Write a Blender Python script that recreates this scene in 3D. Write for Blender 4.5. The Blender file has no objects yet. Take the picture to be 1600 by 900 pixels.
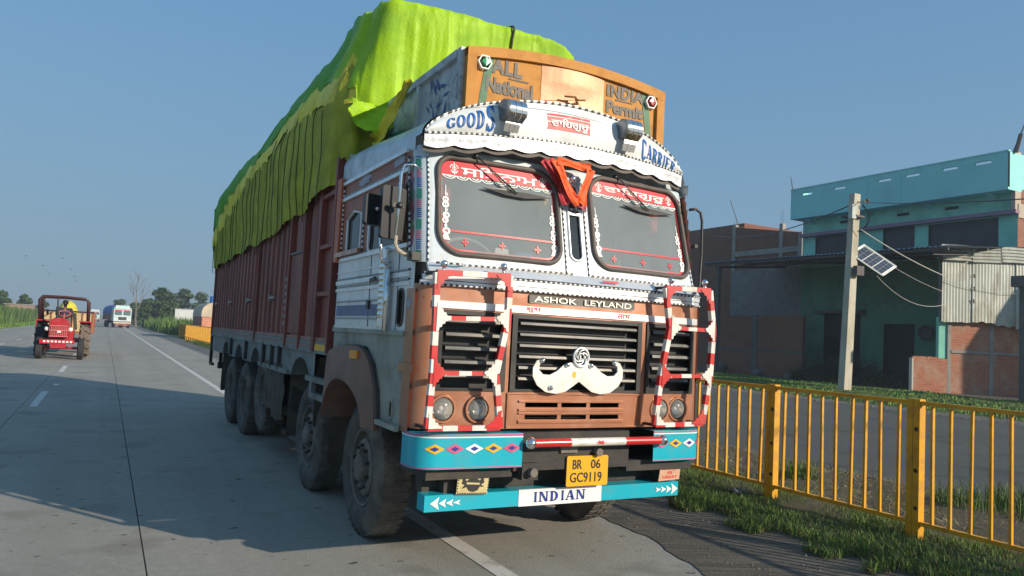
import bpy, bmesh, math, random
from mathutils import Vector, Matrix, noise
R = math.radians
random.seed(7)
SC = bpy.context.scene
COL = SC.collection

# ------------------------------------------------------------------ camera
cam_d = bpy.data.cameras.new('camera'); cam = bpy.data.objects.new('camera', cam_d); COL.objects.link(cam)
cam_d.sensor_fit = 'HORIZONTAL'; cam_d.sensor_width = 36.0; cam_d.lens = 36.0*1178.0/1600.0
cam_d.clip_start = 0.05; cam_d.clip_end = 6000
_X = Vector((0.879137, -0.075755, -0.470507)); _Y = Vector((-0.473779, -0.033, -0.880))
def _cam():
    f = 1178.0; s = .0515
    v1 = (165-800., 494-450.)
    t = (-f*f-(v1[0]**2+v1[1]**2))/(v1[0]+v1[1]*s)
    v2 = (v1[0]+t, v1[1]+t*s)
    d = lambda v: Vector((v[0], -v[1], -f)).normalized()
    Y = d(v1); X = d(v2); Z = X.cross(Y)
    return Matrix((X, Y, Z))
cam.matrix_world = Matrix.Translation((0, 0, 1.6)) @ _cam().to_4x4()
SC.camera = cam

# ------------------------------------------------------------------ light
SUN_EL = 20.5
SUN_AZ = (.56, -.83)          # horizontal direction towards the sun
w = bpy.data.worlds.new('World'); SC.world = w; w.use_nodes = True
nt = w.node_tree; bg = nt.nodes['Background']
sky = nt.nodes.new('ShaderNodeTexSky'); sky.sky_type = 'NISHITA'; sky.sun_disc = False
sky.sun_elevation = R(SUN_EL); sky.sun_rotation = math.atan2(SUN_AZ[0], SUN_AZ[1])
sky.altitude = 50; sky.air_density = 1.0; sky.dust_density = 1.0; sky.ozone_density = 3.0
SKY_STR = 0.10
# uniform cool tint, and a pale morning haze that thickens towards the horizon on every side
tn = nt.nodes.new('ShaderNodeMix'); tn.data_type = 'RGBA'; tn.blend_type = 'MULTIPLY'; tn.inputs[0].default_value = 1; tn.inputs[7].default_value = (.80, .98, 1.06, 1)
nt.links.new(sky.outputs[0], tn.inputs[6])
gc = nt.nodes.new('ShaderNodeTexCoord'); sx = nt.nodes.new('ShaderNodeSeparateXYZ'); nt.links.new(gc.outputs['Generated'], sx.inputs[0])
mrh = nt.nodes.new('ShaderNodeMapRange'); mrh.interpolation_type = 'SMOOTHSTEP'; mrh.inputs[1].default_value = -.02; mrh.inputs[2].default_value = .50; mrh.inputs[3].default_value = .95; mrh.inputs[4].default_value = .65
nt.links.new(sx.outputs[2], mrh.inputs[0])
mh = nt.nodes.new('ShaderNodeMix'); mh.data_type = 'RGBA'; nt.links.new(mrh.outputs[0], mh.inputs[0]); nt.links.new(tn.outputs[2], mh.inputs[6])
HZ = (.19, .28, .355); HT = (.140, .285, .455)      # haze colour low and high
mc = nt.nodes.new('ShaderNodeMix'); mc.data_type = 'RGBA'; mr3 = nt.nodes.new('ShaderNodeMapRange'); mr3.inputs[1].default_value = .02; mr3.inputs[2].default_value = .38; nt.links.new(sx.outputs[2], mr3.inputs[0]); nt.links.new(mr3.outputs[0], mc.inputs[0])
mc.inputs[6].default_value = (*[c/SKY_STR for c in HZ], 1); mc.inputs[7].default_value = (*[c/SKY_STR for c in HT], 1); nt.links.new(mc.outputs[2], mh.inputs[7])
nt.links.new(mh.outputs[2], bg.inputs[0]); bg.inputs[1].default_value = SKY_STR
sl = bpy.data.lights.new('sun', 'SUN'); sl.energy = 4.1; sl.angle = R(0.6); sl.color = (1.0, .87, .70)
so = bpy.data.objects.new('sun', sl); COL.objects.link(so)
ce = math.cos(R(SUN_EL)); sd = Vector((SUN_AZ[0]*ce, SUN_AZ[1]*ce, math.sin(R(SUN_EL))))
so.rotation_euler = sd.to_track_quat('Z', 'Y').to_euler()
SC.view_settings.view_transform = 'Standard'; SC.view_settings.look = 'None'
SC.view_settings.gamma = 1; SC.view_settings.exposure = 0.33; SC.view_settings.use_curve_mapping = False
SC.cycles.max_bounces = 6; SC.cycles.transparent_max_bounces = 12

# ------------------------------------------------------------------ materials
MATS = {}
def mat(name, col, rough=.55, metal=0., var=.18, scale=6., bump=0., bscale=None, coat=0., dirt=None, dscale=2.5, damt=.5, spec=.5, emit=0, stretch=None, det=4., chips=None, ridged=0):
    """principled material with noise-varied base colour, optional second (dirt) colour in patches, fine relief"""
    if name in MATS: return MATS[name]
    m = bpy.data.materials.new(name); m.use_nodes = True; n = m.node_tree; L = n.links.new
    b = n.nodes['Principled BSDF']
    tc = n.nodes.new('ShaderNodeTexCoord'); mp = n.nodes.new('ShaderNodeMapping'); L(tc.outputs['Object'], mp.inputs[0])
    if stretch: mp.inputs['Scale'].default_value = stretch
    nz = n.nodes.new('ShaderNodeTexNoise'); nz.inputs['Scale'].default_value = scale; nz.inputs['Detail'].default_value = det
    L(mp.outputs[0], nz.inputs['Vector'])
    mr = n.nodes.new('ShaderNodeMapRange'); mr.inputs[1].default_value = .3; mr.inputs[2].default_value = .7
    mr.inputs[3].default_value = 1-var; mr.inputs[4].default_value = 1+var; L(nz.outputs[0], mr.inputs[0])
    mx = n.nodes.new('ShaderNodeMix'); mx.data_type = 'RGBA'; mx.blend_type = 'MULTIPLY'; mx.inputs[0].default_value = 1
    mx.inputs[6].default_value = (*col, 1); L(mr.outputs[0], mx.inputs[7])
    out = mx.outputs[2]
    if dirt:
        n2 = n.nodes.new('ShaderNodeTexNoise'); n2.inputs['Scale'].default_value = dscale; n2.inputs['Detail'].default_value = 8; n2.inputs['Roughness'].default_value = .65
        L(mp.outputs[0], n2.inputs['Vector'])
        r2 = n.nodes.new('ShaderNodeMapRange'); r2.inputs[1].default_value = .48; r2.inputs[2].default_value = .68
        r2.inputs[3].default_value = 0; r2.inputs[4].default_value = damt; L(n2.outputs[0], r2.inputs[0])
        m2 = n.nodes.new('ShaderNodeMix'); m2.data_type = 'RGBA'; L(r2.outputs[0], m2.inputs[0]); L(out, m2.inputs[6]); m2.inputs[7].default_value = (*dirt, 1)
        out = m2.outputs[2]
        r3 = n.nodes.new('ShaderNodeMapRange'); r3.inputs[3].default_value = rough; r3.inputs[4].default_value = min(1, rough+.35); L(r2.outputs[0], r3.inputs[0]); L(r3.outputs[0], b.inputs['Roughness'])
    else: b.inputs['Roughness'].default_value = rough
    if chips:      # small worn-through spots and scratches of another colour
        n4 = n.nodes.new('ShaderNodeTexNoise'); n4.inputs['Scale'].default_value = chips[1]; n4.inputs['Detail'].default_value = 6; n4.inputs['Roughness'].default_value = .75; L(mp.outputs[0], n4.inputs['Vector'])
        r4 = n.nodes.new('ShaderNodeMapRange'); r4.inputs[1].default_value = chips[2]; r4.inputs[2].default_value = chips[2]+.03; r4.inputs[4].default_value = .85; L(n4.outputs[0], r4.inputs[0])
        m4 = n.nodes.new('ShaderNodeMix'); m4.data_type = 'RGBA'; L(r4.outputs[0], m4.inputs[0]); L(out, m4.inputs[6]); m4.inputs[7].default_value = (*chips[0], 1); out = m4.outputs[2]
    L(out, b.inputs['Base Color'])
    b.inputs['Metallic'].default_value = metal; b.inputs['Specular IOR Level'].default_value = spec
    if coat: b.inputs['Coat Weight'].default_value = coat; b.inputs['Coat Roughness'].default_value = .12
    if emit: b.inputs['Emission Color'].default_value = (*col, 1); b.inputs['Emission Strength'].default_value = emit
    if bump:
        n3 = n.nodes.new('ShaderNodeTexNoise'); n3.inputs['Scale'].default_value = bscale or scale*4; n3.inputs['Detail'].default_value = 5
        L(mp.outputs[0], n3.inputs['Vector'])
        bp = n.nodes.new('ShaderNodeBump'); bp.inputs['Strength'].default_value = min(1, bump); bp.inputs['Distance'].default_value = .02
        hgt = n3.outputs[0]
        if ridged:
            n5 = n.nodes.new('ShaderNodeTexNoise'); n5.noise_type = 'RIDGED_MULTIFRACTAL'; n5.inputs['Scale'].default_value = ridged; n5.inputs['Detail'].default_value = 4; L(mp.outputs[0], n5.inputs['Vector'])
            md = n.nodes.new('ShaderNodeMath'); md.operation = 'MULTIPLY_ADD'; md.inputs[1].default_value = .9; L(n5.outputs[0], md.inputs[0]); L(hgt, md.inputs[2]); hgt = md.outputs[0]
        L(hgt, bp.inputs['Height']); L(bp.outputs[0], b.inputs['Normal'])
    MATS[name] = m
    return m

def glass_mat(name, dust=(.25, .28, .30), dfac=.4, tint=.8):
    if name in MATS: return MATS[name]
    m = bpy.data.materials.new(name); m.use_nodes = True; n = m.node_tree; L = n.links.new
    for x in list(n.nodes):
        if x.type == 'BSDF_PRINCIPLED': n.nodes.remove(x)
    o = [x for x in n.nodes if x.type == 'OUTPUT_MATERIAL'][0]
    t = n.nodes.new('ShaderNodeBsdfTransparent'); t.inputs[0].default_value = (tint, tint, tint, 1)
    d = n.nodes.new('ShaderNodeBsdfDiffuse'); d.inputs[0].default_value = (*dust, 1)
    g = n.nodes.new('ShaderNodeBsdfGlossy'); g.inputs['Roughness'].default_value = .06
    nz = n.nodes.new('ShaderNodeTexNoise'); nz.inputs['Scale'].default_value = 3; tc = n.nodes.new('ShaderNodeTexCoord'); L(tc.outputs['Object'], nz.inputs['Vector'])
    mr = n.nodes.new('ShaderNodeMapRange'); mr.inputs[3].default_value = dfac*.8; mr.inputs[4].default_value = dfac*1.2; L(nz.outputs[0], mr.inputs[0])
    m1 = n.nodes.new('ShaderNodeMixShader'); L(mr.outputs[0], m1.inputs[0]); L(t.outputs[0], m1.inputs[1]); L(d.outputs[0], m1.inputs[2])
    f = n.nodes.new('ShaderNodeFresnel'); f.inputs[0].default_value = 1.55
    m2 = n.nodes.new('ShaderNodeMixShader'); L(f.outputs[0], m2.inputs[0]); L(m1.outputs[0], m2.inputs[1]); L(g.outputs[0], m2.inputs[2])
    L(m2.outputs[0], o.inputs[0]); MATS[name] = m
    return m

# paint and metal of the lorry
WHITE = mat('white_enamel', (.74, .78, .79), .33, 0, .06, 5, dirt=(.42, .38, .32), dscale=3, damt=.5, coat=.2, chips=((.25, .17, .12), 26, .67), bump=.16, bscale=3)
PALE = mat('pale_blue_white_enamel', (.55, .63, .68), .33, 0, .06, 5, dirt=(.38, .36, .33), dscale=3, damt=.45, coat=.2, chips=((.22, .16, .12), 26, .70))
COPPER = mat('copper_brown_paint', (.47, .205, .115), .30, .4, .10, 5, dirt=(.34, .21, .16), dscale=4, damt=.6, coat=.25, chips=((.14, .08, .06), 24, .66), bump=.2, bscale=2.2)
ALU = mat('polished_aluminium', (.80, .81, .82), .34, .55, .06, 6, bump=.12, bscale=7, dirt=(.45, .43, .4), dscale=5, damt=.25)
SILVER = mat('dull_aluminium', (.55, .59, .62), .38, .6, .12, 5, bump=.2, bscale=9, dirt=(.30, .28, .25), dscale=4, damt=.5)
CHROME = mat('chrome', (.80, .80, .80), .12, 1, .03, 5)
RED = mat('red_enamel', (.58, .02, .02), .36, 0, .10, 8, coat=.3, dirt=(.35, .08, .05), damt=.5, chips=((.16, .10, .08), 40, .68))
WBAR = mat('white_bar_enamel', (.74, .72, .66), .35, 0, .06, 8, dirt=(.35, .3, .24), dscale=6, damt=.6, chips=((.2, .14, .1), 40, .67))
BLACK = mat('black_paint', (.02, .02, .02), .4, 0, .2, 8, dirt=(.07, .06, .05), damt=.5)
DARK = mat('dark_chassis', (.035, .033, .03), .75, 0, .3, 5, dirt=(.10, .08, .06), damt=.7, bump=.3)
RUBBER = mat('window_rubber', (.10, .08, .07), .6, 0, .15, 20)
TYRE = mat('dusty_tyre', (.085, .078, .068), .9, 0, .2, 10, dirt=(.22, .195, .16), dscale=4, damt=.7, bump=.3, bscale=60)
RIMM = mat('dusty_rim', (.17, .15, .13), .7, .1, .2, 10, dirt=(.17, .14, .11), dscale=7, damt=.7, bump=.2)
ORANGE = mat('orange_red_paint', (.55, .12, .04), .45, 0, .12, 6, dirt=(.26, .13, .09), dscale=3, damt=.5)
SIDEOR = mat('faded_orange_side_paint', (.36, .12, .07), .5, 0, .12, 6, dirt=(.26, .20, .20), dscale=3, damt=.4)
SIGNOR = mat('amber_sign_paint', (.56, .25, .045), .6, 0, .12, 5, dirt=(.38, .19, .08), dscale=5, damt=.8, spec=.25, chips=((.30, .24, .18), 20, .66))
SIGNCU = mat('copper_sheet', (.56, .26, .15), .5, .35, .08, 4, bump=.3, bscale=6)
SIGNGR = mat('sign_letter_grey', (.13, .115, .10), .6, 0, .25, 30)
MAROON = mat('maroon_body_paint', (.24, .062, .045), .55, 0, .22, 4, dirt=(.12, .075, .06), dscale=2.2, damt=.55, stretch=(1, 1, .35), bump=.15)
GREYG = mat('grey_green_body_paint', (.30, .32, .27), .55, 0, .14, 4, dirt=(.16, .13, .10), dscale=2.5, damt=.65, bump=.1)
SKIRT = mat('grey_skirt_paint', (.20, .22, .21), .6, 0, .18, 4, dirt=(.13, .10, .08), dscale=3, damt=.7, bump=.1)
CYAN = mat('turquoise_enamel', (.008, .42, .54), .3, 0, .08, 5, coat=.3, dirt=(.05, .22, .25), dscale=5, damt=.6, chips=((.10, .09, .08), 30, .66), bump=.25, bscale=3)
BLUE = mat('letter_blue', (.012, .12, .42), .35, 0, .08, 9)
NAVY = mat('letter_navy', (.015, .04, .26), .4, 0, .1, 9)
LWHITE = mat('sticker_white', (.80, .80, .78), .5, 0, .04, 9)
LRED = mat('sticker_red', (.60, .015, .03), .4, 0, .06, 9)
PINK = mat('sticker_pink', (.62, .10, .22), .4, 0, .06, 9)
GREEN = mat('sticker_green', (.05, .33, .22), .4, 0, .1, 9)
YEL = mat('sticker_yellow', (.80, .45, .02), .4, 0, .06, 9)
PLATEY = mat('number_plate_yellow', (.80, .40, .01), .4, 0, .06, 9)
LBLACK = mat('letter_black', (.02, .018, .018), .5, 0, .1, 9)
DKRED = mat('letter_dark_red', (.20, .02, .01), .5, 0, .1, 9)
PLATEC = mat('cream_plate', (.55, .46, .22), .5, 0, .15, 20)
SALMON = mat('salmon_plate', (.60, .35, .22), .5, 0, .15, 20)
GLASS = glass_mat('windscreen_glass', (.46, .52, .53), .42, .92)
SGLASS = glass_mat('side_glass', (.12, .16, .18), .22, .75)
LENS = glass_mat('headlight_lens', (.55, .55, .5), .3, .95)
REFL = mat('lamp_reflector', (.75, .73, .68), .18, 1, .05, 8)
AMBER = mat('amber_lens', (.75, .22, .02), .2, 0, .05, 8, coat=.6)
LGREEN = mat('green_lens', (.01, .30, .12), .2, 0, .05, 8, coat=.6)
LCRIM = mat('red_lens', (.45, .01, .02), .2, 0, .05, 8, coat=.6)
INTER = mat('cab_interior_grey', (.40, .45, .47), .8, 0, .15, 4)
INTERD = mat('cab_interior_dark', (.12, .10, .09), .7, 0, .2, 6)
STRIPB = mat('side_stripe_blue', (.14, .17, .30), .5, 0, .12, 9, dirt=(.22, .23, .26), damt=.5)
BLOTCH = mat('painted_motif_lilac', (.36, .38, .46), .5, 0, .12, 20, dirt=(.30, .2, .18), dscale=12, damt=.6)
OLIVE = mat('olive_tarpaulin', (.40, .41, .03), .75, 0, .2, 5, dirt=(.22, .24, .04), dscale=2.4, damt=.8, bump=.5, bscale=22, ridged=3.5)
def tarp_mat():
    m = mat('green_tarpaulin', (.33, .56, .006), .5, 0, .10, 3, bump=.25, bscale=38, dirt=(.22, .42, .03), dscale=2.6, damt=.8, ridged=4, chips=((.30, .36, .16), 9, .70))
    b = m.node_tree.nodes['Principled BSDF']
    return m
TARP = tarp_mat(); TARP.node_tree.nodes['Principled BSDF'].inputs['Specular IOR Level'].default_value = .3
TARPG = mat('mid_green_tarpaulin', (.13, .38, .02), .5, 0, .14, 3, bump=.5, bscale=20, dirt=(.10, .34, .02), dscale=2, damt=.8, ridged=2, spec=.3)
TARPY = mat('yellow_tarpaulin', (.85, .72, .05), .5, 0, .12, 5, dirt=(.30, .22, .03), dscale=3, damt=.5, bump=.4, bscale=20)
ROPE = mat('dark_rope', (.075, .075, .035), .9, 0, .3, 30)
STEELP = mat('yellow_fence_paint', (.70, .35, .015), .45, 0, .1, 8, dirt=(.34, .15, .03), dscale=5, damt=.7, coat=.1, chips=((.12, .05, .025), 30, .66))

# ------------------------------------------------------------------ mesh helpers
S0 = Vector((0, 0, 1.6)); SK = [.945]
XF = [False]
def S(p):
    p = Vector(p)
    return S0+(p-S0)*SK[0] if XF[0] else p
class MB:
    def __init__(s): s.v = []; s.f = []; s.m = []; s.mi = 0
    def add(s, vs, fs, mi=None):
        o = len(s.v); s.v += [tuple(v) for v in vs]; s.f += [tuple(i+o for i in f) for f in fs]
        s.m += [s.mi if mi is None else mi]*len(fs); return s
    def box(s, a, b, mi=None, M=None):
        x0, y0, z0 = a; x1, y1, z1 = b
        vs = [(x0,y0,z0),(x1,y0,z0),(x1,y1,z0),(x0,y1,z0),(x0,y0,z1),(x1,y0,z1),(x1,y1,z1),(x0,y1,z1)]
        if M is not None: vs = [M @ Vector(v) for v in vs]
        return s.add(vs, [(0,3,2,1),(4,5,6,7),(0,1,5,4),(1,2,6,5),(2,3,7,6),(3,0,4,7)], mi)
    def bar(s, p, q, w, h=None, mi=None, up=(0,0,1)):
        p = Vector(p); q = Vector(q); h = h or w; d = (q-p); L = d.length; d.normalize()
        u = Vector(up); a = d.cross(u)
        if a.length < 1e-4: a = d.cross(Vector((1,0,0)))
        a.normalize(); c = a.cross(d)
        M = Matrix((( a.x, d.x, c.x, p.x),(a.y, d.y, c.y, p.y),(a.z, d.z, c.z, p.z),(0,0,0,1)))
        return s.box((-w/2, 0, -h/2), (w/2, L, h/2), mi, M)
    def tube(s, pts, r, n=8, mi=None, closed=False, cap=True):
        pts = [Vector(p) for p in pts]; N = len(pts); rr = r if isinstance(r, (list, tuple)) else [r]*N
        vs = []; prev = None
        for i, p in enumerate(pts):
            if closed: d = pts[(i+1) % N]-pts[i-1]
            else: d = pts[min(i+1, N-1)]-pts[max(i-1, 0)]
            d.normalize()
            if prev is None:
                a = d.cross(Vector((0,0,1)))
                if a.length < .05: a = d.cross(Vector((0,1,0)))
            else: a = prev-d*prev.dot(d)
            a.normalize(); prev = a; b = d.cross(a)
            for k in range(n):
                t = 2*math.pi*k/n; vs.append(p+a*math.cos(t)*rr[i]+b*math.sin(t)*rr[i])
        fs = []
        for i in range(N if closed else N-1):
            j = (i+1) % N
            for k in range(n): fs.append((i*n+k, i*n+(k+1) % n, j*n+(k+1) % n, j*n+k))
        if cap and not closed: fs.append(tuple(range(n-1, -1, -1))); fs.append(tuple((N-1)*n+k for k in range(n)))
        return s.add(vs, fs, mi)
    def lathe(s, prof, c, axis='x', n=32, mi=None):
        """prof: (along, radius) list, revolved about axis through c"""
        c = Vector(c); vs = []
        for (t, r) in prof:
            for k in range(n):
                a = 2*math.pi*k/n; ca, sa = r*math.cos(a), r*math.sin(a)
                vs.append(c+Vector({'x': (t, ca, sa), 'y': (ca, t, sa), 'z': (ca, sa, t)}[axis]))
        fs = []
        for i in range(len(prof)-1):
            for k in range(n): fs.append((i*n+k, i*n+(k+1) % n, (i+1)*n+(k+1) % n, (i+1)*n+k))
        return s.add(vs, fs, mi)
    def sphere(s, c, r, n=12, mi=None, sc=(1,1,1)):
        c = Vector(c); vs = []; m = n//2
        for i in range(m+1):
            th = math.pi*i/m
            for k in range(n):
                a = 2*math.pi*k/n
                vs.append(c+Vector((r*sc[0]*math.sin(th)*math.cos(a), r*sc[1]*math.sin(th)*math.sin(a), r*sc[2]*math.cos(th))))
        fs = [(i*n+k, (i+1)*n+k, (i+1)*n+(k+1) % n, i*n+(k+1) % n) for i in range(m) for k in range(n)]
        return s.add(vs, fs, mi)
    def grid(s, fn, us, vs_, mi=None, hole=None, thick=None):
        us = list(us); vv = list(vs_); P = [[Vector(fn(u, v)) for v in vv] for u in us]; nv = len(vv)
        fs = []
        for i in range(len(us)-1):
            for j in range(nv-1):
                if hole and hole((us[i]+us[i+1])/2, (vv[j]+vv[j+1])/2): continue
                fs.append((i*nv+j, (i+1)*nv+j, (i+1)*nv+j+1, i*nv+j+1))
        return s.add([p for r in P for p in r], fs, mi)
    def poly(s, pts2, fn, t=0, mi=None, nrm=None):
        """flat polygon given as (u,v) list mapped by fn(u,v,depth); t = thickness"""
        n = len(pts2)
        a = [fn(u, v, t) for u, v in pts2]; fs = []
        tri = _tri(pts2)
        if not t: return s.add(a, tri, mi)
        b = [fn(u, v, 0) for u, v in pts2]
        fs = tri+[tuple(i+n for i in reversed(f)) for f in tri]+[(i, i+n, (i+1) % n+n, (i+1) % n) for i in range(n)]
        return s.add(a+b, fs, mi)
    def build(s, name, mats, parent=None, smooth=False, angle=None, fix=False):
        me = bpy.data.meshes.new(name)
        off = Vector((0, 0, 0)); p = parent
        while p is not None: off += p.location; p = p.parent
        vv = [S(v)-off for v in s.v]
        me.from_pydata(vv, [], s.f)
        if not isinstance(mats, (list, tuple)): mats = [mats]
        for m in mats: me.materials.append(m)
        if len(mats) > 1: me.polygons.foreach_set('material_index', s.m)
        if smooth: me.polygons.foreach_set('use_smooth', [True]*len(me.polygons))
        if fix or angle:
            bm = bmesh.new(); bm.from_mesh(me)
            if fix: bmesh.ops.recalc_face_normals(bm, faces=bm.faces)
            if angle:
                for e in bm.edges:
                    if len(e.link_faces) == 2 and e.calc_face_angle(0) > R(angle): e.smooth = False
            bm.to_mesh(me); bm.free()
        me.update()
        o = bpy.data.objects.new(name, me); COL.objects.link(o); o.parent = parent
        return o
def _tri(pts):
    from mathutils.geometry import tessellate_polygon
    return [tuple(t) for t in tessellate_polygon([[Vector((p[0], p[1], 0)) for p in pts]])]
def tag(o, label=None, cat=None, group=None, kind=None):
    if label: o['label'] = label
    if cat: o['category'] = cat
    if group: o['group'] = group
    if kind: o['kind'] = kind
    return o
def empty(name, loc, label=None, cat=None, group=None):
    o = bpy.data.objects.new(name, None); COL.objects.link(o); o.location = loc; o.empty_display_size = .2
    return tag(o, label, cat, group)
def copy_tree(o, parent=None):
    c = o.copy(); COL.objects.link(c); c.parent = parent
    for ch in o.children: copy_tree(ch, c)
    return c
def frange(a, b, n): return [a+(b-a)*i/(n) for i in range(n+1)]
def smst(a, b, x):
    t = max(0, min(1, (x-a)/(b-a))); return t*t*(3-2*t)
def nz(x, y=0, z=0): return noise.noise(Vector((x, y, z)))

_dg = None
def glyphs(body, offset=0.0, shear=0.0, space=1.0):
    """2-D mesh of a text, normalised so that x runs 0..1 over its width and y 0..1 over its height"""
    c = bpy.data.curves.new('lettering_source', 'FONT'); c.body = body; c.offset = offset; c.shear = shear; c.space_character = space
    c.resolution_u = 3
    o = bpy.data.objects.new('lettering_source', c); COL.objects.link(o)
    dg = bpy.context.evaluated_depsgraph_get(); me = bpy.data.meshes.new_from_object(o.evaluated_get(dg))
    vs = [v.co.copy() for v in me.vertices]; fs = [tuple(p.vertices) for p in me.polygons]
    bpy.data.objects.remove(o); bpy.data.curves.remove(c); bpy.data.meshes.remove(me)
    if not vs: return [], [], 1
    x0 = min(v.x for v in vs); x1 = max(v.x for v in vs); y0 = min(v.y for v in vs); y1 = max(v.y for v in vs)
    return [((v.x-x0)/(x1-x0), (v.y-y0)/(y1-y0)) for v in vs], fs, (x1-x0)/(y1-y0)
def lettering(name, body, fn, m, parent, offset=0.0, shear=0.0, space=1.0, label=None):
    vs, fs, ar = glyphs(body, offset, shear, space)
    b = MB(); b.add([fn(u, v) for u, v in vs], fs); o = b.build(name, m, parent)
    if label: o['label'] = label
    return o

# serif alphabet drawn as strokes for the painted words
def serif_word(word, fn, heights=None):
    """returns MB with bold slab letters; fn(u,v) maps the 0..1 x 0..1 strip"""
    b = MB(); n = len(word); wid = {'I': .55}
    tot = sum(wid.get(c, 1) for c in word); x = 0
    def ring(cx, cy, rx, ry, tx, ty, a0=0, a1=360):
        st = 20; o = []; i_ = []
        for k in range(st+1):
            a = R(a0+(a1-a0)*k/st); o.append((cx+rx*math.cos(a), cy+ry*math.sin(a))); i_.append((cx+(rx-tx)*math.cos(a), cy+(ry-ty)*math.sin(a)))
        return [[o[k], o[k+1], i_[k+1], i_[k]] for k in range(st)]
    def rect(a, b_, c, d): return [[(a, b_), (c, b_), (c, d), (a, d)]]
    def stem(x0, x1, y0=0, y1=1): # stem with slab serifs
        e = .09
        return rect(x0, y0, x1, y1)+(rect(x0-e, 0, x1+e, .09) if y0 == 0 else [])+(rect(x0-e, .91, x1+e, 1) if y1 == 1 else [])
    G = {'I': lambda: stem(.33, .67), 'D': lambda: stem(.14, .36)+ring(.38, .5, .50, .5, .26, .10, -90, 90)+rect(.3, 0, .4, .1)+rect(.3, .9, .4, 1),
         'O': lambda: ring(.5, .5, .46, .5, .25, .10), 'C': lambda: ring(.52, .5, .46, .5, .25, .10, 40, 320)+rect(.80, .66, .90, .95),
         'G': lambda: ring(.52, .5, .46, .5, .25, .10, 40, 330)+rect(.70, .10, .92, .45)+rect(.58, .38, 1.0, .46)+rect(.80, .66, .90, .95),
         'S': lambda: ring(.5, .73, .40, .27, .22, .09, 20, 270)+ring(.5, .27, .43, .27, .24, .09, -160, 90)+rect(.80, .70, .90, .98)+rect(.08, .02, .18, .3),
         'A': lambda: [[(.04, .0), (.14, .0), (.52, 1), (.42, 1)], [(.62, 0), (.90, 0), (.62, 1), (.40, 1)], [(.2, .28), (.75, .28), (.75, .37), (.22, .37)]]+rect(-.02, 0, .26, .08)+rect(.54, 0, .98, .08),
         'R': lambda: stem(.12, .36)+ring(.40, .73, .44, .27, .24, .09, -90, 90)+[[(.38, .48), (.58, .48), (1.0, 0), (.72, 0)]]+rect(.3, .91, .42, 1)+rect(.3, .46, .42, .55),
         'E': lambda: stem(.12, .38)+rect(.3, .91, .86, 1)+rect(.3, 0, .90, .09)+rect(.3, .46, .66, .55)+rect(.78, .75, .86, 1)+rect(.82, 0, .9, .25),
         'N': lambda: rect(.10, 0, .22, 1)+rect(.76, 0, .88, 1)+[[(.10, 1), (.34, 1), (.88, 0), (.66, 0)]]+rect(.0, 0, .34, .08)+rect(.64, .92, 1.0, 1)+rect(.0, .92, .2, 1)}
    for ci, c in enumerate(word):
        wd = wid.get(c, 1)/tot
        h0, h1 = heights[ci] if heights else (0, 1)
        for q in G[c]():
            N = 5; A, B_, C_, D_ = q
            for k in range(N):     # split along the long side so that the paint follows a curved panel
                if math.hypot(B_[0]-A[0], B_[1]-A[1]) > math.hypot(C_[0]-B_[0], C_[1]-B_[1]): P0, P1, P2, P3 = A, B_, C_, D_
                else: P0, P1, P2, P3 = B_, C_, D_, A
                l = lambda a, c_, t: (a[0]+(c_[0]-a[0])*t, a[1]+(c_[1]-a[1])*t)
                qq = [l(P0, P1, k/N), l(P0, P1, (k+1)/N), l(P3, P2, (k+1)/N), l(P3, P2, k/N)]
                b.add([fn(x+u*wd*.94, h0+(h1-h0)*v) for u, v in qq], [(0, 1, 2, 3)])
        x += wd
    return b

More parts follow.
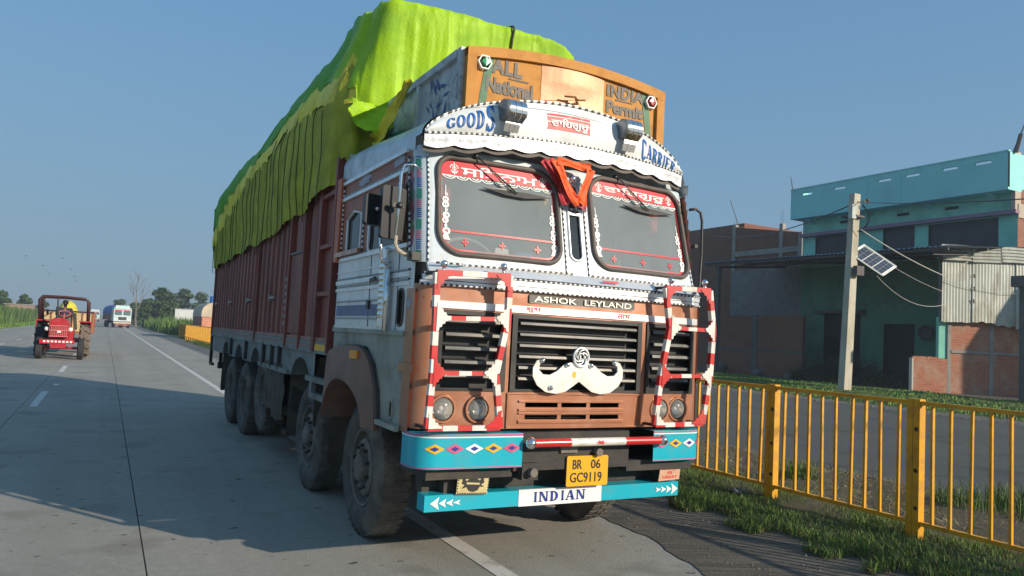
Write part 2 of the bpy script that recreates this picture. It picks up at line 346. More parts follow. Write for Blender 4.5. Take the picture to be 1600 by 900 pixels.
# ------------------------------------------------------------------ ground materials (world position based)
def gmat(name, cols, scales, rough=.85, bump=.3, bscale=30, bands=None, spots=None, cracks=None, spec=.3):
    """ground: cols[0] mixed with cols[1] by broad noise and cols[2] by fine noise, all in world metres"""
    m = bpy.data.materials.new(name); m.use_nodes = True; n = m.node_tree; L = n.links.new; b = n.nodes['Principled BSDF']
    g = n.nodes.new('ShaderNodeNewGeometry'); pos = g.outputs['Position']
    def noise_(s, d=6, r=.6, st=None):
        x = n.nodes.new('ShaderNodeTexNoise'); x.inputs['Scale'].default_value = s; x.inputs['Detail'].default_value = d; x.inputs['Roughness'].default_value = r
        if st:
            mp = n.nodes.new('ShaderNodeMapping'); mp.inputs['Scale'].default_value = st; L(pos, mp.inputs[0]); L(mp.outputs[0], x.inputs['Vector'])
        else: L(pos, x.inputs['Vector'])
        return x.outputs[0]
    def rng(o, a, b_, c=0, d=1):
        x = n.nodes.new('ShaderNodeMapRange'); x.inputs[1].default_value = a; x.inputs[2].default_value = b_; x.inputs[3].default_value = c; x.inputs[4].default_value = d; L(o, x.inputs[0]); return x.outputs[0]
    def mixc(f, a, b_, bt='MIX'):
        x = n.nodes.new('ShaderNodeMix'); x.data_type = 'RGBA'; x.blend_type = bt
        if isinstance(f, float): x.inputs[0].default_value = f
        else: L(f, x.inputs[0])
        for i, q in ((6, a), (7, b_)):
            if isinstance(q, tuple): x.inputs[i].default_value = (*q, 1)
            else: L(q, x.inputs[i])
        return x.outputs[2]
    c = mixc(rng(noise_(scales[0]), .38, .62), cols[0], cols[1])
    c = mixc(rng(noise_(scales[1], 8, .7), .45, .72, 0, .8), c, cols[2])
    if len(cols) > 3: c = mixc(rng(noise_(scales[2], 4, .5), .56, .66, 0, .75), c, cols[3])
    h = noise_(bscale, 6, .7)
    if bands:  # long streaks: (direction angle, scale, strength)
        mp = n.nodes.new('ShaderNodeMapping'); mp.inputs['Rotation'].default_value = (0, 0, bands[0]); L(pos, mp.inputs[0])
        mp2 = n.nodes.new('ShaderNodeMapping'); mp2.inputs['Scale'].default_value = (bands[6] if len(bands) > 6 else .6, bands[1], 1); L(mp.outputs[0], mp2.inputs[0])
        x = n.nodes.new('ShaderNodeTexNoise'); x.inputs['Scale'].default_value = 1; x.inputs['Detail'].default_value = 4; L(mp2.outputs[0], x.inputs['Vector'])
        c = mixc(rng(x.outputs[0], .42, .62, 0, bands[2]), c, bands[3])
        wv = n.nodes.new('ShaderNodeTexWave'); wv.wave_type = 'BANDS'; wv.bands_direction = 'Y'; wv.inputs['Scale'].default_value = bands[4]; wv.inputs['Distortion'].default_value = 2.5
        wv.inputs['Detail'].default_value = 2; wv.inputs['Detail Scale'].default_value = .4
        L(mp.outputs[0], wv.inputs['Vector'])
        ad = n.nodes.new('ShaderNodeMath'); ad.operation = 'ADD'; L(h, ad.inputs[0])
        ml = n.nodes.new('ShaderNodeMath'); ml.operation = 'MULTIPLY'; L(wv.outputs[0], ml.inputs[0]); ml.inputs[1].default_value = bands[5]; L(ml.outputs[0], ad.inputs[1]); h = ad.outputs[0]
    if spots:
        c = mixc(rng(noise_(spots[0], 3, .5, spots[3] if len(spots) > 3 else None), spots[1], spots[1]+.03, 0, .85), c, spots[2])
    L(c, b.inputs['Base Color']); b.inputs['Roughness'].default_value = rough; b.inputs['Specular IOR Level'].default_value = spec
    bp = n.nodes.new('ShaderNodeBump'); bp.inputs['Strength'].default_value = bump; bp.inputs['Distance'].default_value = .02
    L(h, bp.inputs['Height']); L(bp.outputs[0], b.inputs['Normal'])
    return m
CONC = gmat('road_concrete', [(.35, .335, .29), (.29, .275, .24), (.40, .38, .33), (.24, .225, .19)], (.35, 14, 1.3), .75, .45, 70, bands=(R(90), 1.5, .38, (.25, .235, .20), 1, 0, .035), spots=(6.5, .68, (.075, .06, .048), (1, 1.6, 1)), spec=.3)
JOINT = gmat('joint_dirt', [(.035, .032, .03), (.05, .045, .04), (.06, .05, .04)], (2, 20, 5), .9, .2, 50)
SHOULD = gmat('grooved_shoulder', [(.125, .112, .092), (.155, .135, .108), (.19, .165, .13), (.09, .08, .066)], (.5, 12, 1.7), .9, .75, 60, bands=(R(22), 14, .6, (.075, .066, .056), 5.5, .35), spots=(9, .69, (.24, .21, .17)))
ASPH = gmat('service_road_asphalt', [(.085, .083, .076), (.105, .102, .09), (.14, .13, .11), (.065, .063, .058)], (.25, 12, 1), .8, .3, 60)
FSH = gmat('worn_paved_shoulder', [(.26, .24, .21), (.20, .185, .16), (.30, .28, .25), (.14, .125, .10)], (.12, 4, .6), .85, .3, 40)
SOIL = gmat('verge_soil', [(.12, .095, .06), (.085, .075, .045), (.16, .13, .085), (.07, .085, .03)], (.8, 12, 2.2), .95, .8, 25)
GRAVEL = gmat('gravel_edge', [(.17, .16, .14), (.13, .12, .10), (.22, .20, .18)], (1.5, 22, 3), .95, .9, 30)
FIELD = gmat('grass_field_ground', [(.07, .12, .02), (.06, .09, .02), (.11, .15, .03), (.12, .10, .05)], (.12, 2.5, .5), .95, .6, 12)
YARD = gmat('yard_dirt', [(.13, .11, .085), (.09, .075, .06), (.16, .14, .11)], (.4, 6, 1.5), .95, .6, 12)
PAINTW = gmat('road_paint', [(.64, .62, .58), (.54, .52, .48), (.70, .68, .64), (.40, .38, .34)], (2, 22, 8), .7, .2, 60)

def sheet(name, x0, x1, y0, y1, z, m, kind='structure', edge=0, nx=2, ny=2):
    b = MB(); b.grid(lambda u, v: (x0+(x1-x0)*u+(edge*nz(v*(y1-y0)*.9, x0) if u == 0 else (edge*nz(v*(y1-y0)*.9, x1, 3) if u == 1 else 0)), y0+(y1-y0)*v, z), frange(0, 1, nx), frange(0, 1, ny))
    return tag(b.build(name, m), kind=kind)
b = MB(); b.grid(lambda u, v: (u, v, -.08), [-3000, -400, -8.6, 5, 400, 3000], [-500, -30, 400, 4000]); tag(b.build('ground', FIELD), kind='structure')

# the carriageway: cast slabs near, one sheet beyond
road = empty('road', (0, 0, 0)); road['kind'] = 'structure'
b = MB(); b.box((-8.1, -12, -.06), (4.28, 64, -.022)); b.build('joint_filler', JOINT, road)
cols = [(-8.1, -4.62), (-4.62, -1.15), (-1.15, .35), (.35, 4.28)]
for ci, (xa, xb) in enumerate(cols):
    me = None
    for r in range(17):
        y0 = -12+5.25-2.73+4.5*(r-1); gx = .0045; gy = .0025
        bb = MB(); bb.box((xa+gx, y0+gy, -.05), (xb-gx, y0+4.5-gy, 0))
        if me is None:
            o = bb.build('slab', CONC, road); me = o.data; ybase = y0
        else:
            o = bpy.data.objects.new('slab', me); COL.objects.link(o); o.parent = road; o.location = (0, y0-ybase, 0)
yend = -12+5.25-2.73+4.5*16
b = MB(); b.box((-8.1, yend, -.05), (4.28, 900, 0)); b.build('far_carriageway', CONC, road)
b = MB()
for xj in (-4.62, -1.15, .35): b.box((xj-.008, yend, -.01), (xj+.008, 300, .002))
b.build('far_joint', JOINT, road)
b = MB(); b.grid(lambda u, v: (u, v, .004), (2.43, 2.57), frange(-12, 400, 60)); tag(b.build('edge_line', PAINTW), kind='structure')
for i in range(14):
    for lx, ph in ((-.97, 15.2), (-4.3, 40.0-16.3)):
        y0 = ph+(i-2)*9.0 if lx > -2 else ph+(i-3)*9.0
        if y0 < -12: continue
        b = MB(); b.grid(lambda u, v: (u, v, .004), (lx-.06, lx+.06), (y0, y0+3.0)); tag(b.build('lane_dash', PAINTW), kind='structure')
b = MB(); b.lathe([(0, .06), (.018, .045), (.02, 0.0)], (-.86, 19.9, 0), 'z', 12); tag(b.build('road_stud', LWHITE), 'small white reflective stud set in the road between lane dashes', 'road stud')
b = MB(); b.grid(lambda u, v: (4.22+.30*nz(v*.55, 1.3)+.12*nz(v*2.3, 4)+.02*nz(v*8, 2)-.35*math.exp(-((v-3.9)/1.4)**2) if u == 0 else 5.75, v, .006), (0, 1), frange(-12, 15, 700)); tag(b.build('shoulder', SHOULD), kind='structure')
b = MB(); b.grid(lambda u, v: (u if u < 5 else 5.75+.25*nz(v*.4, 7), v, .003), (4.25, 5.9), frange(14.5, 400, 300)); tag(b.build('far_shoulder', FSH), kind='structure')
def bumpy(x0, x1, y0, y1, z, amp, st, fade=.5):
    nx_ = max(2, int((x1-x0)/st)); ny_ = max(2, int((y1-y0)/(st*2)))
    b = MB()
    def f(u, v):
        x = x0+(x1-x0)*u; y = y0+(y1-y0)*v; e = min(1, min(u, 1-u)*(x1-x0)/fade)
        return (x+(.12*nz(y*1.7, 9) if u in (0, 1) else 0), y, z-.02+(.02+amp*(.6+nz(x*1.3, y*1.3)))*e)
    b.grid(f, frange(0, 1, nx_), frange(0, 1, ny_)); return b
tag(bumpy(5.25, 9.2, -6, 60, .0, .06, .16).build('verge', SOIL, smooth=True), kind='structure')
b = MB(); b.grid(lambda u, v: (u, v, .0), (9.0, 21.3), frange(-40, 120, 4)); tag(b.build('service_road', ASPH), kind='structure')
tag(bumpy(20.9, 22.5, -20, 70, .0, .05, .3).build('gravel_strip', GRAVEL, smooth=True), kind='structure')
tag(bumpy(22.3, 33.5, -10, 60, .0, .12, .6).build('grass_bank', FIELD, smooth=True), kind='structure')
sheet('yard', 33.2, 60, -10, 70, .01, YARD)
sheet('left_verge', -9.9, -8.0, -12, 400, -.03, FIELD, ny=60, edge=.25)

# ------------------------------------------------------------------ grass and crops
G1 = mat('grass_green', (.09, .17, .025), .7, 0, .3, 2.0); G2 = mat('grass_dark', (.055, .10, .022), .7, 0, .3, 2.0); G3 = mat('grass_straw', (.30, .24, .11), .8, 0, .25, 2.0); G4 = mat('grass_bright', (.15, .26, .035), .7, 0, .3, 2.0)
def blades(name, n, pos, h, wd, mats, weights, seed, lean=.45):
    rs = random.Random(seed); b = MB()
    for i in range(n):
        p = pos(rs)
        if p is None: continue
        x, y, z, k = p; a = rs.uniform(0, 6.28); hh = h*rs.uniform(.45, 1.25)*k; ww = wd*rs.uniform(.6, 1.4)
        lx, ly = math.cos(a)*hh*rs.uniform(.05, lean), math.sin(a)*hh*rs.uniform(.05, lean); c = rs.uniform(0, 3.14); dx, dy = math.cos(c)*ww, math.sin(c)*ww
        mi = rs.choices(range(len(mats)), weights)[0]
        if mats[mi] is G3: hh *= .6; lx *= 2.2; ly *= 2.2
        b.add([(x-dx, y-dy, z-.01), (x+dx, y+dy, z-.01), (x+lx*.5+dx*.7, y+ly*.5+dy*.7, z+hh*.62), (x+lx*.5-dx*.7, y+ly*.5-dy*.7, z+hh*.62), (x+lx*1.5, y+ly*1.5, z+hh)], [(0, 1, 2, 3), (3, 2, 4)], mi)
    return tag(b.build(name, mats), kind='stuff')
def pv(rs):
    y = -1+13*rs.random()**1.0; x = 5.05+rs.random()**1.3*1.9
    d = nz(x*1.4, y*1.4, 5)+.5*nz(x*4, y*4, 2)+(.42 if x > 6.7 else .75)-.25*max(0, x-6.6)
    if x < 5.35 and nz(y*2.5, 2) < .05: return None
    return (x, y, .02, .6+d) if d > rs.random()*.45 else None
blades('verge_grass', 130000, pv, .060, .0030, [G1, G4, G2, G3], (4, 2, 3, 4), 1)
def pv2(rs):
    y = 12+50*rs.random(); x = 5.3+rs.random()*2.2; return (x, y, .02, 1) if nz(x, y*.7, 5) > -.15 else None
blades('far_verge_grass', 9000, pv2, .16, .012, [G1, G2, G3], (4, 4, 2), 2)
cl = [(8.3, 4.9, .35), (8.6, 4.2, .5), (9.0, 4.6, .4), (7.7, 6.6, .22), (7.9, 3.4, .35), (8.6, 3.4, .3)]
def pv3(rs):
    c = rs.choice(cl); a = rs.uniform(0, 6.28); r = c[2]*math.sqrt(rs.random()); return (c[0]+r*math.cos(a), c[1]+r*math.sin(a), .03, 1)
blades('weed_clump', 1500, pv3, .24, .005, [G1, G4, G2, G3], (4, 2, 3, 1), 3)
def pv4(rs):
    x = 6.9+2.1*rs.random(); y = 1+11*rs.random(); return (x, y, .03, 1)
blades('dry_straw', 5000, pv4, .07, .004, [G3, G2], (5, 1), 4, 1.5)
def pv5(rs):
    x = 22.2+10.5*rs.random(); y = 5+45*rs.random(); return (x, y, .06, .6+.9*max(-.5, nz(x*.4, y*.4)))
blades('bank_grass', 30000, pv5, .13, .022, [G1, G4, G2], (4, 6, 1), 5)
def pv6(rs):
    y = 40+130*rs.random()**1.4; x = -10.3-(.19*y)*rs.random()**2.2; return (x, y, -.05, 1)
blades('left_crop', 20000, pv6, 2.15, .05, [G1, G2], (3, 4), 6, .18)
def pv7(rs):
    y = 40+200*rs.random(); x = -10.2+2.0*rs.random(); return (x, y, -.04, 1)
blades('left_grass', 9000, pv7, .25, .03, [G4, G1], (4, 3), 7)
def pv8(rs):
    y = 86+70*rs.random()**1.5; x = 5.9+.12*y*rs.random(); return (x, y, -.05, .8+.4*rs.random()) if x > 5.9+max(0, (100-y)*.12) else None
blades('right_crop', 16000, pv8, 1.55, .055, [G1, G4, G2], (4, 2, 3), 8, .2)

# loose stones and crumbs along the shoulder and verge
def pebbles(name, n, pos, smax, m, seed):
    rs = random.Random(seed); b = MB()
    for i in range(n):
        x, y = pos(rs); s_ = smax*rs.random()**3+.004; a = rs.uniform(0, 3); p = []
        for k in range(5): t = a+k*1.2566; p.append((x+s_*math.cos(t)*rs.uniform(.7, 1.2), y+s_*math.sin(t)*rs.uniform(.7, 1.2), .004))
        p.append((x+s_*.2, y, .006+s_*rs.uniform(.5, .9)))
        b.add(p, [(k, (k+1) % 5, 5) for k in range(5)])
    return tag(b.build(name, m), kind='stuff')
STONE = mat('loose_stone', (.16, .14, .11), .9, 0, .4, 3)
def ps1(rs): y = 1+rs.random()*11; return (4.15+.5*abs(rs.gauss(0, 1)) if rs.random() < .5 else 5.3+rs.gauss(0, .25), y)
pebbles('gravel', 1300, ps1, .016, STONE, 21)
pebbles('roadside_stones', 1500, lambda rs: (6.6+rs.random()*2.6, rs.random()*13), .05, STONE, 22)
pebbles('far_gravel', 2500, lambda rs: (21.0+rs.random()*1.6, 4+rs.random()*30), .07, STONE, 23)
# ------------------------------------------------------------------ trees
BARK = mat('bark', (.10, .075, .05), .9, 0, .25, 5); BARKG = mat('pale_dead_bark', (.22, .18, .15), .9, 0, .2, 5)
L1 = mat('leaf_mid', (.055, .10, .025), .7, 0, .3, .8); L2 = mat('leaf_dark', (.03, .062, .018), .7, 0, .3, .8); L3 = mat('leaf_light', (.085, .135, .035), .7, 0, .3, .8)
def tree(x, y, h, wd, label, seed, lumps=9, leaves=2600, base=.25, ls=.22, group='trees beyond the fields', flat=1.0):
    rs = random.Random(seed); t = empty('tree', (x, y, -.08), label, 'tree', group)
    b = MB(); tr = h*.035; b.tube([(x, y, -.1), (x+.03*h*rs.uniform(-1, 1), y, h*base), (x+.05*h*rs.uniform(-1, 1), y, h*.6)], [tr, tr*.7, tr*.3], 7)
    cs = []
    for i in range(lumps):
        a = 6.28*i/lumps+rs.uniform(-.4, .4); r = wd*.5*rs.uniform(.15, .72) if i else 0
        cz = h*(base+.14+(.80-base-.1)*rs.random()*(1-.35*(r/(wd*.5)))); rr = wd*rs.uniform(.17, .30)
        if i == 0: cz = h*.84; rr = wd*.22
        c = (x+r*math.cos(a), y+r*math.sin(a), min(cz, h-rr*.7)); cs.append((c, rr))
        b.tube([(x, y, h*base*.9), ((x+c[0])/2, (y+c[1])/2, (h*base+c[2])/2), c], [tr*.5, tr*.3, tr*.12], 5)
    b.build('trunk', BARK, t)
    b = MB()
    for i in range(leaves):
        c, rr = rs.choice(cs); d = Vector((rs.gauss(0, 1), rs.gauss(0, 1), rs.gauss(0, 1))).normalized()*rr*rs.uniform(.35, 1.08)
        d.z *= .8*flat; p = Vector(c)+d; s_ = ls*rs.uniform(.5, 1.3)
        a1 = Vector((rs.gauss(0, 1), rs.gauss(0, 1), rs.gauss(0, .6))).normalized()*s_; a2 = a1.cross(Vector((rs.gauss(0, 1), rs.gauss(0, 1), rs.gauss(0, 1)))).normalized()*s_*.6
        b.add([p-a1, p-a2, p+a1, p+a2], [(0, 1, 2, 3)], rs.choices((0, 1, 2), (4, 4, 2))[0])
    b.build('crown', [L1, L2, L3], t)
    return t
tree(8.5, 148, 7.2, 6.6, 'dense round dark green tree standing nearest the road beyond the crops', 11, 18, 8000, .02, .30)
tree(15.6, 190, 9.8, 5.8, 'tall flat-topped tree rising above the others behind the white wall', 12, 10, 3600, .35, .34, flat=.6)
tree(12.4, 182, 7.6, 6.0, 'bushy tree filling the gap between the dark round tree and the flat-topped tree', 13, 13, 5200, .02, .36)
tree(19.0, 186, 8.4, 6.5, 'broad tree behind the cream-covered lorry beyond the fence', 14, 13, 5200, .02, .36)
tree(24.2, 188, 8.6, 7.0, 'wide tree mostly hidden behind the rear of the big lorry', 15, 13, 5200, .02, .36)
tree(5.2, 170, 4.6, 4.6, 'low hazy bushy tree under the bare tree', 16, 9, 3000, .02, .34)
tree(3.2, 215, 6.6, 3.4, 'small thin crowned tree peeking over the white-cabbed lorry', 17, 5, 900, .55, .25)
tree(-17.6, 172, 5.6, 4.4, 'spreading tree above the left crop field at the edge of the picture', 18, 9, 2600, .3, .26)
tree(-14.0, 172, 5.3, 3.2, 'narrower tree just beside the tractor canopy above the left field', 19, 8, 2000, .3, .26)
tree(-11.3, 176, 4.6, 2.8, 'small low tree seen through the tractor canopy frame', 20, 7, 1500, .3, .26)
for i, (x, y, h, wd) in enumerate([(-32, 230, 6.5, 7), (-44, 250, 7, 8), (-58, 260, 6, 8), (40, 210, 8.5, 8), (52, 230, 8, 9)]):
    tree(x, y, h, wd, ['hazy field tree far to the left beyond the crops', 'second hazy field tree far to the left, a taller one', 'outermost hazy field tree on the far left', 'wide field tree far behind the lorry body', 'widest field tree far behind the brick houses'][i], 30+i, 8, 1200, .2, .4, group='far field trees')
t = empty('bare_tree', (4.6, 142, -.08), 'tall leafless grey tree standing behind the white-cabbed lorry', 'tree')
rs = random.Random(5); b = MB()
def branch(p, d, L, r, dep):
    pts = [p]; q = Vector(p)
    for k in range(3): d = (d+Vector((rs.gauss(0, .10), rs.gauss(0, .10), .03))).normalized(); q = q+d*L/3; pts.append(q.copy())
    b.tube(pts, [r, r*.85, r*.7, r*.55], 5)
    if dep:
        for k in range(3 if dep > 1 else 4):
            a = rs.uniform(0, 6.28); e = (d+Vector((math.cos(a), math.sin(a), .25))*rs.uniform(.35, .7)).normalized()
            branch(pts[rs.choice((2, 3))], e, L*rs.uniform(.5, .72), r*.5, dep-1)
branch(Vector((4.6, 142, -.1)), Vector((0, 0, 1)), 4.2, .17, 4)
b.build('trunk', BARKG, t)

# ------------------------------------------------------------------ yellow fence beside the shoulder
fe = empty('metal_fence', (6.33, 5, 0), 'long yellow painted steel railing fence along the shoulder', 'fence')
FX = 6.33; BAY = 1.615
me_bar = me_post = me_tr = None
nb = 0
def put(name, me, loc):
    o = bpy.data.objects.new(name, me); COL.objects.link(o); o.parent = fe; o.location = Vector(loc)-fe.location; return o
bb = MB(); bb.box((-.014, -.011, .19), (.014, .011, 1.185)); o = bb.build('baluster', STEELP); me_bar = o.data; bpy.data.objects.remove(o)
bb = MB(); bb.box((-.03, -.06, -.1), (.05, .0, 1.235)); bb.box((-.03, .004, -.1), (.05, .06, 1.235)); bb.box((-.028, -.058, 1.2352), (.048, .058, 1.241))
o = bb.build('post', STEELP); me_post = o.data; bpy.data.objects.remove(o)
bb = MB(); bb.box((-.022, .062, 1.19), (.022, BAY-.062, 1.225)); o = bb.build('rail', STEELP); me_tr = o.data; bpy.data.objects.remove(o)
far = MB()
for i in range(-5, 47):
    y0 = 4.19+i*BAY
    if i < 7 or i > 42:
        put('post', me_post, (FX, y0, 0)); put('rail', me_tr, (FX, y0, 0)); put('rail', me_tr, (FX, y0, -1.035))
        for k in range(9):
            o = put('baluster', me_bar, (FX, y0+BAY*(k+1)/10+random.uniform(-.006, .006), 0)); o.rotation_euler = (random.gauss(0, .006), random.gauss(0, .006), random.uniform(-.12, .12))
    else:
        for (a, c_) in (((-.03, -.06, -.1), (.05, .06, 1.235)), ((-.022, .06, 1.19), (.022, BAY-.06, 1.225)), ((-.022, .06, .155), (.022, BAY-.06, .19))):
            far.box((FX+a[0], y0+a[1], a[2]), (FX+c_[0], y0+c_[1], c_[2]))
        for k in range(9):
            yy = y0+BAY*(k+1)/10; far.box((FX-.014, yy-.011, .19), (FX+.014, yy+.011, 1.185))
o = far.build('far_railing', STEELP, fe); o['kind'] = 'stuff'
RUST = mat('rust_spot', (.07, .03, .015), .9, 0, .3, 30)
b = MB(); b.lathe([(0, .02), (-.006, .016), (-.007, 0)], (0, 0, 0), 'x', 8); o = b.build('bolt', RUST); me_b = o.data; bpy.data.objects.remove(o)
for y0 in (4.19, 4.19+BAY, 4.19-BAY):
    for dz in (.30, .62, .98): put('bolt', me_b, (FX-.030, y0-.03+.01*nz(dz*9), dz))

# ================================================================== the big lorry
# modelled in its own metres, then brought to its true size about the eye point of the survey (S)
XC, XL, XR, HW = 3.1, 1.84, 4.36, 1.26
XF[0] = True
truck = empty('cargo_truck', (2.93, 5.8, 0), 'big loaded goods lorry with decorated white and copper cab and maroon body', 'truck')
def fy(x, z):
    u = (x-XC)/HW; y = 4.70+.075*u*u
    if z > 2.08: y += .05+(z-2.08)*.22+.05*u*min(1, (z-2.08)*2)+.08*smst(2.92, 2.97, z)
    d = abs(x-XC)-(HW-.10)
    if d > 0: d = min(d, .0999); y += .10-math.sqrt(.01-d*d)
    return y
def F(x, z, t=0): return (x, fy(x, z)-t, z)
CX = sorted(set([round(XL+.0005+(XR-XL-.001)*i/160, 4) for i in range(161)]+[XL+.0005+.002*i for i in range(12)]+[XR-.0005-.002*i for i in range(12)]))
def rrect(x0, z0, x1, z1, r, n=8):
    if not isinstance(r, (tuple, list)): r = (r,)*4   # bl br tr tl
    o = []
    for (cx, cz, a0, rr) in ((x0+r[0], z0+r[0], 180, r[0]), (x1-r[1], z0+r[1], 270, r[1]), (x1-r[2], z1-r[2], 0, r[2]), (x0+r[3], z1-r[3], 90, r[3])):
        for k in range(n+1):
            a = R(a0+90*k/n); o.append((cx+rr*math.cos(a), cz+rr*math.sin(a)))
    return o
def inside(p, x, z):
    c = False; j = len(p)-1
    for i in range(len(p)):
        if (p[i][1] > z) != (p[j][1] > z) and x < (p[j][0]-p[i][0])*(z-p[i][1])/(p[j][1]-p[i][1])+p[i][0]: c = not c
        j = i
    return c
# --- windscreens are slanted quads with rounded corners
def slant(pl, z0=2.16, z1=2.83, dx0=0., dx1=0.):
    return pl
def warp(p, base, mir=False):
    """shears the rounded outline so that the lower edge leans the way the frame does"""
    return p
WL = rrect(1.985, 2.16, 2.955, 2.862, (.17, .12, .20, .12), 10)
WR = rrect(3.265, 2.165, 4.265, 2.905, (.15, .12, .16, .16), 10)
QP = rrect(3.045, 2.20, 3.155, 2.80, .05, 6)
# white frame round the windscreens
b = MB(); b.grid(lambda x, z: F(x, z), CX, frange(2.085, 3.02, 94), hole=lambda x, z: inside(WL, x, z) or inside(WR, x, z) or inside(QP, x, z))
b.build('windscreen_frame', PALE, truck, smooth=True)
# copper nose with openings
GC = (2.54, 1.215, 3.69, 1.765); GLs = (1.985, 1.215, 2.50, 1.765); GRs = (3.74, 1.215, 4.26, 1.765)
HL = [(2.055, 1.09), (2.31, 1.09), (3.905, 1.09), (4.10, 1.09)]
slots = [(xa, z0, xb, z0+.032) for z0 in (1.105, 1.022) for xa, xb in ((2.67, 2.94), (2.97, 3.19), (3.22, 3.49))]
def nose_hole(x, z):
    for g in (GC, GLs, GRs):
        if g[0] < x < g[2] and g[1] < z < g[3]: return True
    for (cx, cz) in HL:
        if (x-cx)**2+(z-cz)**2 < .082**2: return True
    for s_ in slots:
        if s_[0] < x < s_[2] and s_[1] < z < s_[3]: return True
    return False
b = MB(); b.grid(lambda x, z: F(x, z), CX, frange(.955, 1.935, 90), hole=nose_hole)
b.build('nose_panel', COPPER, truck, smooth=True)
# pressed rim round the slotted lower panel
b = MB()
for (x0, z0, x1, z1) in ((2.53, .958, 3.70, .968), (2.53, 1.198, 3.70, 1.208), (2.525, .958, 2.537, 1.208), (3.695, .958, 3.707, 1.208), (2.62, 1.078, 3.54, 1.098), (2.62, 1.142, 3.54, 1.156), (2.62, .995, 3.54, 1.015), (2.62, 1.06, 3.54, 1.07)):
    b.grid(lambda x, z: F(x, z, .012), [x0, (x0+x1)/2, x1], [z0, z1]); 
    b.poly([(x0, z0), (x1, z0), (x1, z1), (x0, z1)], lambda u, v, t: F(u, v, t), .012)
b.build('pressed_rib', COPPER, truck)['kind'] = 'stuff'
# grilles: a dark recess and separate slats
def grille(g, n, name):
    x0, z0, x1, z1 = g
    b = MB(); yb = .07
    P = lambda x, z, t=0: F(x, z, t)
    b.grid(lambda x, z: P(x, z, -yb), frange(x0, x1, 6), [z0, z1])
    for (xa, za, xb, zb) in ((x0, z0, x1, z0), (x1, z0, x1, z1), (x1, z1, x0, z1), (x0, z1, x0, z0)):
        b.add([P(xa, za, .004), P(xb, zb, .004), P(xb, zb, -yb), P(xa, za, -yb)], [(0, 1, 2, 3)])
    for (xa, za, xb, zb) in ((x0, z0, x1, z0+.02), (x0, z1-.03, x1, z1), (x0, z0, x0+.04, z1), (x1-.04, z0, x1, z1)):
        b.poly([(xa, za), (xb, za), (xb, zb), (xa, zb)], P, .012)
    o = b.build(name, BLACK, truck)
    h = (z1-z0-.08)/n
    for k in range(n):
        zc = z0+.055+h*(k+.5); b = MB(); N = 8
        us = frange(x0+.06, x1-.06, N)
        # slat section: bright slanting top face, dark lip
        for i in range(N):
            a, c = us[i], us[i+1]
            q = lambda x, zz, t: P(x, zz, t)
            sec = [(zc-h*.22, .006), (zc-h*.10, .020), (zc+h*.12, .014), (zc+h*.26, -.045)]
            for j in range(3):
                b.add([q(a, *sec[j]), q(c, *sec[j]), q(c, *sec[j+1]), q(a, *sec[j+1])], [(0, 1, 2, 3)], 0 if j else 1)
            b.add([q(a, *sec[3]), q(c, *sec[3]), q(c, *sec[0]), q(a, *sec[0])], [(0, 1, 2, 3)], 1)
        b.build('slat', [SLAT, BLACK], o)
    return o
SLAT = mat('grille_slat_grey', (.10, .10, .095), .3, .4, .2, 6, dirt=(.16, .13, .10), damt=.6, coat=.3)
grille(GC, 6, 'grille'); grille(GLs, 5, 'grille'); grille(GRs, 5, 'grille')
# headlamps
for (cx, cz) in HL:
    y0 = fy(cx, cz); b = MB(); b.lathe([(-.004, .098), (-.016, .094), (-.016, .082), (.02, .078), (.05, .074)], (cx, y0, cz), 'y', 32); h = b.build('headlight', COPPER, truck, smooth=True, angle=35)
    b = MB(); b.lathe([(.00, .076), (.03, .066), (.055, .04), (.062, .0)], (cx, y0, cz), 'y', 28); b.build('reflector', REFL, h, smooth=True)
    b = MB(); b.lathe([(.0, .077), (-.022, .06), (-.032, .03), (-.035, 0)], (cx, y0-.004, cz), 'y', 28)
    b.build('lens', LENS, h, smooth=True)
    b = MB(); b.sphere((cx, y0+.03, cz), .018, 10); b.build('bulb', LWHITE, h, smooth=True)
# plain and beaded trim bands
def bead(path, wd=.016, t=.012, dash=.02, name='beaded_trim', par=None, mats=None):
    """path: function s->(point, outward, across); alternating black and white beads"""
    pts, out, acr = path; b = MB(); i = 0; acc = 0
    for k in range(len(pts)-1):
        p, q = Vector(pts[k]), Vector(pts[k+1]); L = (q-p).length; n = max(1, round(L/dash))
        for j in range(n):
            a = p.lerp(q, j/n); c = p.lerp(q, (j+1)/n); o = Vector(out)*t; w2 = Vector(acr)*wd/2
            b.add([a-w2, c-w2, c+w2, a+w2, a-w2*.5+o, c-w2*.5+o, c+w2*.5+o, a+w2*.5+o], [(4, 5, 6, 7), (0, 1, 5, 4), (3, 7, 6, 2), (0, 4, 7, 3), (1, 2, 6, 5)], i % 2); i += 1
    return b.build(name, mats or [LBLACK, WHITE], par or truck)
def fbead(x0, x1, z0, z1=None, n=24, off=.004, **k):
    z1 = z0 if z1 is None else z1
    return bead(([F(x0+(x1-x0)*i/n, z0+(z1-z0)*i/n, off) for i in range(n+1)], (0, -1, 0), (0, 0, 1)), **k)
def fband(x0, x1, z0, z1, m, t=.01, n=24, name='trim_band'):
    b = MB(); us = frange(x0, x1, n)
    for i in range(n):
        a, c = us[i], us[i+1]
        b.add([F(a, z0, 0), F(c, z0, 0), F(c, z0, t), F(a, z0, t), F(a, z1, 0), F(c, z1, 0), F(c, z1, t), F(a, z1, t)], [(3, 2, 6, 7), (0, 1, 2, 3), (7, 6, 5, 4)]+([(0, 3, 7, 4)] if i == 0 else [])+([(1, 5, 6, 2)] if i == n-1 else []))
    return b.build(name, m, truck, smooth=False)
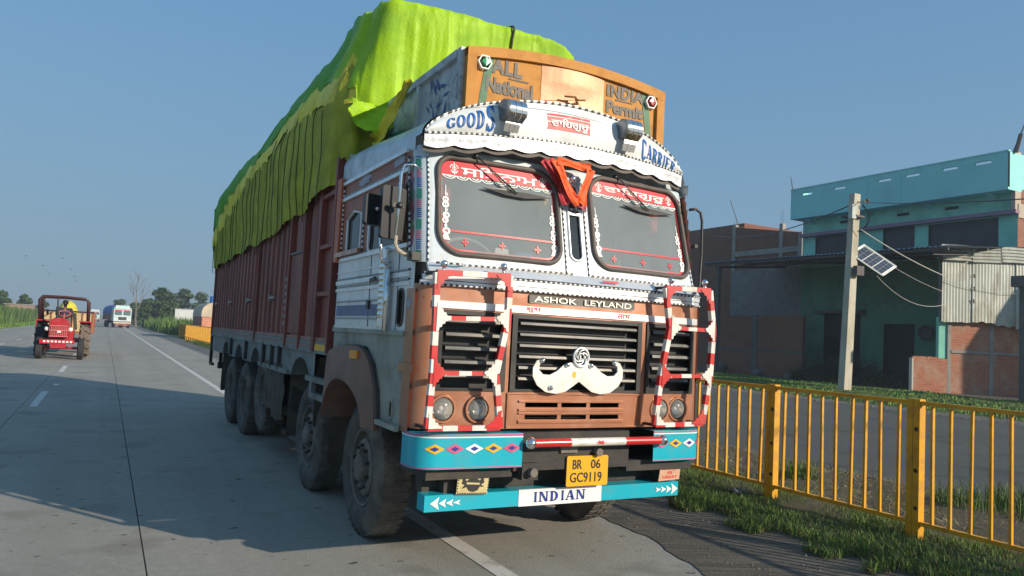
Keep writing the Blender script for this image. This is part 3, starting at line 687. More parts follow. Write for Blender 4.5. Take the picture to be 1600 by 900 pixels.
fband(XL+.06, XR-.06, 2.02, 2.084, ALU, .03); fband(XL+.03, XR-.03, 1.965, 2.0, ALU, .022); fband(XL+.02, XR-.02, 1.925, 1.96, ALU, .018)
fbead(XL+.10, 3.03, 2.078, 2.09, off=.032); fbead(3.2, XR-.07, 2.09, 2.078, off=.032)
fbead(XL+.02, XR-.02, 2.008, off=.02); fbead(XL+.02, XR-.02, 1.932, off=.02)
fband(XL+.10, XR-.06, 1.775, 1.825, ALU, .012, name='chrome_strip')
b = MB(); b.poly([(3.28, 2.045), (3.42, 2.045), (3.41, 2.06), (3.27, 2.06)], lambda u, v, t: F(u, v, t+.03), .006); b.build('red_reflector', LRED, truck)
# maker's name plate
pl = MB(); pl.poly(rrect(2.66, 1.852, 3.60, 1.915, .012, 3), lambda u, v, t: F(u, v, t), .012); npl = pl.build('name_plate', mat('name_plate_grey', (.09, .085, .075), .4, .3, .2, 20), truck)
NAMEG = mat('name_letter_silver', (.62, .60, .55), .35, .5, .1, 20)
lettering('lettering', 'ASHOK', lambda u, v: F(2.70+.36*u, 1.862+.042*v, .0135), NAMEG, npl, .014)
lettering('lettering', 'LEYLAND', lambda u, v: F(3.13+.44*u, 1.862+.042*v, .0135), NAMEG, npl, .014)
lettering('lettering', '\u0936\u0941\u092d', lambda u, v: F(2.64+.12*u, 1.782+.038*v, .0145), LRED, truck, .012)
lettering('lettering', '\u0932\u093e\u092d', lambda u, v: F(3.44+.12*u, 1.782+.036*v, .0145), LRED, truck, .012)
# --- windscreens
def windscreen(WP, x0, x1, mirror, text, tx0, tx1):
    cx = (x0+x1)/2; rec = -.012; z1 = max(p[1] for p in WP)
    w_ = MB(); w_.grid(lambda x, z: F(x, z, rec), frange(x0-.01, x1+.01, 10), frange(2.125, z1+.01, 4)); w = w_.build('windscreen', GLASS, truck, smooth=True)
    b = MB(); b.tube([F(x, z, .006) for x, z in WP], .021, 8, closed=True); b.build('rubber_seal', RUBBER, w, smooth=True)
    # red border line
    def off(pts, d):
        c = (sum(p[0] for p in pts)/len(pts), sum(p[1] for p in pts)/len(pts)); o = []
        n = len(pts)
        for i in range(n):
            a = Vector(pts[i-1]); c_ = Vector(pts[(i+1) % n]); t = (c_-a); t.normalize(); nn = Vector((-t.y, t.x)); p = Vector(pts[i]); q = p+nn*d; o.append((q.x, q.y))
        return o
    i1, i2 = off(WP, .020), off(WP, .034); b = MB(); n = len(i1)
    b.add([F(*p, rec+.003) for p in i1]+[F(*p, rec+.003) for p in i2], [(i, (i+1) % n, n+(i+1) % n, n+i) for i in range(n)]); b.build('red_border', LRED, w)
    # header banner clipped to the pane
    zt = z1-.13; pts = [p for p in i1]
    poly = [p for p in i1 if p[1] > zt]
    poly = sorted(poly, key=lambda p: math.atan2(p[1]-(zt+.05), p[0]-cx))
    poly = [(x0+.022, zt)]+[(x1-.022, zt)]+poly
    b = MB(); b.grid(lambda x, z: F(x, z, rec+.005), frange(x0+.02, x1-.02, 60), frange(zt, z1-.004, 16), hole=lambda x, z: not inside(i1, x, z))
    hd = b.build('header_banner', LRED, w)
    lettering('lettering', text, lambda u, v: F(tx0+(tx1-tx0)*u, zt+.009+.080*v, rec+.008), LWHITE, hd, .018)
    for ex in (tx0-.052, tx1+.052):   # the round emblem at each end
        b = MB(); c = (ex, zt+.05); rs_ = .030
        for a0, a1, r0, r1 in ((0, 360, .017, .012), (-150, -30, .034, .026), (110, 175, .034, .027), (5, 70, .034, .027)):
            N = 16
            for k in range(N):
                p = []
                for (aa, rr) in ((a0+(a1-a0)*k/N, r0), (a0+(a1-a0)*(k+1)/N, r0), (a0+(a1-a0)*(k+1)/N, r1), (a0+(a1-a0)*k/N, r1)):
                    p.append(F(c[0]+rr*math.cos(R(aa)), c[1]+rr*math.sin(R(aa)), rec+.008))
                b.add(p, [(0, 1, 2, 3)])
        for q in ([(-.004, -.045), (.004, -.045), (.004, .04), (0, .05), (-.004, .04)], [(-.018, -.036), (.018, -.036), (.018, -.030), (-.018, -.030)]):
            b.poly([(c[0]+u, c[1]+v) for u, v in q], lambda u, v, t: F(u, v, rec+.0085))
        b.build('emblem', LWHITE, hd)
    # lace fringe under the banner
    b = MB(); n = 9; wdt = (x1-x0-.07)/n
    for i in range(n):
        ccx = x0+.035+wdt*(i+.5)
        for r0, r1 in ((.5, .40), (.26, .16)):
            for k in range(10):
                p = []
                for (aa, rr) in ((180+18*k, r0), (180+18*(k+1), r0), (180+18*(k+1), r1), (180+18*k, r1)):
                    p.append(F(ccx+rr*wdt*math.cos(R(aa)), zt-.003+rr*wdt*.55*math.sin(R(aa)), rec+.005))
                b.add(p, [(0, 1, 2, 3)])
    b.poly([(x0+.03, zt-.01), (x1-.03, zt-.01), (x1-.03, zt-.001), (x0+.03, zt-.001)], lambda u, v, t: F(u, v, rec+.0055)); b.build('lace_fringe', LWHITE, w)
    # standing lace motifs near both sides
    for ex, ztop, sg in ((x0+.055, 2.62, 1), (x1-.055, 2.58, -1)):
        b = MB(); zb = ztop-.36
        for k in range(9):
            zc = zb+.02+.36*k/9.5; rr = .022+.010*math.sin(k*2.2); ccx = ex+.004*math.sin(k*1.7)
            for a0 in range(0, 360, 45):
                p = [F(ccx+r_*math.cos(R(a_)), zc+r_*.9*math.sin(R(a_)), rec+.005) for a_, r_ in ((a0, rr), (a0+45, rr), (a0+45, rr*.45), (a0, rr*.45))]
                b.add(p, [(0, 1, 2, 3)])
        b.poly([(ex-.032, zb-.005), (ex+.032, zb-.005), (ex+.026, zb+.012), (ex-.026, zb+.012)], lambda u, v, t: F(u, v, rec+.0055))
        b.poly([(ex-.006, zb), (ex+.006, zb), (ex+.003, ztop+.03), (ex-.003, ztop+.03)], lambda u, v, t: F(u, v, rec+.0052))
        b.build('lace_motif', LWHITE, w)
    b = MB(); b.grid(lambda x, z: F(x, z, rec+.005), frange(x0+.02, x1-.02, 8), (2.315, 2.329)); b.build('red_line', LRED, w)
    for k in range(3):
        ccx = x0+.20+(x1-x0-.40)*k/2; b = MB(); zc = 2.25; r0 = .034
        for a0 in (0, 90, 180, 270):
            p = [(0, 0), (.45, .28), (1, 0), (.45, -.28)]
            b.poly([(ccx+r0*(u*math.cos(R(a0))-v*math.sin(R(a0))), zc+r0*(u*math.sin(R(a0))+v*math.cos(R(a0)))) for u, v in p], lambda u, v, t: F(u, v, rec+.005+.0003*(a0//90)))
        b.build('red_flower', LRED, w)
    # wiper hung from above
    b = MB(); px, pz = (x0+.28, z1+.03) ; qx, qz = (x0+.60, z1-.21)
    b.tube([F(px, pz, .03), F(px+.04, pz-.035, .05), F(qx, qz, .035)], .006, 6); b.tube([F(px+.10, pz-.09, .04), F(qx-.04, qz+.002, .03)], .0035, 5)
    b.sphere(F(px, pz, .03), .022, 10)
    wp = b.build('wiper', BLACK, w, smooth=True)
    b = MB(); bl = [(qx-.27, qz+.012), (qx-.08, qz+.028), (qx+.08, qz+.020), (qx+.30, qz+.006), (qx+.08, qz-.026), (qx-.08, qz-.022)]
    b.poly(bl, lambda u, v, t: F(u, v, t+.008), .016); b.build('wiper_blade', BLACK, wp)
    return w
windscreen(WL, 1.99, 2.965, False, '\u0a38\u0a3f\u0a24\u0a28\u0a3e\u0a2e', 2.165, 2.79)
windscreen(WR, 3.265, 4.265, True, '\u0a35\u0a3e\u0a3f\u0a39\u0a17\u0a41\u0a30\u0a42', 3.425, 4.10)
# narrow pillar window between them
b = MB(); b.grid(lambda x, z: F(x, z, -.01), (3.04, 3.16), (2.19, 2.5, 2.81)); w = b.build('pillar_window', SGLASS, truck)
b = MB(); b.tube([F(x, z, .004) for x, z in QP], .011, 6, closed=True); b.build('pillar_frame', ALU, w, smooth=True)
b = MB(); b.bar(F(3.045, 2.565, .004), F(3.155, 2.565, .004), .02, .02); b.build('crossbar', ALU, w)
for xx in (3.0, 3.20): fbead(xx, xx+.01*(1 if xx > 3.1 else -1), 2.10, 2.80, n=2) if False else bead(([F(xx, z, .003) for z in frange(2.09, 2.83, 6)], (0, -1, 0), (1, 0, 0)), wd=.012, t=.008)
for xx in (XL+.075, XR-.075): bead(([F(xx, z, .002) for z in frange(2.09, 2.86, 6)], (0, -1, 0), (1, 0, 0)), wd=.014, t=.008)
# coloured tape on the two corner posts
for sg, xc in ((-1, XL), (1, XR)):
    tb = MB(); i = 0; z = 2.09
    while z < 2.84:
        for (mi, hh, n) in ((2, .075, 1), (0, .009, 5), (1, .009, 4)):
            for k in range(n):
                if z > 2.84: break
                c = [xc-sg*.028, xc-sg*.004]
                tb.add([F(xc-sg*.034, z, .004), F(xc-sg*.012, z, .004), F(xc-sg*.012, z+hh, .004), F(xc-sg*.034, z+hh, .004)], [(0, 1, 2, 3)], mi)
                yy = fy(xc-sg*.0005, z)
                tb.add([F(xc-sg*.012, z, .004), (xc+sg*.004, yy+.03, z), (xc+sg*.004, yy+.03, z+hh), F(xc-sg*.012, z+hh, .004)], [(0, 1, 2, 3)], mi)
                z += hh+(.006 if n > 1 else .01)
    tb.build('corner_tape', [BLUE, PINK, GREEN], truck)
# --- visor over the windscreens
VC, VH = 3.07, 1.225
def vy(x, z): u = (x-VC)/VH; return 4.815+.13*u*u+.07*u+(z-3.0)*.14
def arch(x): u = max(-1, min(1, (x-VC)/(VH-.004))); return 2.985+.045*(u+1)+.375*max(0, 1-u*u)**.6
def bl(x): u = (x-VC)/VH; return 2.985+.045*(u+1)+.06*(1-u*u)
VX = frange(VC-VH+.006, VC+VH-.006, 120)
def V(x, s, t=0):   # s 0..1 between bead line and arch
    z = bl(x)+(arch(x)-bl(x))*s; return (x, vy(x, z)-t-.035*math.sin(math.pi*min(1, s)), z)
vis = MB(); vis.grid(lambda x, s: V(x, s), VX, frange(0, 1, 10)); visor = vis.build('visor', WHITE, truck, smooth=True)
def sk(x): return .085+.022*abs(math.sin((x-XL)/.115*math.pi*.5*1.0)) if True else 0
b = MB(); b.grid(lambda x, s: (x, vy(x, bl(x))-.012-.004*math.sin(s*6)+.006*nz(x*14, s*3), bl(x)-s*sk(x)), VX, frange(0, 1, 4)); b.build('visor_skirt', mat('skirt_tin', (.74, .75, .77), .38, .3, .08, 8, bump=.5, bscale=16, coat=.2), visor, smooth=True)
b = MB(); b.grid(lambda x, s: (x, vy(x, bl(x))+.012, bl(x)-s*(sk(x)+.03)), VX, frange(0, 1, 2)); b.build('visor_underlay', RUBBER, visor)
bead(([(x, vy(x, bl(x))-.012, bl(x)) for x in frange(VC-VH+.01, VC+VH-.01, 40)], (0, -1, 0), (0, 0, 1)), par=visor, wd=.02, dash=.024)
bead(([(x, vy(x, arch(x))-.006, arch(x)-.004) for x in [VC-VH+.008]+[VC-VH*math.cos(math.pi*i/60)*.995 for i in range(1, 60)]+[VC+VH-.008]], (0, -1, .3), (0, 0, 1)), par=visor, wd=.02, dash=.026)
def vline(x0, x1, s0, s1, t=.006):
    return lambda u, v: V(x0+(x1-x0)*u, s0+(s1-s0)*v, t)
gh = [(.22-.02*i, .62+.085*i) for i in range(5)]
serif_word('GOODS', lambda u, v: V(1.995+.375*u, v, .006), [(.20, .68), (.22, .72), (.20, .74), (.17, .78), (.10, .92)]).build('lettering', BLUE, visor)
serif_word('CARRIER', lambda u, v: V(3.755+.43*u, v, .006), [(.02, .74), (.12, .62), (.06, .58), (.02, .56), (0.0, .56), (-.03, .55), (-.05, .55)]).build('lettering', BLUE, visor)
b = MB(); b.grid(lambda x, s: V(x, s, .004), frange(2.80, 3.20, 12), (.30, .62)); vb = b.build('visor_banner', mat('faded_red_banner', (.62, .07, .07), .5, 0, .2, 20, dirt=(.7, .45, .4), dscale=14, damt=.6), visor)
lettering('lettering', '\u0a35\u0a3e\u0a3f\u0a39\u0a17\u0a41\u0a30\u0a42', vline(2.83, 3.18, .32, .60, .007), LWHITE, vb, .02)
b = MB(); b.grid(lambda x, s: V(x, s, .004), frange(2.80, 3.20, 12), (.655, .70)); b.build('visor_stripe', MATS['faded_red_banner'], visor)
# chrome hooded marker lamps on the visor
for xx in (2.45, 3.54):
    z1 = arch(xx)-.09; z0 = bl(xx)+.02; y0 = vy(xx, z1)-.035
    b = MB(); b.lathe([(-.055, 0), (-.055, .072), (-.045, .080), (-.02, .080), (-.02, .0)], (xx, y0-.04, z1), 'x', 28); lm = b.build('marker_lamp', mat('lamp_disc_grey', (.22, .23, .24), .35, .6, .15, 10), visor, smooth=True, angle=40)
    b = MB()
    for o_ in (.0, .048, .096):
        P = []; 
        for k in range(15):
            a = R(150-k*15); P.append((xx+o_, y0-.04-.075*math.sin(a)*1.0, z1+.085*math.cos(R(k*15-30))))
        pts = [(xx+o_, y0+.02, z1+.07)]+[(xx+o_, y0-.03-.085*math.sin(R(a)), z1+.09*math.cos(R(a))) for a in range(0, 130, 15)]+[(xx+o_*.9-.01, y0-.075, z1-.09), (xx+o_*.8-.015, y0-.075, z0+.06), (xx+o_*.75-.02, y0-.06, z0)]
        for i in range(len(pts)-1):
            a, c = Vector(pts[i]), Vector(pts[i+1]); hw_ = .022
            b.add([a-Vector((hw_, 0, 0)), a+Vector((hw_, 0, 0)), c+Vector((hw_, 0, 0)), c-Vector((hw_, 0, 0))], [(0, 1, 2, 3)])
            b.add([a-Vector((hw_, 0, 0)), c-Vector((hw_, 0, 0)), c+Vector((-hw_, .02, 0)), a+Vector((-hw_, .02, 0))], [(0, 1, 2, 3)])
            b.add([a+Vector((hw_, 0, 0)), a+Vector((hw_, .02, 0)), c+Vector((hw_, .02, 0)), c+Vector((hw_, 0, 0))], [(0, 1, 2, 3)])
    b.build('chrome_hood', CHROME, lm, smooth=True, angle=30)
# --- roof behind the visor
b = MB(); b.grid(lambda a, t_: (lambda x_, y: (x_, y, 2.985+.34*max(0, math.sin(a))**.95+.10*smst(4.9, 6.8, y)))(XC-HW*math.cos(a)*.998, vy(XC-HW*math.cos(a)*.998, 3.0)+.015+t_*(6.845-vy(XC-HW*math.cos(a)*.998, 3.0))), frange(0, math.pi, 40), frange(0, 1, 8)); 
for sx in (XL+.002, XR-.002): b.grid(lambda y, z: (sx, y, 2.90+(.09+.10*smst(4.9, 6.8, y))*z), frange(5.0, 6.86, 8), (0, 1))
for k in range(8):
    pass
b.build('cab_roof', SILVER, truck, smooth=True, angle=50)
b = MB(); b.box((XL+.01, 6.80, 2.85), (XR-.01, 6.84, 3.12)); b.build('roof_rear_panel', SILVER, truck)

# --- sign box on the roof, set a little further back than the visor
SK[0] = .945*1.035
sg = MB(); SX0, SX1, SY = 2.165, 3.985, 4.93
def stop(x): u = (x-(SX0+SX1)/2)/((SX1-SX0)/2); return 3.69+.085*(1-u*u)+.02*(u+1)*.5
def P(u, v, t=0): return (u, SY-t, v)
b = MB(); xs = frange(SX0, SX1, 40)
for i in range(40):
    a, c = xs[i], xs[i+1]
    for (z0a, z0c, z1a, z1c, y0) in ((stop(a)-.075, stop(c)-.075, stop(a), stop(c), SY-.03),):
        b.add([(a, y0, z0a), (c, y0, z0c), (c, y0, z1c), (a, y0, z1a), (a, y0+.06, z0a), (c, y0+.06, z0c), (c, y0+.06, z1c), (a, y0+.06, z1a)], [(0, 1, 2, 3), (0, 4, 5, 1), (3, 2, 6, 7), (5, 4, 7, 6)])
b.box((SX0, SY-.028, 3.16), (SX0+.075, SY+.03, stop(SX0)-.06)); b.box((SX1-.075, SY-.028, 3.16), (SX1, SY+.03, stop(SX1)-.06))
sign = b.build('roof_sign', SIGNOR, truck)
b = MB(); b.grid(lambda x, z: (x, SY, 3.15+(stop(x)-.06-3.15)*z), frange(SX0+.07, SX1-.07, 20), (0, 1)); b.build('sign_board', SIGNOR, sign)
b = MB(); b.grid(lambda x, z: (x, SY-.004-.035*math.cos((x-3.09)/.29*math.pi/2)*(.6+.4*math.sin(z*9)), 3.17+(stop(x)-.085-3.17)*z), frange(2.80, 3.38, 16), frange(0, 1, 8)); b.build('copper_sheet', SIGNCU, sign, smooth=True)
for x0_, sgn, m in ((SX0+.10, 1, GREEN), (SX1-.10, -1, GREEN)):
    b = MB(); b.poly([(x0_, 3.18), (x0_+sgn*.05, 3.18), (x0_+sgn*.13, 3.66), (x0_+sgn*.06, 3.66)], lambda u, v, t: P(u, v, .004)); b.build('green_ribbon_stripe', mat('dull_green_paint', (.06, .17, .09), .6, 0, .15, 12), sign)
for xx, m in ((SX0+.14, LGREEN), (SX1-.14, LCRIM)):
    b = MB(); b.lathe([(0, .062), (-.02, .058), (-.02, .048)], (xx, SY-.012, 3.60), 'y', 6); l_ = b.build('marker_light', LWHITE, sign)
    b = MB(); b.lathe([(0, .046), (-.03, .034), (-.032, 0)], (xx, SY-.02, 3.60), 'y', 4); b.build('lens', m, l_)
tx = lambda x0, x1, z0, z1, z0b=None: (lambda u, v: (x0+(x1-x0)*u, SY-.006, z0+(z1-z0)*v+(z0b or 0)*u))
lettering('lettering', 'ALL', tx(2.37, 2.63, 3.545, 3.66), SIGNGR, sign, .055, 0, 1.15)
lettering('lettering', 'National', tx(2.33, 2.73, 3.395, 3.515), SIGNGR, sign, .045)
lettering('lettering', 'INDIA', tx(3.41, 3.78, 3.575, 3.675), SIGNGR, sign, .05, 0, 1.1)
lettering('lettering', 'Permit', tx(3.41, 3.78, 3.44, 3.545), SIGNGR, sign, .045)
for x0_, z_ in ((2.52, 3.522), (3.50, 3.554)):
    b = MB(); b.poly([(x0_, z_), (x0_+.17, z_), (x0_+.17, z_+.012), (x0_, z_+.012)], lambda u, v, t: P(u, v, .006)); b.build('underline', SIGNGR, sign)
b = MB(); b.tube([(2.98, SY-.06, 3.47), (3.06, SY-.075, 3.475), (3.10, SY-.07, 3.46), (3.17, SY-.06, 3.475)], .008, 6); b.tube([(3.07, SY-.07, 3.485), (3.095, SY-.07, 3.42)], .008, 6)
for dx, dz in ((-.18, -.22), (.20, -.22), (-.28, -.05)): b.tube([(3.09, SY-.065, 3.46), (3.09+dx, SY-.03, 3.46+dz)], .0028, 4)
b.build('wire_knot', mat('brass_wire', (.25, .16, .05), .5, .5, .3, 30), sign)
SIDEW = mat('weathered_white_side', (.50, .53, .55), .5, .1, .12, 6, dirt=(.10, .10, .11), dscale=9, damt=.8)
for sx, s_ in ((SX0, 1), (SX1, -1)):
    b = MB(); b.box((min(sx, sx+s_*.02), SY+.03, 3.12), (max(sx, sx+s_*.02), 6.72, 3.64)); sp = b.build('sign_side', SIDEW, sign)
    b = MB()
    for y0 in (SY+.03, 5.80, 6.66): b.box((min(sx-s_*.03, sx), y0, 3.12), (max(sx-s_*.03, sx), y0+.07, 3.70))
    b.box((min(sx-s_*.035, sx+s_*.02), SY+.105, 3.64), (max(sx-s_*.035, sx+s_*.02), 6.73, 3.70)); b.build('side_rail', SIDEW, sp)
    b = MB()
    def Q(y, z, t=.004): return (sx-s_*t, y, z)
    b.poly([(5.98, 3.22), (6.50, 3.24), (6.60, 3.40), (6.1, 3.34)], lambda u, v, t: Q(u, v)); b.build('painted_swash', GREEN, sp)
    b = MB(); rs = random.Random(3)
    for k in range(16):
        y0 = rs.uniform(5.15, 5.65); z0 = rs.uniform(3.25, 3.58); a = rs.uniform(-1.2, 1.9); L_ = rs.uniform(.04, .10); w_ = L_*.18
        b.poly([(y0-L_*math.cos(a), z0-L_*math.sin(a)), (y0+w_*math.sin(a), z0-w_*math.cos(a)), (y0+L_*math.cos(a), z0+L_*math.sin(a)), (y0-w_*math.sin(a), z0+w_*math.cos(a))], lambda u, v, t: Q(u, v, .004+.0002*k))
    b.build('painted_leaves', NAVY, sp)

SK[0] = .945
# --- ladder guards of red and white square tube
def guard(cor, name='bull_guard', mirror=False):
    """cor: (tl, tr, br, bl, mid1l, mid1r, mid2l, mid2r) in x,z at y"""
    Y = 4.60; tl, tr, br, bl_, m1l, m1r, m2l, m2r = cor
    root = MB()
    def seg(p, q, n, w_=.040, start=0):
        for i in range(n):
            a = (p[0]+(q[0]-p[0])*i/n, p[1]+(q[1]-p[1])*i/n); c = (p[0]+(q[0]-p[0])*(i+1)/n, p[1]+(q[1]-p[1])*(i+1)/n)
            root.bar((a[0], Y, a[1]), (c[0], Y, c[1]), w_, w_, (i+start) % 2, up=(0, 1, 0))
    seg(bl_, m2l, 5, start=0); seg(m2l, m1l, 4, start=1); seg(m1l, tl, 4, start=0)
    seg(br, m2r, 5, start=0); seg(m2r, m1r, 4, start=1); seg(m1r, tr, 4, start=0)
    seg(tl, tr, 3, .038, 0); seg(m1l, m1r, 5, .030, 1); seg(m2l, m2r, 5, .030, 1); seg(bl_, br, 5, .034, 0)
    g = root.build(name, [RED, WBAR], truck)
    # scalloped gussets in the corners
    def gusset(c, sx, sz, s, mi):
        gb = MB(); p = [(0, 0), (1, 0), (.92, .16), (.70, .22), (.66, .38), (.46, .42), (.42, .62), (.24, .68), (.20, .92), (0, 1)]
        gb.poly([(c[0]+sx*u*s, c[1]+sz*v*s) for u, v in (p if sx*sz > 0 else p[::-1])], lambda u, v, t: (u, Y-.0195-t, v), .005); gb.build('gusset', [RED, WBAR][mi], g)
    gusset(tl, 1, -1, .11, 0); gusset(tr, -1, -1, .11, 0); gusset(bl_, 1, 1, .10, 1); gusset(br, -1, 1, .12, 0)
    for (c, sx, mi) in ((m1l, 1, 1), (m1r, -1, 1), (m2l, 1, 0), (m2r, -1, 1)):
        gusset(c, sx, 1, .10, mi); gusset(c, sx, -1, .09, mi)
    for c in (tl, tr):
        fb = MB(); off = .05 if c is tl else -.05
        fb.tube([(c[0]+off, Y, c[1]), (c[0]+off, Y, c[1]+.04)], .012, 8); fb.sphere((c[0]+off, Y, c[1]+.06), .026, 14); fb.build('ball_finial', CHROME, g, smooth=True)
    for (x_, z_) in (tl, tr, bl_, br, m1l, m1r): 
        pass
    sb = MB()
    for (x_, z_) in (tl, tr, bl_, br): sb.bar((x_, Y+.017, z_-.0), (x_, fy(max(XL+.03, min(XR-.03, x_)), z_)+.02, z_), .022)
    sb.build('mounting_bracket', BLACK, g)
guard(((1.895, 2.00), (2.44, 2.02), (2.42, .98), (1.89, .98), (1.905, 1.70), (2.44, 1.72), (1.905, 1.34), (2.37, 1.345)))
guard(((3.82, 2.045), (4.27, 2.055), (4.235, .99), (3.76, .985), (3.875, 1.735), (4.32, 1.735), (3.80, 1.36), (4.30, 1.37)))

# --- chrome knot badge and white moustache
YM = fy(XC, 1.45)-.045
mp = [(.0, .0), (.055, -.045), (.12, -.095), (.20, -.115), (.29, -.10), (.365, -.04), (.405, .04), (.405, .12), (.375, .18), (.33, .20), (.315, .175), (.35, .15), (.355, .10), (.32, .06), (.26, .055), (.20, .09), (.14, .15), (.08, .175), (.0, .145)]
MX = XC-.015; full = [(MX+x*.97, 1.30+z*.79) for x, z in mp]+[(MX-x*.97, 1.30+z*.79) for x, z in reversed(mp[1:-1])]
b = MB(); b.poly(full, lambda u, v, t: (u, YM+.006-t, v), .012); mo = b.build('moustache_plate', mat('moustache_white', (.80, .79, .74), .35, 0, .06, 9, dirt=(.45, .38, .28), dscale=8, damt=.5), truck)
for dx, dz in ((-.33, .185), (-.115, .15), (.10, .15), (.31, .185), (-.25, -.06)):
    b = MB(); b.sphere((MX+dx*.97, YM-.012, 1.30+dz*.79), .019, 12); b.build('ball_stud', CHROME, mo, smooth=True)
b = MB(); b.poly([(3.02, 1.335), (3.05, 1.325), (3.06, 1.365), (3.03, 1.375)], lambda u, v, t: (u, YM-.0075, v)); b.build('yellow_mark', YEL, mo)
c0 = (XC-.01, YM-.012, 1.478); b = MB(); N = 32
b.tube([(c0[0]+.064*math.cos(6.283*k/N), c0[1], c0[2]+.068*math.sin(6.283*k/N)) for k in range(N)], .011, 6, closed=True)
for k in range(6):
    a = k*math.pi/3; P0 = []
    for j in range(7):
        t_ = j/6; rr = .06-.03*t_; aa = a+1.35*t_; P0.append((c0[0]+rr*math.cos(aa), c0[1], c0[2]+rr*math.sin(aa)))
    b.tube(P0, .006, 5)
b.tube([(c0[0]+.026*math.cos(6.283*k/16), c0[1], c0[2]+.028*math.sin(6.283*k/16)) for k in range(16)], .005, 5, closed=True)
bd = b.build('round_badge', ALU, truck, smooth=True)
b = MB(); b.lathe([(.012, 0), (.012, .062)], c0, 'y', 24); b.build('badge_back', BLACK, bd)
lettering('lettering', 'L', lambda u, v: (c0[0]-.010+.022*u, c0[1]-.004, c0[2]-.016+.034*v), ALU, bd, .02)
# --- bumper
def bump_path(n=10):
    pts = []; y0 = 4.655; r = .16; x0, x1 = XL+.0, XR+.0
    pts.append((x0, y0+r+.10)); pts.append((x0, y0+r))
    for k in range(1, n): a = R(180+90*k/n); pts.append((x0+r+r*math.cos(a), y0+r+r*math.sin(a)))
    pts.append((x0+r, y0)); 
    return pts
def bumper_side(sgn):
    pts = bump_path(); xe = 2.70
    pts += [(1.98+.13*i, 4.655-.004*i) for i in range(1, 6)]
    if sgn > 0: pts = [(XC*2-x-.03, y) for x, y in pts[:-2]]+[(3.79, 4.64)]
    z0, z1 = .70, .935
    # bottom edge rises a little towards the corner
    b = MB(); n = len(pts)
    arc = [0]
    for i in range(1, n): arc.append(arc[-1]+math.hypot(pts[i][0]-pts[i-1][0], pts[i][1]-pts[i-1][1]))
    def B(sv, v, t=0):
        i = 0
        while i < n-2 and arc[i+1] < sv: i += 1
        f = (sv-arc[i])/(arc[i+1]-arc[i]); p = Vector((pts[i][0]*(1-f)+pts[i+1][0]*f, pts[i][1]*(1-f)+pts[i+1][1]*f)); d = Vector((pts[i+1][0]-pts[i][0], pts[i+1][1]-pts[i][1])).normalized()
        nn = Vector((d.y, -d.x)) if sgn < 0 else Vector((-d.y, d.x)); q = p+nn*t; return (q.x, q.y, v)
    ss = frange(0, arc[-1], 44)
    b.grid(lambda s_, v: B(s_, v), ss, (z0, z1)); b.grid(lambda s_, v: B(s_, z0, v), ss, (-.05, 0)); b.grid(lambda s_, v: B(s_, z1, v), ss, (-.12, 0))
    bm_ = b.build('bumper', CYAN, truck, smooth=True, angle=40)
    b = MB(); b.grid(lambda s_, v: B(s_, v, .003), ss, (z1-.014, z1-.006)); b.grid(lambda s_, v: B(s_, v, .003), ss, (z0+.006, z0+.012)); b.build('pink_pinstripe', PINK, bm_)
    b = MB(); b.grid(lambda s_, v: B(s_, v, .003), ss, (z1-.028, z1-.020)); b.build('white_pinstripe', LWHITE, bm_)
    cols = [YEL, PINK, LWHITE, YEL, PINK]; L0 = arc[-1]; zc = .835
    for k in range(5 if sgn < 0 else 4):
        sc = L0-.085-.142*k if sgn < 0 else L0-.085-.142*k; cm = [PINK, YEL, LWHITE, PINK, YEL][k] if sgn < 0 else [PINK, YEL, LWHITE, PINK][k]
        dm = [(-.068, 0), (0, -.034), (.068, 0), (0, .034)]
        for sc_, m, t in ((1, cm, .004), (.46, NAVY, .006)):
            b = MB()
            for q in range(4):
                u0, v0 = dm[q]; u1, v1 = dm[(q+1) % 4]
                b.add([B(sc+u0*sc_, zc+v0*sc_, t), B(sc+(u0+u1)/2*sc_, zc+(v0+v1)/2*sc_, t), B(sc+u1*sc_, zc+v1*sc_, t), B(sc, zc, t)], [(0, 1, 3), (1, 2, 3)])
            b.build('diamond', m, bm_)
    return bm_
bumper_side(-1); bumper_side(1)
b = MB()
b.box((2.60, 4.70, .66), (3.60, 4.86, .93)); b.box((2.65, 4.66, .60), (2.78, 4.80, .72)); b.box((1.95, 4.72, .62), (2.6, 5.2, .70)); b.box((3.6, 4.72, .62), (4.25, 5.2, .70))
b.box((2.0, 4.9, .50), (4.2, 5.02, .64)); b.box((2.12, 4.80, .42), (2.24, 5.0, .72)); b.box((3.96, 4.80, .42), (4.08, 5.0, .72))
b.box((1.95, 4.80, .93), (4.25, 5.6, 1.0)); b.box((2.4, 4.95, .70), (3.8, 6.6, .95))
b.build('front_frame', DARK, truck)
b = MB(); b.box((2.98, 4.68, .78), (3.12, 4.705, .86)); b.build('tow_fitting', RIMM, truck)
for p in ((3.30, 4.70, .78), (2.72, 4.66, .66)): b = MB(); b.lathe([(0, .03), (-.05, .03), (-.05, .0)], p, 'y', 12); b.build('tow_pin', RIMM, truck)
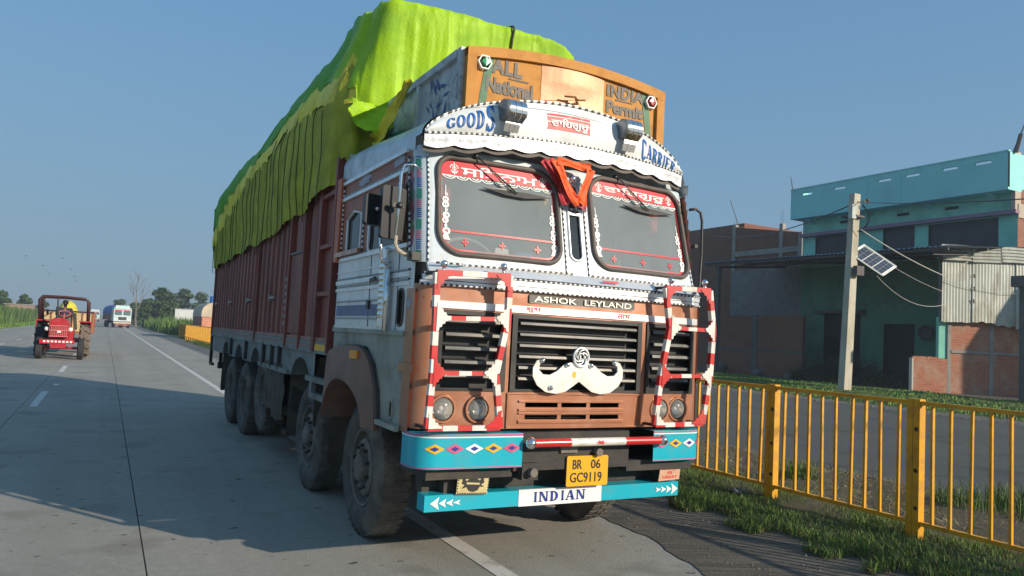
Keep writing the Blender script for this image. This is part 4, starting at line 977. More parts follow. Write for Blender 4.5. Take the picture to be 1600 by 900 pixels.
# red and white tube with chrome ball ends
b = MB(); xp = 2.68; x1 = 3.84; zz = .868
for i, (a, c, m) in enumerate(((2.70, 3.00, 0), (3.00, 3.48, 1), (3.48, 3.82, 0))): b.tube([(a, 4.60, zz), (c, 4.60, zz)], .030, 14, m, cap=False)
tb_ = b.build('bumper_tube', [RED, WBAR], truck, smooth=True)
for xx in (2.675, 3.845): b = MB(); b.sphere((xx, 4.60, zz), .042, 16); b.build('ball_end', CHROME, tb_, smooth=True)
b = MB()
for k in range(6):
    a = k*math.pi/3; p = [(0, 0), (.5, .22), (1, 0), (.5, -.22)]
    b.poly([(3.25+.05*(u*math.cos(a)-v*math.sin(a)), zz+.018*(u*math.sin(a)+v*math.cos(a))) for u, v in p], lambda u, v, t: (u, 4.5685-.0003*k, v))
b.build('red_flower', LRED, tb_)
# number plate
b = MB(); b.poly(rrect(3.035, .535, 3.40, .755, .012, 3), lambda u, v, t: (u, 4.69-t, v+0*(u-3.2)), .008); npt = b.build('number_plate', PLATEY, truck)
Y = 4.679
for txt, x0, x1, z0, z1 in (('BR', 3.085, 3.165, .660, .728), ('06', 3.245, 3.330, .660, .728), ('GC9119', 3.065, 3.345, .563, .635)):
    lettering('lettering', txt, (lambda x0, x1, z0, z1: lambda u, v: (x0+(x1-x0)*u, Y, z0+(z1-z0)*v))(x0, x1, z0, z1), LBLACK, npt, .012)
# low square bar
LZ0, LZ1, LY = .402, .512, 4.755
b = MB(); b.box((1.965, LY, LZ0), (4.15, LY+.13, LZ1)); lb = b.build('lower_bar', CYAN, truck)
b = MB(); b.box((2.685, LY-.003, LZ0-.003), (3.40, LY+.02, LZ1+.003)); b.build('white_band', LWHITE, lb)
serif_word('INDIAN', lambda u, v: (2.80+.46*u, LY-.006, LZ0+.022+.072*v)).build('lettering', NAVY, lb)
for x0_, sg_ in ((2.06, -1), (4.09, 1)):
    b = MB()
    for k in range(4):
        s_ = .036-.006*k if k else .044; xx = x0_-sg_*(.052*k+.0); 
        b.poly([(xx+sg_*.055*(1 if k == 0 else .8), LZ0+.055), (xx-sg_*.012, LZ0+.055+s_), (xx, LZ0+.055), (xx-sg_*.012, LZ0+.055-s_)], lambda u, v, t: (u, LY-.003-.0004*k, v))
    b.build('white_arrow', LWHITE, lb)
# hanging decorated plates
b = MB(); b.poly([(2.185, .515), (2.42, .505), (2.435, .655), (2.195, .665)], lambda u, v, t: (u, 4.74-t, v), .006); dp = b.build('hanging_plate', PLATEC, truck)
b = MB()
for k in range(26):
    for (x0_, z0_, x1_, z1_) in ((2.192, .513, 2.418, .505), (2.205, .652, 2.425, .643)):
        if k < 13: t_ = (k+.5)/13; u = x0_+(x1_-x0_)*t_; v = z0_+(z1_-z0_)*t_; b.poly([(u-.006, v), (u+.004, v), (u+.002, v+.012), (u-.008, v+.012)], lambda u, v, t: (u, 4.7325, v))
for k in range(7):
    for xa, xb in ((2.187, 2.197), (2.418, 2.430)):
        zz_ = .53+.11*k/6; xo = xa+(xb-xa)*k/6; b.poly([(xo, zz_), (xo+.010, zz_), (xo+.010, zz_+.008), (xo, zz_+.008)], lambda u, v, t: (u, 4.7325, v))
b.build('dark_border', LBLACK, dp)
b = MB(); cx_, cz_ = 2.31, .585
hp = [(-.075, .045), (-.05, .015), (-.03, .03), (.03, .03), (.05, .015), (.075, .045), (.085, .0), (.06, -.01), (.085, -.03), (.05, -.025), (.035, -.05), (0, -.06), (-.035, -.05), (-.05, -.025), (-.09, -.035), (-.065, -.01), (-.088, 0)]
b.poly([(cx_+u, cz_+v) for u, v in hp[::-1]], lambda u, v, t: (u, 4.7322, v)); b.build('horned_emblem', LBLACK, dp)
b = MB(); b.poly([(cx_-.05, cz_-.005), (cx_+.05, cz_-.012), (cx_+.05, cz_+.0), (cx_-.05, cz_+.008)], lambda u, v, t: (u, 4.7315, v)); b.build('emblem_band', PLATEC, dp)
b = MB(); b.poly([(3.93, .525), (4.14, .535), (4.155, .655), (3.95, .645)], lambda u, v, t: (u, 4.74-t, v), .006); dp = b.build('hanging_plate', SALMON, truck); dp['label'] = 'salmon plate with red words'
for i, txt in enumerate(('INDIA', 'IS', 'GREAT')):
    w_ = .15 if len(txt) > 2 else .05
    lettering('lettering', txt, (lambda w_, i: lambda u, v: (4.045-w_/2+w_*u, 4.7325, .612-.034*i+.024*v))(w_, i), LRED, dp, .02)
RIBO = mat('ribbon_orange', (.85, .11, .012), .6, 0, .12, 12, bump=.5, bscale=30); RIBR = mat('ribbon_red', (.50, .03, .035), .6, 0, .15, 12, bump=.5, bscale=30); RIBP = mat('ribbon_rose', (.50, .10, .14), .6, 0, .15, 12, bump=.5, bscale=30)

# --- cab sides
def side(sg):
    X = XL if sg < 0 else XR
    def Q(y, z, t=0): return (X+sg*t, y, z)
    ED = lambda z: fy(XL+.001, z)-.002; qw = rrect(5.02, 2.17, 5.12, 2.66, .035, 5); sw = [(6.17, 2.215), (6.58, 2.205), (6.58, 2.56), (6.40, 2.62), (6.17, 2.58)] if sg < 0 else [(6.02, 2.12), (6.6, 2.12), (6.6, 2.64), (6.02, 2.64)]; dw = rrect(5.20, 2.23, 5.95, 2.66, .05, 4)
    ow = rrect(5.035, 1.64, 5.155, 1.90, .055, 6); st = rrect(5.13, .975, 5.21, 1.11, .038, 6)
    fo = [(5.385, .86), (5.39, .90), (5.44, 1.15), (5.58, 1.345), (5.82, 1.47), (6.30, 1.46), (6.70, 1.42), (6.86, 1.36), (6.86, .80)]
    YS = frange(4.84, 6.82, 110)
    b = MB(); b.grid(lambda y, z: Q(y, z), YS, frange(2.20, 2.90, 40), hole=lambda y, z: y < ED(z) or inside(qw, y, z) or inside(sw, y, z) or inside(dw, y, z)); b.build('side_upper_panel', SIDEOR, truck)
    b = MB(); b.grid(lambda y, z: Q(y, z), YS, frange(1.59, 2.20, 36), hole=lambda y, z: y < ED(z) or inside(ow, y, z)); b.build('side_door_panel', WHITE, truck)
    b = MB(); b.grid(lambda y, z: Q(y, z), YS, frange(.92, 1.59, 60), hole=lambda y, z: inside(fo, y, z) or inside(st, y, z)); b.build('side_lower_panel', GREYG, truck)
    # copper corner at the nose, with a fold and a step bracket
    b = MB(); b.grid(lambda y, z: Q(y, z, .003), (4.82, 4.90, 4.985), frange(.93, 1.90, 6)); b.build('corner_panel', COPPER, truck)
    b = MB(); b.box((min(X-.02, X+sg*.03), 4.74, 1.33), (max(X-.02, X+sg*.03), 5.0, 1.385)); b.build('corner_step', COPPER, truck)
    # belt mouldings
    for (z0, z1, y0, y1, m, t) in ((1.57, 1.605, 4.98, 6.82, GREYG, .018), (1.985, 2.02, 4.93, 6.82, ALU, .014), (2.195, 2.225, 5.0, 6.82, ALU, .02), (2.895, 2.925, 5.12, 6.86, ALU, .02), (2.745, 2.775, 5.06, 6.82, ALU, .02), (1.925, 1.95, 4.93, 6.82, ALU, .012), (1.60, 1.625, 5.35, 6.82, ALU, .008), (2.09, 2.10, 5.25, 6.82, ALU, .006)):
        b = MB(); b.box((min(X, X+sg*t), y0, z0), (max(X, X+sg*t), y1, z1)); b.build('belt_moulding', m, truck)
    def sb(p, wd=.014, **k): bead(([Q(*q, .004 if len(q) < 3 else q[2]) for q in p], (sg, 0, 0), (0, 0, 1) if abs(p[0][1]-p[-1][1]) < .2 else (0, 1, 0)), wd=wd, t=.01, dash=.022, **k)
    sb([(4.94, 2.035), (6.8, 2.035)]); sb([(4.94, 1.968), (6.8, 1.968)]); sb([(5.06, 2.79), (6.8, 2.79)]); sb([(5.4, 1.69), (6.8, 1.69)]); sb([(5.55, 1.835), (6.8, 1.835)]); sb([(5.35, 2.235), (6.8, 2.235)])
    sb([(6.745, 2.25), (6.76, 2.88)]); sb([(6.10, 2.25), (6.12, 2.72)]); sb([(4.955, 2.10), (5.09, 2.86)]); sb([(5.28, 2.30), (5.26, 2.74)])
    # orange rear post, painted motifs and stripe
    b = MB(); b.box((min(X-.01, X+sg*.035), 6.765, 2.20), (max(X-.01, X+sg*.035), 6.90, 2.97)); b.build('rear_post', ORANGE, truck)
    b = MB(); b.poly([(5.62, 1.71), (6.78, 1.71), (6.78, 1.80), (5.62, 1.80), (5.54, 1.755)], lambda u, v, t: Q(u, v, .004)); b.build('painted_stripe', STRIPB, truck)
    rs = random.Random(8)
    for (yc, zc, sy, sz) in ((5.30, 2.86, .16, .042), (6.15, 2.855, .20, .045), (5.95, 2.40, .05, .20), (4.93, 1.80, .05, .04)):
        p = []
        for k in range(22):
            a = 6.283*k/22; r = rs.uniform(.62, 1.1); p.append((yc+sy*r*math.cos(a), zc+sz*r*math.sin(a)))
        b = MB(); b.poly(p, lambda u, v, t: Q(u, v, .004)); b.build('painted_motif', BLOTCH, truck)
    # windows
    for pl, m, fr, nm in ((qw, SGLASS, RUBBER, 'quarter_window'), (dw, SGLASS, ALU, 'door_window'), (sw, SGLASS, ALU, 'side_window'), (ow, SGLASS, RUBBER, 'oval_window')):
        b = MB(); b.poly(pl if sg > 0 else pl[::-1], lambda u, v, t: Q(u, v, -.012)); w = b.build(nm, m, truck)
        b = MB(); b.tube([Q(u, v, .004) for u, v in pl], .012 if nm != 'oval_window' else .010, 6, closed=True); b.build('window_frame', fr, w)
    b = MB(); b.grid(lambda y, z: Q(y, z, -.05), (5.12, 5.22), (.95, 1.13)); b.build('slot_recess', BLACK, truck)
    b = MB(); b.tube([Q(u, v, .002) for u, v in st], .012, 6, closed=True); b.build('slot_rim', GREYG, truck, smooth=True)
    b = MB(); b.box((min(X-.02, X+sg*.05), 4.94, .915), (max(X-.02, X+sg*.05), 5.38, .95)); b.build('sill_rail', GREYG, truck)
    b = MB(); b.bar(Q(5.62, 2.0, .03), Q(5.76, 1.985, .03), .012, .03); b.bar(Q(5.80, 1.80, .01), Q(5.86, 1.80, .01), .02, .07); b.build('door_handle', BLACK, truck)
    b = MB(); b.bar(Q(5.84, 1.60, .001), Q(5.84, 2.19, .001), .004, .008); b.bar(Q(5.18, 1.60, .001), Q(5.18, 2.9, .001), .004, .008); b.build('door_gap', BLACK, truck)
    b = MB(); b.box((min(X-.02, X+sg*.05), 6.10, 2.235), (max(X-.02, X+sg*.05), 6.80, 2.275)); b.build('window_bar', COPPER, truck)
    # corrugated chrome pipe
    b = MB(); pts = []; rr = []
    for k in range(42):
        z = 1.615+.60*k/41; pts.append(Q(5.37, z, .045)); rr.append(.034+(.006 if k % 3 == 1 and 6 < k < 36 else 0))
    b.tube(pts, rr, 14); b.tube([Q(5.30, 1.60, .04), Q(5.30, 2.05, .04)], .02, 10); b.build('chrome_pipe', CHROME, truck, smooth=True)
    # wheel-arch flare
    fi = [(5.60, .86), (5.605, .88), (5.66, .99), (5.80, 1.09), (6.05, 1.165), (6.35, 1.185), (6.58, 1.12), (6.74, .97), (6.80, .80)]
    def chk(P_):
        for _ in range(2): P_ = [P_[0]]+[q for i in range(len(P_)-1) for q in ((P_[i][0]*.75+P_[i+1][0]*.25, P_[i][1]*.75+P_[i+1][1]*.25), (P_[i][0]*.25+P_[i+1][0]*.75, P_[i][1]*.25+P_[i+1][1]*.75))]+[P_[-1]]
        return P_
    fo2, fi2 = chk(fo), chk(fi)
    b = MB(); n = len(fo2)
    for i in range(n-1):
        a, c = fo2[i], fo2[i+1]; d, e = fi2[i], fi2[i+1]; T = .085
        b.add([Q(*a, 0), Q(*c, 0), Q(*c, T*.6), Q(*a, T*.6), Q(*d, T), Q(*e, T), Q(*e, -.35), Q(*d, -.35)], [(0, 1, 2, 3), (3, 2, 5, 4), (4, 5, 6, 7)])
    b.build('wheel_arch', mat('dusty_copper', (.20, .105, .075), .5, .1, .12, 5, dirt=(.17, .13, .10), dscale=4, damt=.8), truck, smooth=True, angle=35)
    b = MB(); b.tube([Q(y, z, .02) for y, z in fo2[3:28]], .010, 5); 
    b.build('arch_beading', BLACK, truck)
    b = MB(); b.box((min(X+sg*.05, X+sg*.075), 5.84, 1.365), (max(X+sg*.05, X+sg*.075), 6.04, 1.43)); b.build('side_marker', AMBER, truck)
    # inner wheel housing
    b = MB(); b.box((min(X-sg*.36, X-sg*.38), 4.9, .55), (max(X-sg*.36, X-sg*.38), 6.85, 1.5)); b.build('wheel_housing', DARK, truck)
    # mirrors and their hoop
    b = MB()
    if sg < 0:
        for (x0, x1, y, z0, z1) in ((1.605, 1.80, 5.0, 2.235, 2.60), (1.52, 1.655, 5.10, 2.33, 2.545)):
            mb_ = MB(); pts = rrect(x0, z0, x1, z1, .022, 4); mb_.poly(pts, lambda u, v, t: (u, y+(u-x0)*.35-t, v), .065); m_ = mb_.build('side_mirror', mat('mirror_shell_black', (.018, .018, .02), .45, 0, .2, 9), truck)
            gb = MB(); gb.poly(rrect(x0+.012, z0+.012, x1-.012, z1-.012, .015, 3)[::-1], lambda u, v, t: (u, y+(u-x0)*.35+.003, v)); gb.build('mirror_glass', CHROME, m_)
        sp = MB(); sp.sphere((1.60, 5.03, 2.44), .014, 8); sp.build('mirror_bolt', ALU, truck)
        b.tube([(1.86, 4.90, 2.735), (1.80, 4.90, 2.76), (1.735, 4.90, 2.745), (1.715, 4.90, 2.68), (1.71, 4.90, 2.45), (1.705, 4.92, 2.22), (1.73, 4.93, 2.17), (1.84, 4.95, 2.14)], .010, 8)
        b.tube([(1.64, 5.06, 2.33), (1.66, 5.06, 2.10), (1.75, 5.1, 2.04)], .012, 8)
        hb = MB(); hb.sphere((1.712, 4.885, 2.46), .024, 10); hb.bar((1.66, 4.9, 2.46), (1.74, 4.9, 2.46), .03); hb.build('mirror_clamp', BLACK, truck)
        rp = MB(); rp.tube([(1.705, 4.905, 2.25), (1.70, 4.9, 2.20), (1.72, 4.9, 2.155), (1.77, 4.9, 2.13), (1.83, 4.9, 2.12)], .014, 8); rp.build('wrapped_cord', mat('cord_beige', (.40, .34, .26), .8, 0, .3, 60), truck)
        rp = MB(); rp.box((1.80, 4.82, 2.09), (1.86, 4.92, 2.145)); rp.build('hinge_block', BLACK, truck)
    else:
        pts = rrect(4.40, 2.12, 4.475, 2.50, .02, 4); mb_ = MB(); mb_.poly(pts, lambda u, v, t: (u, 5.3+(u-4.4)*3.6-t, v), .05); m_ = mb_.build('side_mirror', mat('mirror_shell_grey', (.20, .21, .19), .5, 0, .2, 9), truck)
        b.tube([(4.31, 4.92, 2.76), (4.38, 4.92, 2.775), (4.435, 4.92, 2.75), (4.455, 4.92, 2.68), (4.46, 4.92, 2.4), (4.45, 4.92, 2.10), (4.38, 4.92, 2.06)], .012, 8)
        hb = MB(); hb.bar((4.42, 4.94, 2.46), (4.55, 5.6, 2.46), .03); hb.build('mirror_clamp', BLACK, truck)
    b.build('mirror_hoop', CHROME if sg < 0 else BLACK, truck, smooth=True)
side(-1); side(1)
# cab inside
b = MB()
b.grid(lambda x, z: (x, 6.75, z), frange(XL+.02, XR-.02, 24), frange(1.2, 3.2, 20), ); b.box((XL+.02, 4.9, 1.9), (XR-.02, 6.7, 1.93))
b.box((XL+.1, 4.86, 1.95), (XR-.1, 5.20, 2.10)); b.build('cab_interior', INTER, truck)
for x0, x1, z1 in ((2.1, 2.75, 2.66), (3.3, 3.95, 2.60)):
    b = MB(); b.box((x0, 5.7, 1.95), (x1, 6.2, 2.15)); b.box((x0, 6.0, 2.15), (x1, 6.12, z1)); b.build('cab_seat', mat('seat_brown', (.22, .13, .09), .8, 0, .2, 8), truck)
b = MB(); N = 28; b.tube([(2.36+.20*math.cos(6.283*k/N), 5.14+.09*math.sin(6.283*k/N), 2.19+.14*math.sin(6.283*k/N)) for k in range(N)], .014, 6, closed=True); b.bar((2.18, 5.14, 2.19), (2.54, 5.14, 2.19), .02); b.build('steering_wheel', mat('wheel_cream', (.35, .36, .34), .5), truck)
b = MB()
for k in range(-1, 6):
    for s_ in (1, -1):
        x0 = 6.0+.065*k
        b.tube([(4.33, x0, 2.1 if s_ > 0 else 2.65), (4.33, x0+.30, 2.65 if s_ > 0 else 2.1)], .004, 4)
b.build('lattice_window', BLACK, truck)['kind'] = 'stuff'
b = MB(); b.box((4.02, 5.9, 1.95), (4.06, 5.94, 2.95)); b.box((3.36, 6.6, 2.0), (3.39, 6.64, 2.9)); b.build('cab_grab_post', ALU, truck)
b = MB(); b.box((XL+.08, 4.90, 2.0), (XR-.08, 5.25, 2.165)); b.build('dashboard', mat('dashboard_grey_green', (.30, .34, .33), .7, 0, .15, 5), truck)
b = MB(); b.box((2.66, 4.93, 2.166), (2.88, 5.05, 2.235), M=None); b.build('folded_cloth', mat('blue_cloth', (.05, .16, .42), .8, 0, .2, 12), truck)
b = MB(); b.box((3.24, 4.92, 2.166), (3.34, 5.02, 2.225)); b.build('paper_box', WHITE, truck)
b = MB(); b.poly([(2.48, 2.166), (2.62, 2.17), (2.60, 2.25), (2.50, 2.26)], lambda u, v, t: (u, 4.97-t, v), .02); b.build('paper_sheet', LWHITE, truck)
b = MB(); b.tube([(3.62, 4.98, 2.17), (3.62, 4.98, 2.27)], .03, 10); b.build('bottle', mat('bottle_green', (.05, .22, .12), .2), truck)
b = MB(); b.sphere((2.93, 4.95, 2.20), .035, 10); b.build('small_idol', YEL, truck, smooth=True)
for i, x0 in enumerate((2.06, 2.90, 3.98)):
    b = MB(); b.grid(lambda u, v: (x0+.10*u, 5.05+.02*math.sin(u*14), 2.86-.30*v-.10*v*abs(u-.5)), frange(0, 1, 8), frange(0, 1, 3)); b.build('cab_curtain', [RIBR, TARPY, RIBR][i], truck, smooth=True)
# orange ribbons knotted over the centre pillar
rb = empty('ribbon_garland', (2.94, 4.45, 2.6), 'bright orange and red cloth ribbons hanging in a V over the centre pillar', 'ribbon')
for i, (p, q, w_, m, dy) in enumerate(((((2.885, 2.95), (3.09, 2.625), .058, RIBO, .10)), ((3.215, 2.925), (3.115, 2.63), .058, RIBO, .102), ((2.84, 2.945), (3.06, 2.66), .05, RIBR, .08), ((3.235, 2.92), (3.13, 2.60), .045, RIBP, .078), ((2.90, 2.94), (3.21, 2.93), .045, RIBO, .104), ((2.80, 2.94), (3.03, 2.68), .045, RIBR, .06), ((2.93, 2.93), (3.0, 2.62), .05, RIBR, .055))):
    b = MB(); d = Vector((q[0]-p[0], q[1]-p[1])); n_ = Vector((-d.y, d.x)).normalized(); N = 14; M = 5
    def rf(u, v):
        c = Vector(p)+d*u+n_*(v-.5)*1.4*w_*(1-.25*math.sin(u*3.1)*.5); z = c.y
        return (c.x, fy(c.x, min(2.8, max(2.1, z)))-dy-.012*math.sin(v*9+u*5)-.01*math.sin(u*7)+.0*v, z)
    b.grid(rf, frange(0, 1, N), frange(0, 1, M)); b.build('ribbon', m, rb, smooth=True)
b = MB(); b.sphere((3.12, fy(3.1, 2.6)-.05, 2.60), .03, 10, sc=(1.5, .6, .7)); b.tube([(3.05, fy(3.1, 2.6)-.03, 2.595), (3.2, fy(3.1, 2.6)-.03, 2.60)], .012, 6); b.build('knot', mat('knot_grey', (.16, .15, .19), .6, 0, .3, 30), rb, smooth=True)
b = MB(); b.sphere((3.065, fy(3.1, 2.8)-.07, 2.83), .03, 12); b.build('small_lamp', CHROME, truck, smooth=True)

# --- cargo body
def body(sg):
    X = XL+.02 if sg < 0 else XR-.02
    bx = lambda y0, y1, z0, z1, t0, t1: ((min(X+sg*t0, X+sg*t1), y0, z0), (max(X+sg*t0, X+sg*t1), y1, z1))
    B0, B1 = 6.95, 15.62
    b = MB(); b.box(*bx(B0, B1, 1.48, 3.18, -.05, -.012)); side_ = b.build('body_side', MAROON, truck)
    # pressed panels between ribs: each a shallow corrugation of its own
    ys = [B0+.02, 7.5, 8.12, 8.82]; y = 9.0
    while y < B1-.2: ys.append(y); y += .305
    ys.append(B1)
    for i in range(len(ys)-1):
        a, c = ys[i], ys[i+1]
        if i == 0:
            b = MB(); b.box(*bx(a, c, 1.5, 3.18, -.02, .0)); b.build('panel', MAROON, side_); continue
        b = MB(); sec = [(a+.02, -.008), (a+(c-a)*.22, -.008), (a+(c-a)*.32, .028), (a+(c-a)*.68, .028), (a+(c-a)*.78, -.008), (c-.0, -.008)]
        for j in range(5):
            (y0, t0), (y1, t1) = sec[j], sec[j+1]
            b.add([(X+sg*t0, y0, 1.5), (X+sg*t1, y1, 1.5), (X+sg*t1, y1, 3.18), (X+sg*t0, y0, 3.18)], [(0, 1, 2, 3)])
        b.build('panel', MAROON, side_)
    for yy, w_ in ((7.50, .10), (8.84, .06), (8.15, .05), (10.85, .03), (15.55, .08), (6.96, .06)):
        b = MB(); b.box(*bx(yy-w_/2, yy+w_/2, 1.36, 3.20, -.01, .055)); b.build('upright', MAROON, side_)
    for z0 in (1.92, 2.38, 2.88):
        b = MB(); b.box(*bx(6.98, 7.46, z0-.02, z0+.02, 0, .05)); b.build('shelf_rail', MAROON, side_)
    b = MB()
    for k in range(7):
        z0 = 1.60+.085*k; b.box(*bx(8.86, 8.99, z0, z0+.05, .0, .045))
    b.build('ladder_rungs', mat('faded_grey_paint', (.26, .25, .23), .6, 0, .2, 9), side_)['kind'] = 'stuff'
    b = MB(); b.box(*bx(8.22, 8.80, 1.52, 2.40, .0, .032)); dr = b.build('side_hatch', MAROON, side_)
    b = MB(); b.box(*bx(8.22, 8.80, 2.40, 2.425, .0, .05)); b.build('hatch_rail', BLACK, dr)
    for yy in (9.75, 11.5, 13.3, 15.1):
        b = MB(); b.box(*bx(yy-.14, yy+.14, 1.925, 1.955, .02, .055)); b.box(*bx(yy+.10, yy+.16, 1.90, 1.98, .02, .06)); b.build('latch', mat('latch_grey', (.30, .27, .24), .5, .3, .2, 20), side_)
    # lower band with stripes
    for z0, z1, m, t in ((1.462, 1.50, mat('faded_pink_stripe', (.33, .16, .13), .6, 0, .2, 9, dirt=(.2, .17, .15), damt=.6), .03), (1.425, 1.46, SKIRT, .034), (1.40, 1.424, MATS['faded_pink_stripe'], .036), (1.345, 1.40, SKIRT, .04)):
        b = MB(); b.box(*bx(B0, B1, z0, z1, -.04, t)); b.build('body_band', m, truck)
    b = MB(); b.box(*bx(6.98, 7.42, 1.375, 1.435, .04, .044)); b.build('amber_strip', YEL, truck)
    # skirt with the arches cut out
    wy = [8.06, 10.78, 12.22, 13.62]; rad = [.50, .40, .40, .40]
    def hole(y, z):
        for yc, r in zip(wy, rad):
            if ((y-yc)/r)**2+((z-.93)/.355)**2 < 1: return True
        if 7.05 < y < 7.5 and z < 1.33: return True
        if 8.75 < y < 10.3 and z < 1.10: return True
        return False
    b = MB(); b.grid(lambda y, z: (X+sg*.01, y, z), frange(B0, B1-.1, 300), frange(1.06, 1.36, 14), hole=hole); b.build('skirt_panel', SKIRT, truck)
    for yc, r in zip(wy, rad):
        b = MB(); pts = [(X+sg*.01, yc+r*math.cos(a), .93+.355*math.sin(a)) for a in frange(R(22), R(158), 24)]
        b.tube(pts, .014, 6)
        q = [(X+sg*.0, p[1], p[2]) for p in pts]; q2 = [(X-sg*.5, p[1], p[2]) for p in pts]
        b.add(q+q2, [(i, i+1, len(q)+i+1, len(q)+i) for i in range(len(q)-1)]); b.build('arch_edge', SKIRT, truck)
    # side guard rails, steps
    for (y0, y1, z, h) in ((8.62, 10.42, 1.085, .05), (6.88, 7.72, 1.09, .05), (6.88, 7.52, .935, .055)):
        b = MB(); b.bar((X+sg*.02, y0, z), (X+sg*.02, y1, z), .05, h); b.build('side_rail', SKIRT, truck)
    b = MB(); b.bar((X+sg*.02, 7.50, .92), (X+sg*.02, 7.50, 1.10), .04, .08, up=(0, 1, 0)); b.build('step_bracket', SKIRT, truck); b = MB(); b.bar((X+sg*.02, 6.9, .92), (X+sg*.02, 6.9, 1.35), .04, .06, up=(0, 1, 0)); b.build('step_bracket', SKIRT, truck)
    for yy in (9.1, 9.55, 10.1, 12.95, 11.5): 
        b = MB(); b.box(*bx(yy, yy+.06, 1.08, 1.36, .01, .05)); b.build('skirt_bracket', DARK, truck)
    return X
body(-1); body(1)
b = MB(); b.box((XL+.06, 6.93, 1.36), (XR-.06, 7.0, 3.18)); b.build('body_front_wall', MAROON, truck)
b = MB(); b.box((XL+.06, 15.5, 1.36), (XR-.06, 15.6, 3.1)); b.build('tailgate', MAROON, truck)
b = MB(); b.box((XL+.03, 6.95, 1.34), (XR-.03, 15.6, 1.42)); b.build('load_floor', DARK, truck)
b = MB()
for xx in (2.55, 3.55): b.box((xx, 5.2, .80), (xx+.12, 15.4, 1.12))
for yy in (7.0, 9.2, 11.4, 13.0, 15.0): b.box((1.95, yy, 1.10), (4.25, yy+.1, 1.34))
b.build('chassis_frame', DARK, truck)
b = MB(); b.box((1.95, 15.3, .72), (4.25, 15.42, .84)); b.bar((2.0, 15.4, .84), (2.0, 15.4, 1.3), .06, .06, up=(0, 1, 0)); b.bar((4.2, 15.4, .84), (4.2, 15.4, 1.3), .06, .06, up=(0, 1, 0)); b.bar((1.85, 15.64, .80), (1.85, 15.64, 1.36), .05, .1, up=(0, 1, 0)); b.bar((1.85, 15.3, .80), (1.85, 15.66, .80), .05, .05); b.build('rear_bumper', BLACK, truck)
# fuel tanks and sagging mudflaps between the axles
for sx in (1.92, 4.28):
    s_ = 1 if sx < 3 else -1
    b = MB(); b.poly(rrect(.62, .62, .62+.0, .62, 0, 1) if False else rrect(0, .60, .55, 1.08, .12, 6), lambda u, v, t: (sx+s_*u, 8.75+t, v), 1.25); b.build('fuel_tank', DARK, truck, smooth=True, angle=40)
FLAP = mat('dusty_mudflap', (.095, .082, .065), .9, 0, .2, 5, dirt=(.14, .12, .09), damt=.7, bump=.4, bscale=14)
def flap(y, x0, x1, z0, z1, name='mudflap'):
    b = MB(); b.grid(lambda u, v: (x0+(x1-x0)*u, y+.05*math.sin(u*5+v*3)*(1-v)+.10*(1-v), z0+(z1-z0)*v-(.02*abs(math.sin(u*22)) if v == 0 else 0)), frange(0, 1, 22), frange(0, 1, 8)); b.build(name, FLAP, truck, smooth=True)
for sg in (-1, 1):
    m = lambda x: x if sg < 0 else 2*XC-x
    for (y, z0, z1) in ((6.88, .40, 1.25), (7.52, .62, 1.30), (8.72, .36, 1.10), (9.95, .45, 1.1), (14.3, .4, 1.2)):
        flap(y, m(1.90), m(2.42), z0, z1)
for sg in (-1, 1):
    m = (lambda x: x) if sg < 0 else (lambda x: 2*XC-x)
    b = MB(); 
    b.grid(lambda u, v: (m(1.845+.03*nz(u*7, v*3)+.02*math.sin(u*26)), 8.85+1.15*u, .55+.60*v-.06*math.sin(u*6.2)*(1-v)), frange(0, 1, 40), frange(0, 1, 10)); b.build('tank_cover', FLAP, truck, smooth=True)
XF[0] = False
# --- wheels, in true metres
def wheel(xo, yc, zc, sg, rad=.525, wd=.28, detail=True):
    """xo outer face, sg -1 faces left"""
    a = lambda t: -sg*t      # distance inward from the outer face
    root = truck
    b = MB(); pr = [(.045, .30), (.015, .335), (.0, .40), (.012, .455), (.03, .488), (.05, rad-.008), (.075, rad), (wd-.075, rad), (wd-.05, rad-.008), (wd-.02, .47), (wd-.01, .38), (wd-.05, .30)]
    b.lathe([(a(t), r*rad/.525) for t, r in pr], (xo, yc, zc), 'x', 56)
    # tread lugs
    n = 40 if detail else 0
    for k in range(n):
        an = 6.2832*k/n
        for (t0, t1, dr, ph) in ((.035, .105, .004, 0), (.12, .16, .005, .5), (wd-.105, wd-.035, .005, .5)):
            an0 = an+ph*6.2832/n; w_ = 6.2832/n*.34
            vs = []
            for (t, aa, r) in ((t0, an0-w_, rad-.016 if t0 < .05 else rad), (t1, an0-w_*.8, rad-.002), (t1, an0+w_*.8, rad-.002), (t0, an0+w_, rad-.016 if t0 < .05 else rad)):
                vs.append((xo+a(t), yc+r*math.cos(aa), zc+r*math.sin(aa)))
            for (t, aa, r) in ((t0, an0-w_*.8, rad+dr-.008 if t0 < .05 else rad+dr), (t1, an0-w_*.7, rad+dr), (t1, an0+w_*.7, rad+dr), (t0, an0+w_*.8, rad+dr-.008 if t0 < .05 else rad+dr)):
                vs.append((xo+a(t), yc+r*math.cos(aa), zc+r*math.sin(aa)))
            b.add(vs, [(4, 5, 6, 7), (0, 1, 5, 4), (1, 2, 6, 5), (2, 3, 7, 6), (3, 0, 4, 7)])
    w = b.build('wheel', TYRE, root, smooth=True, angle=30)
    return w
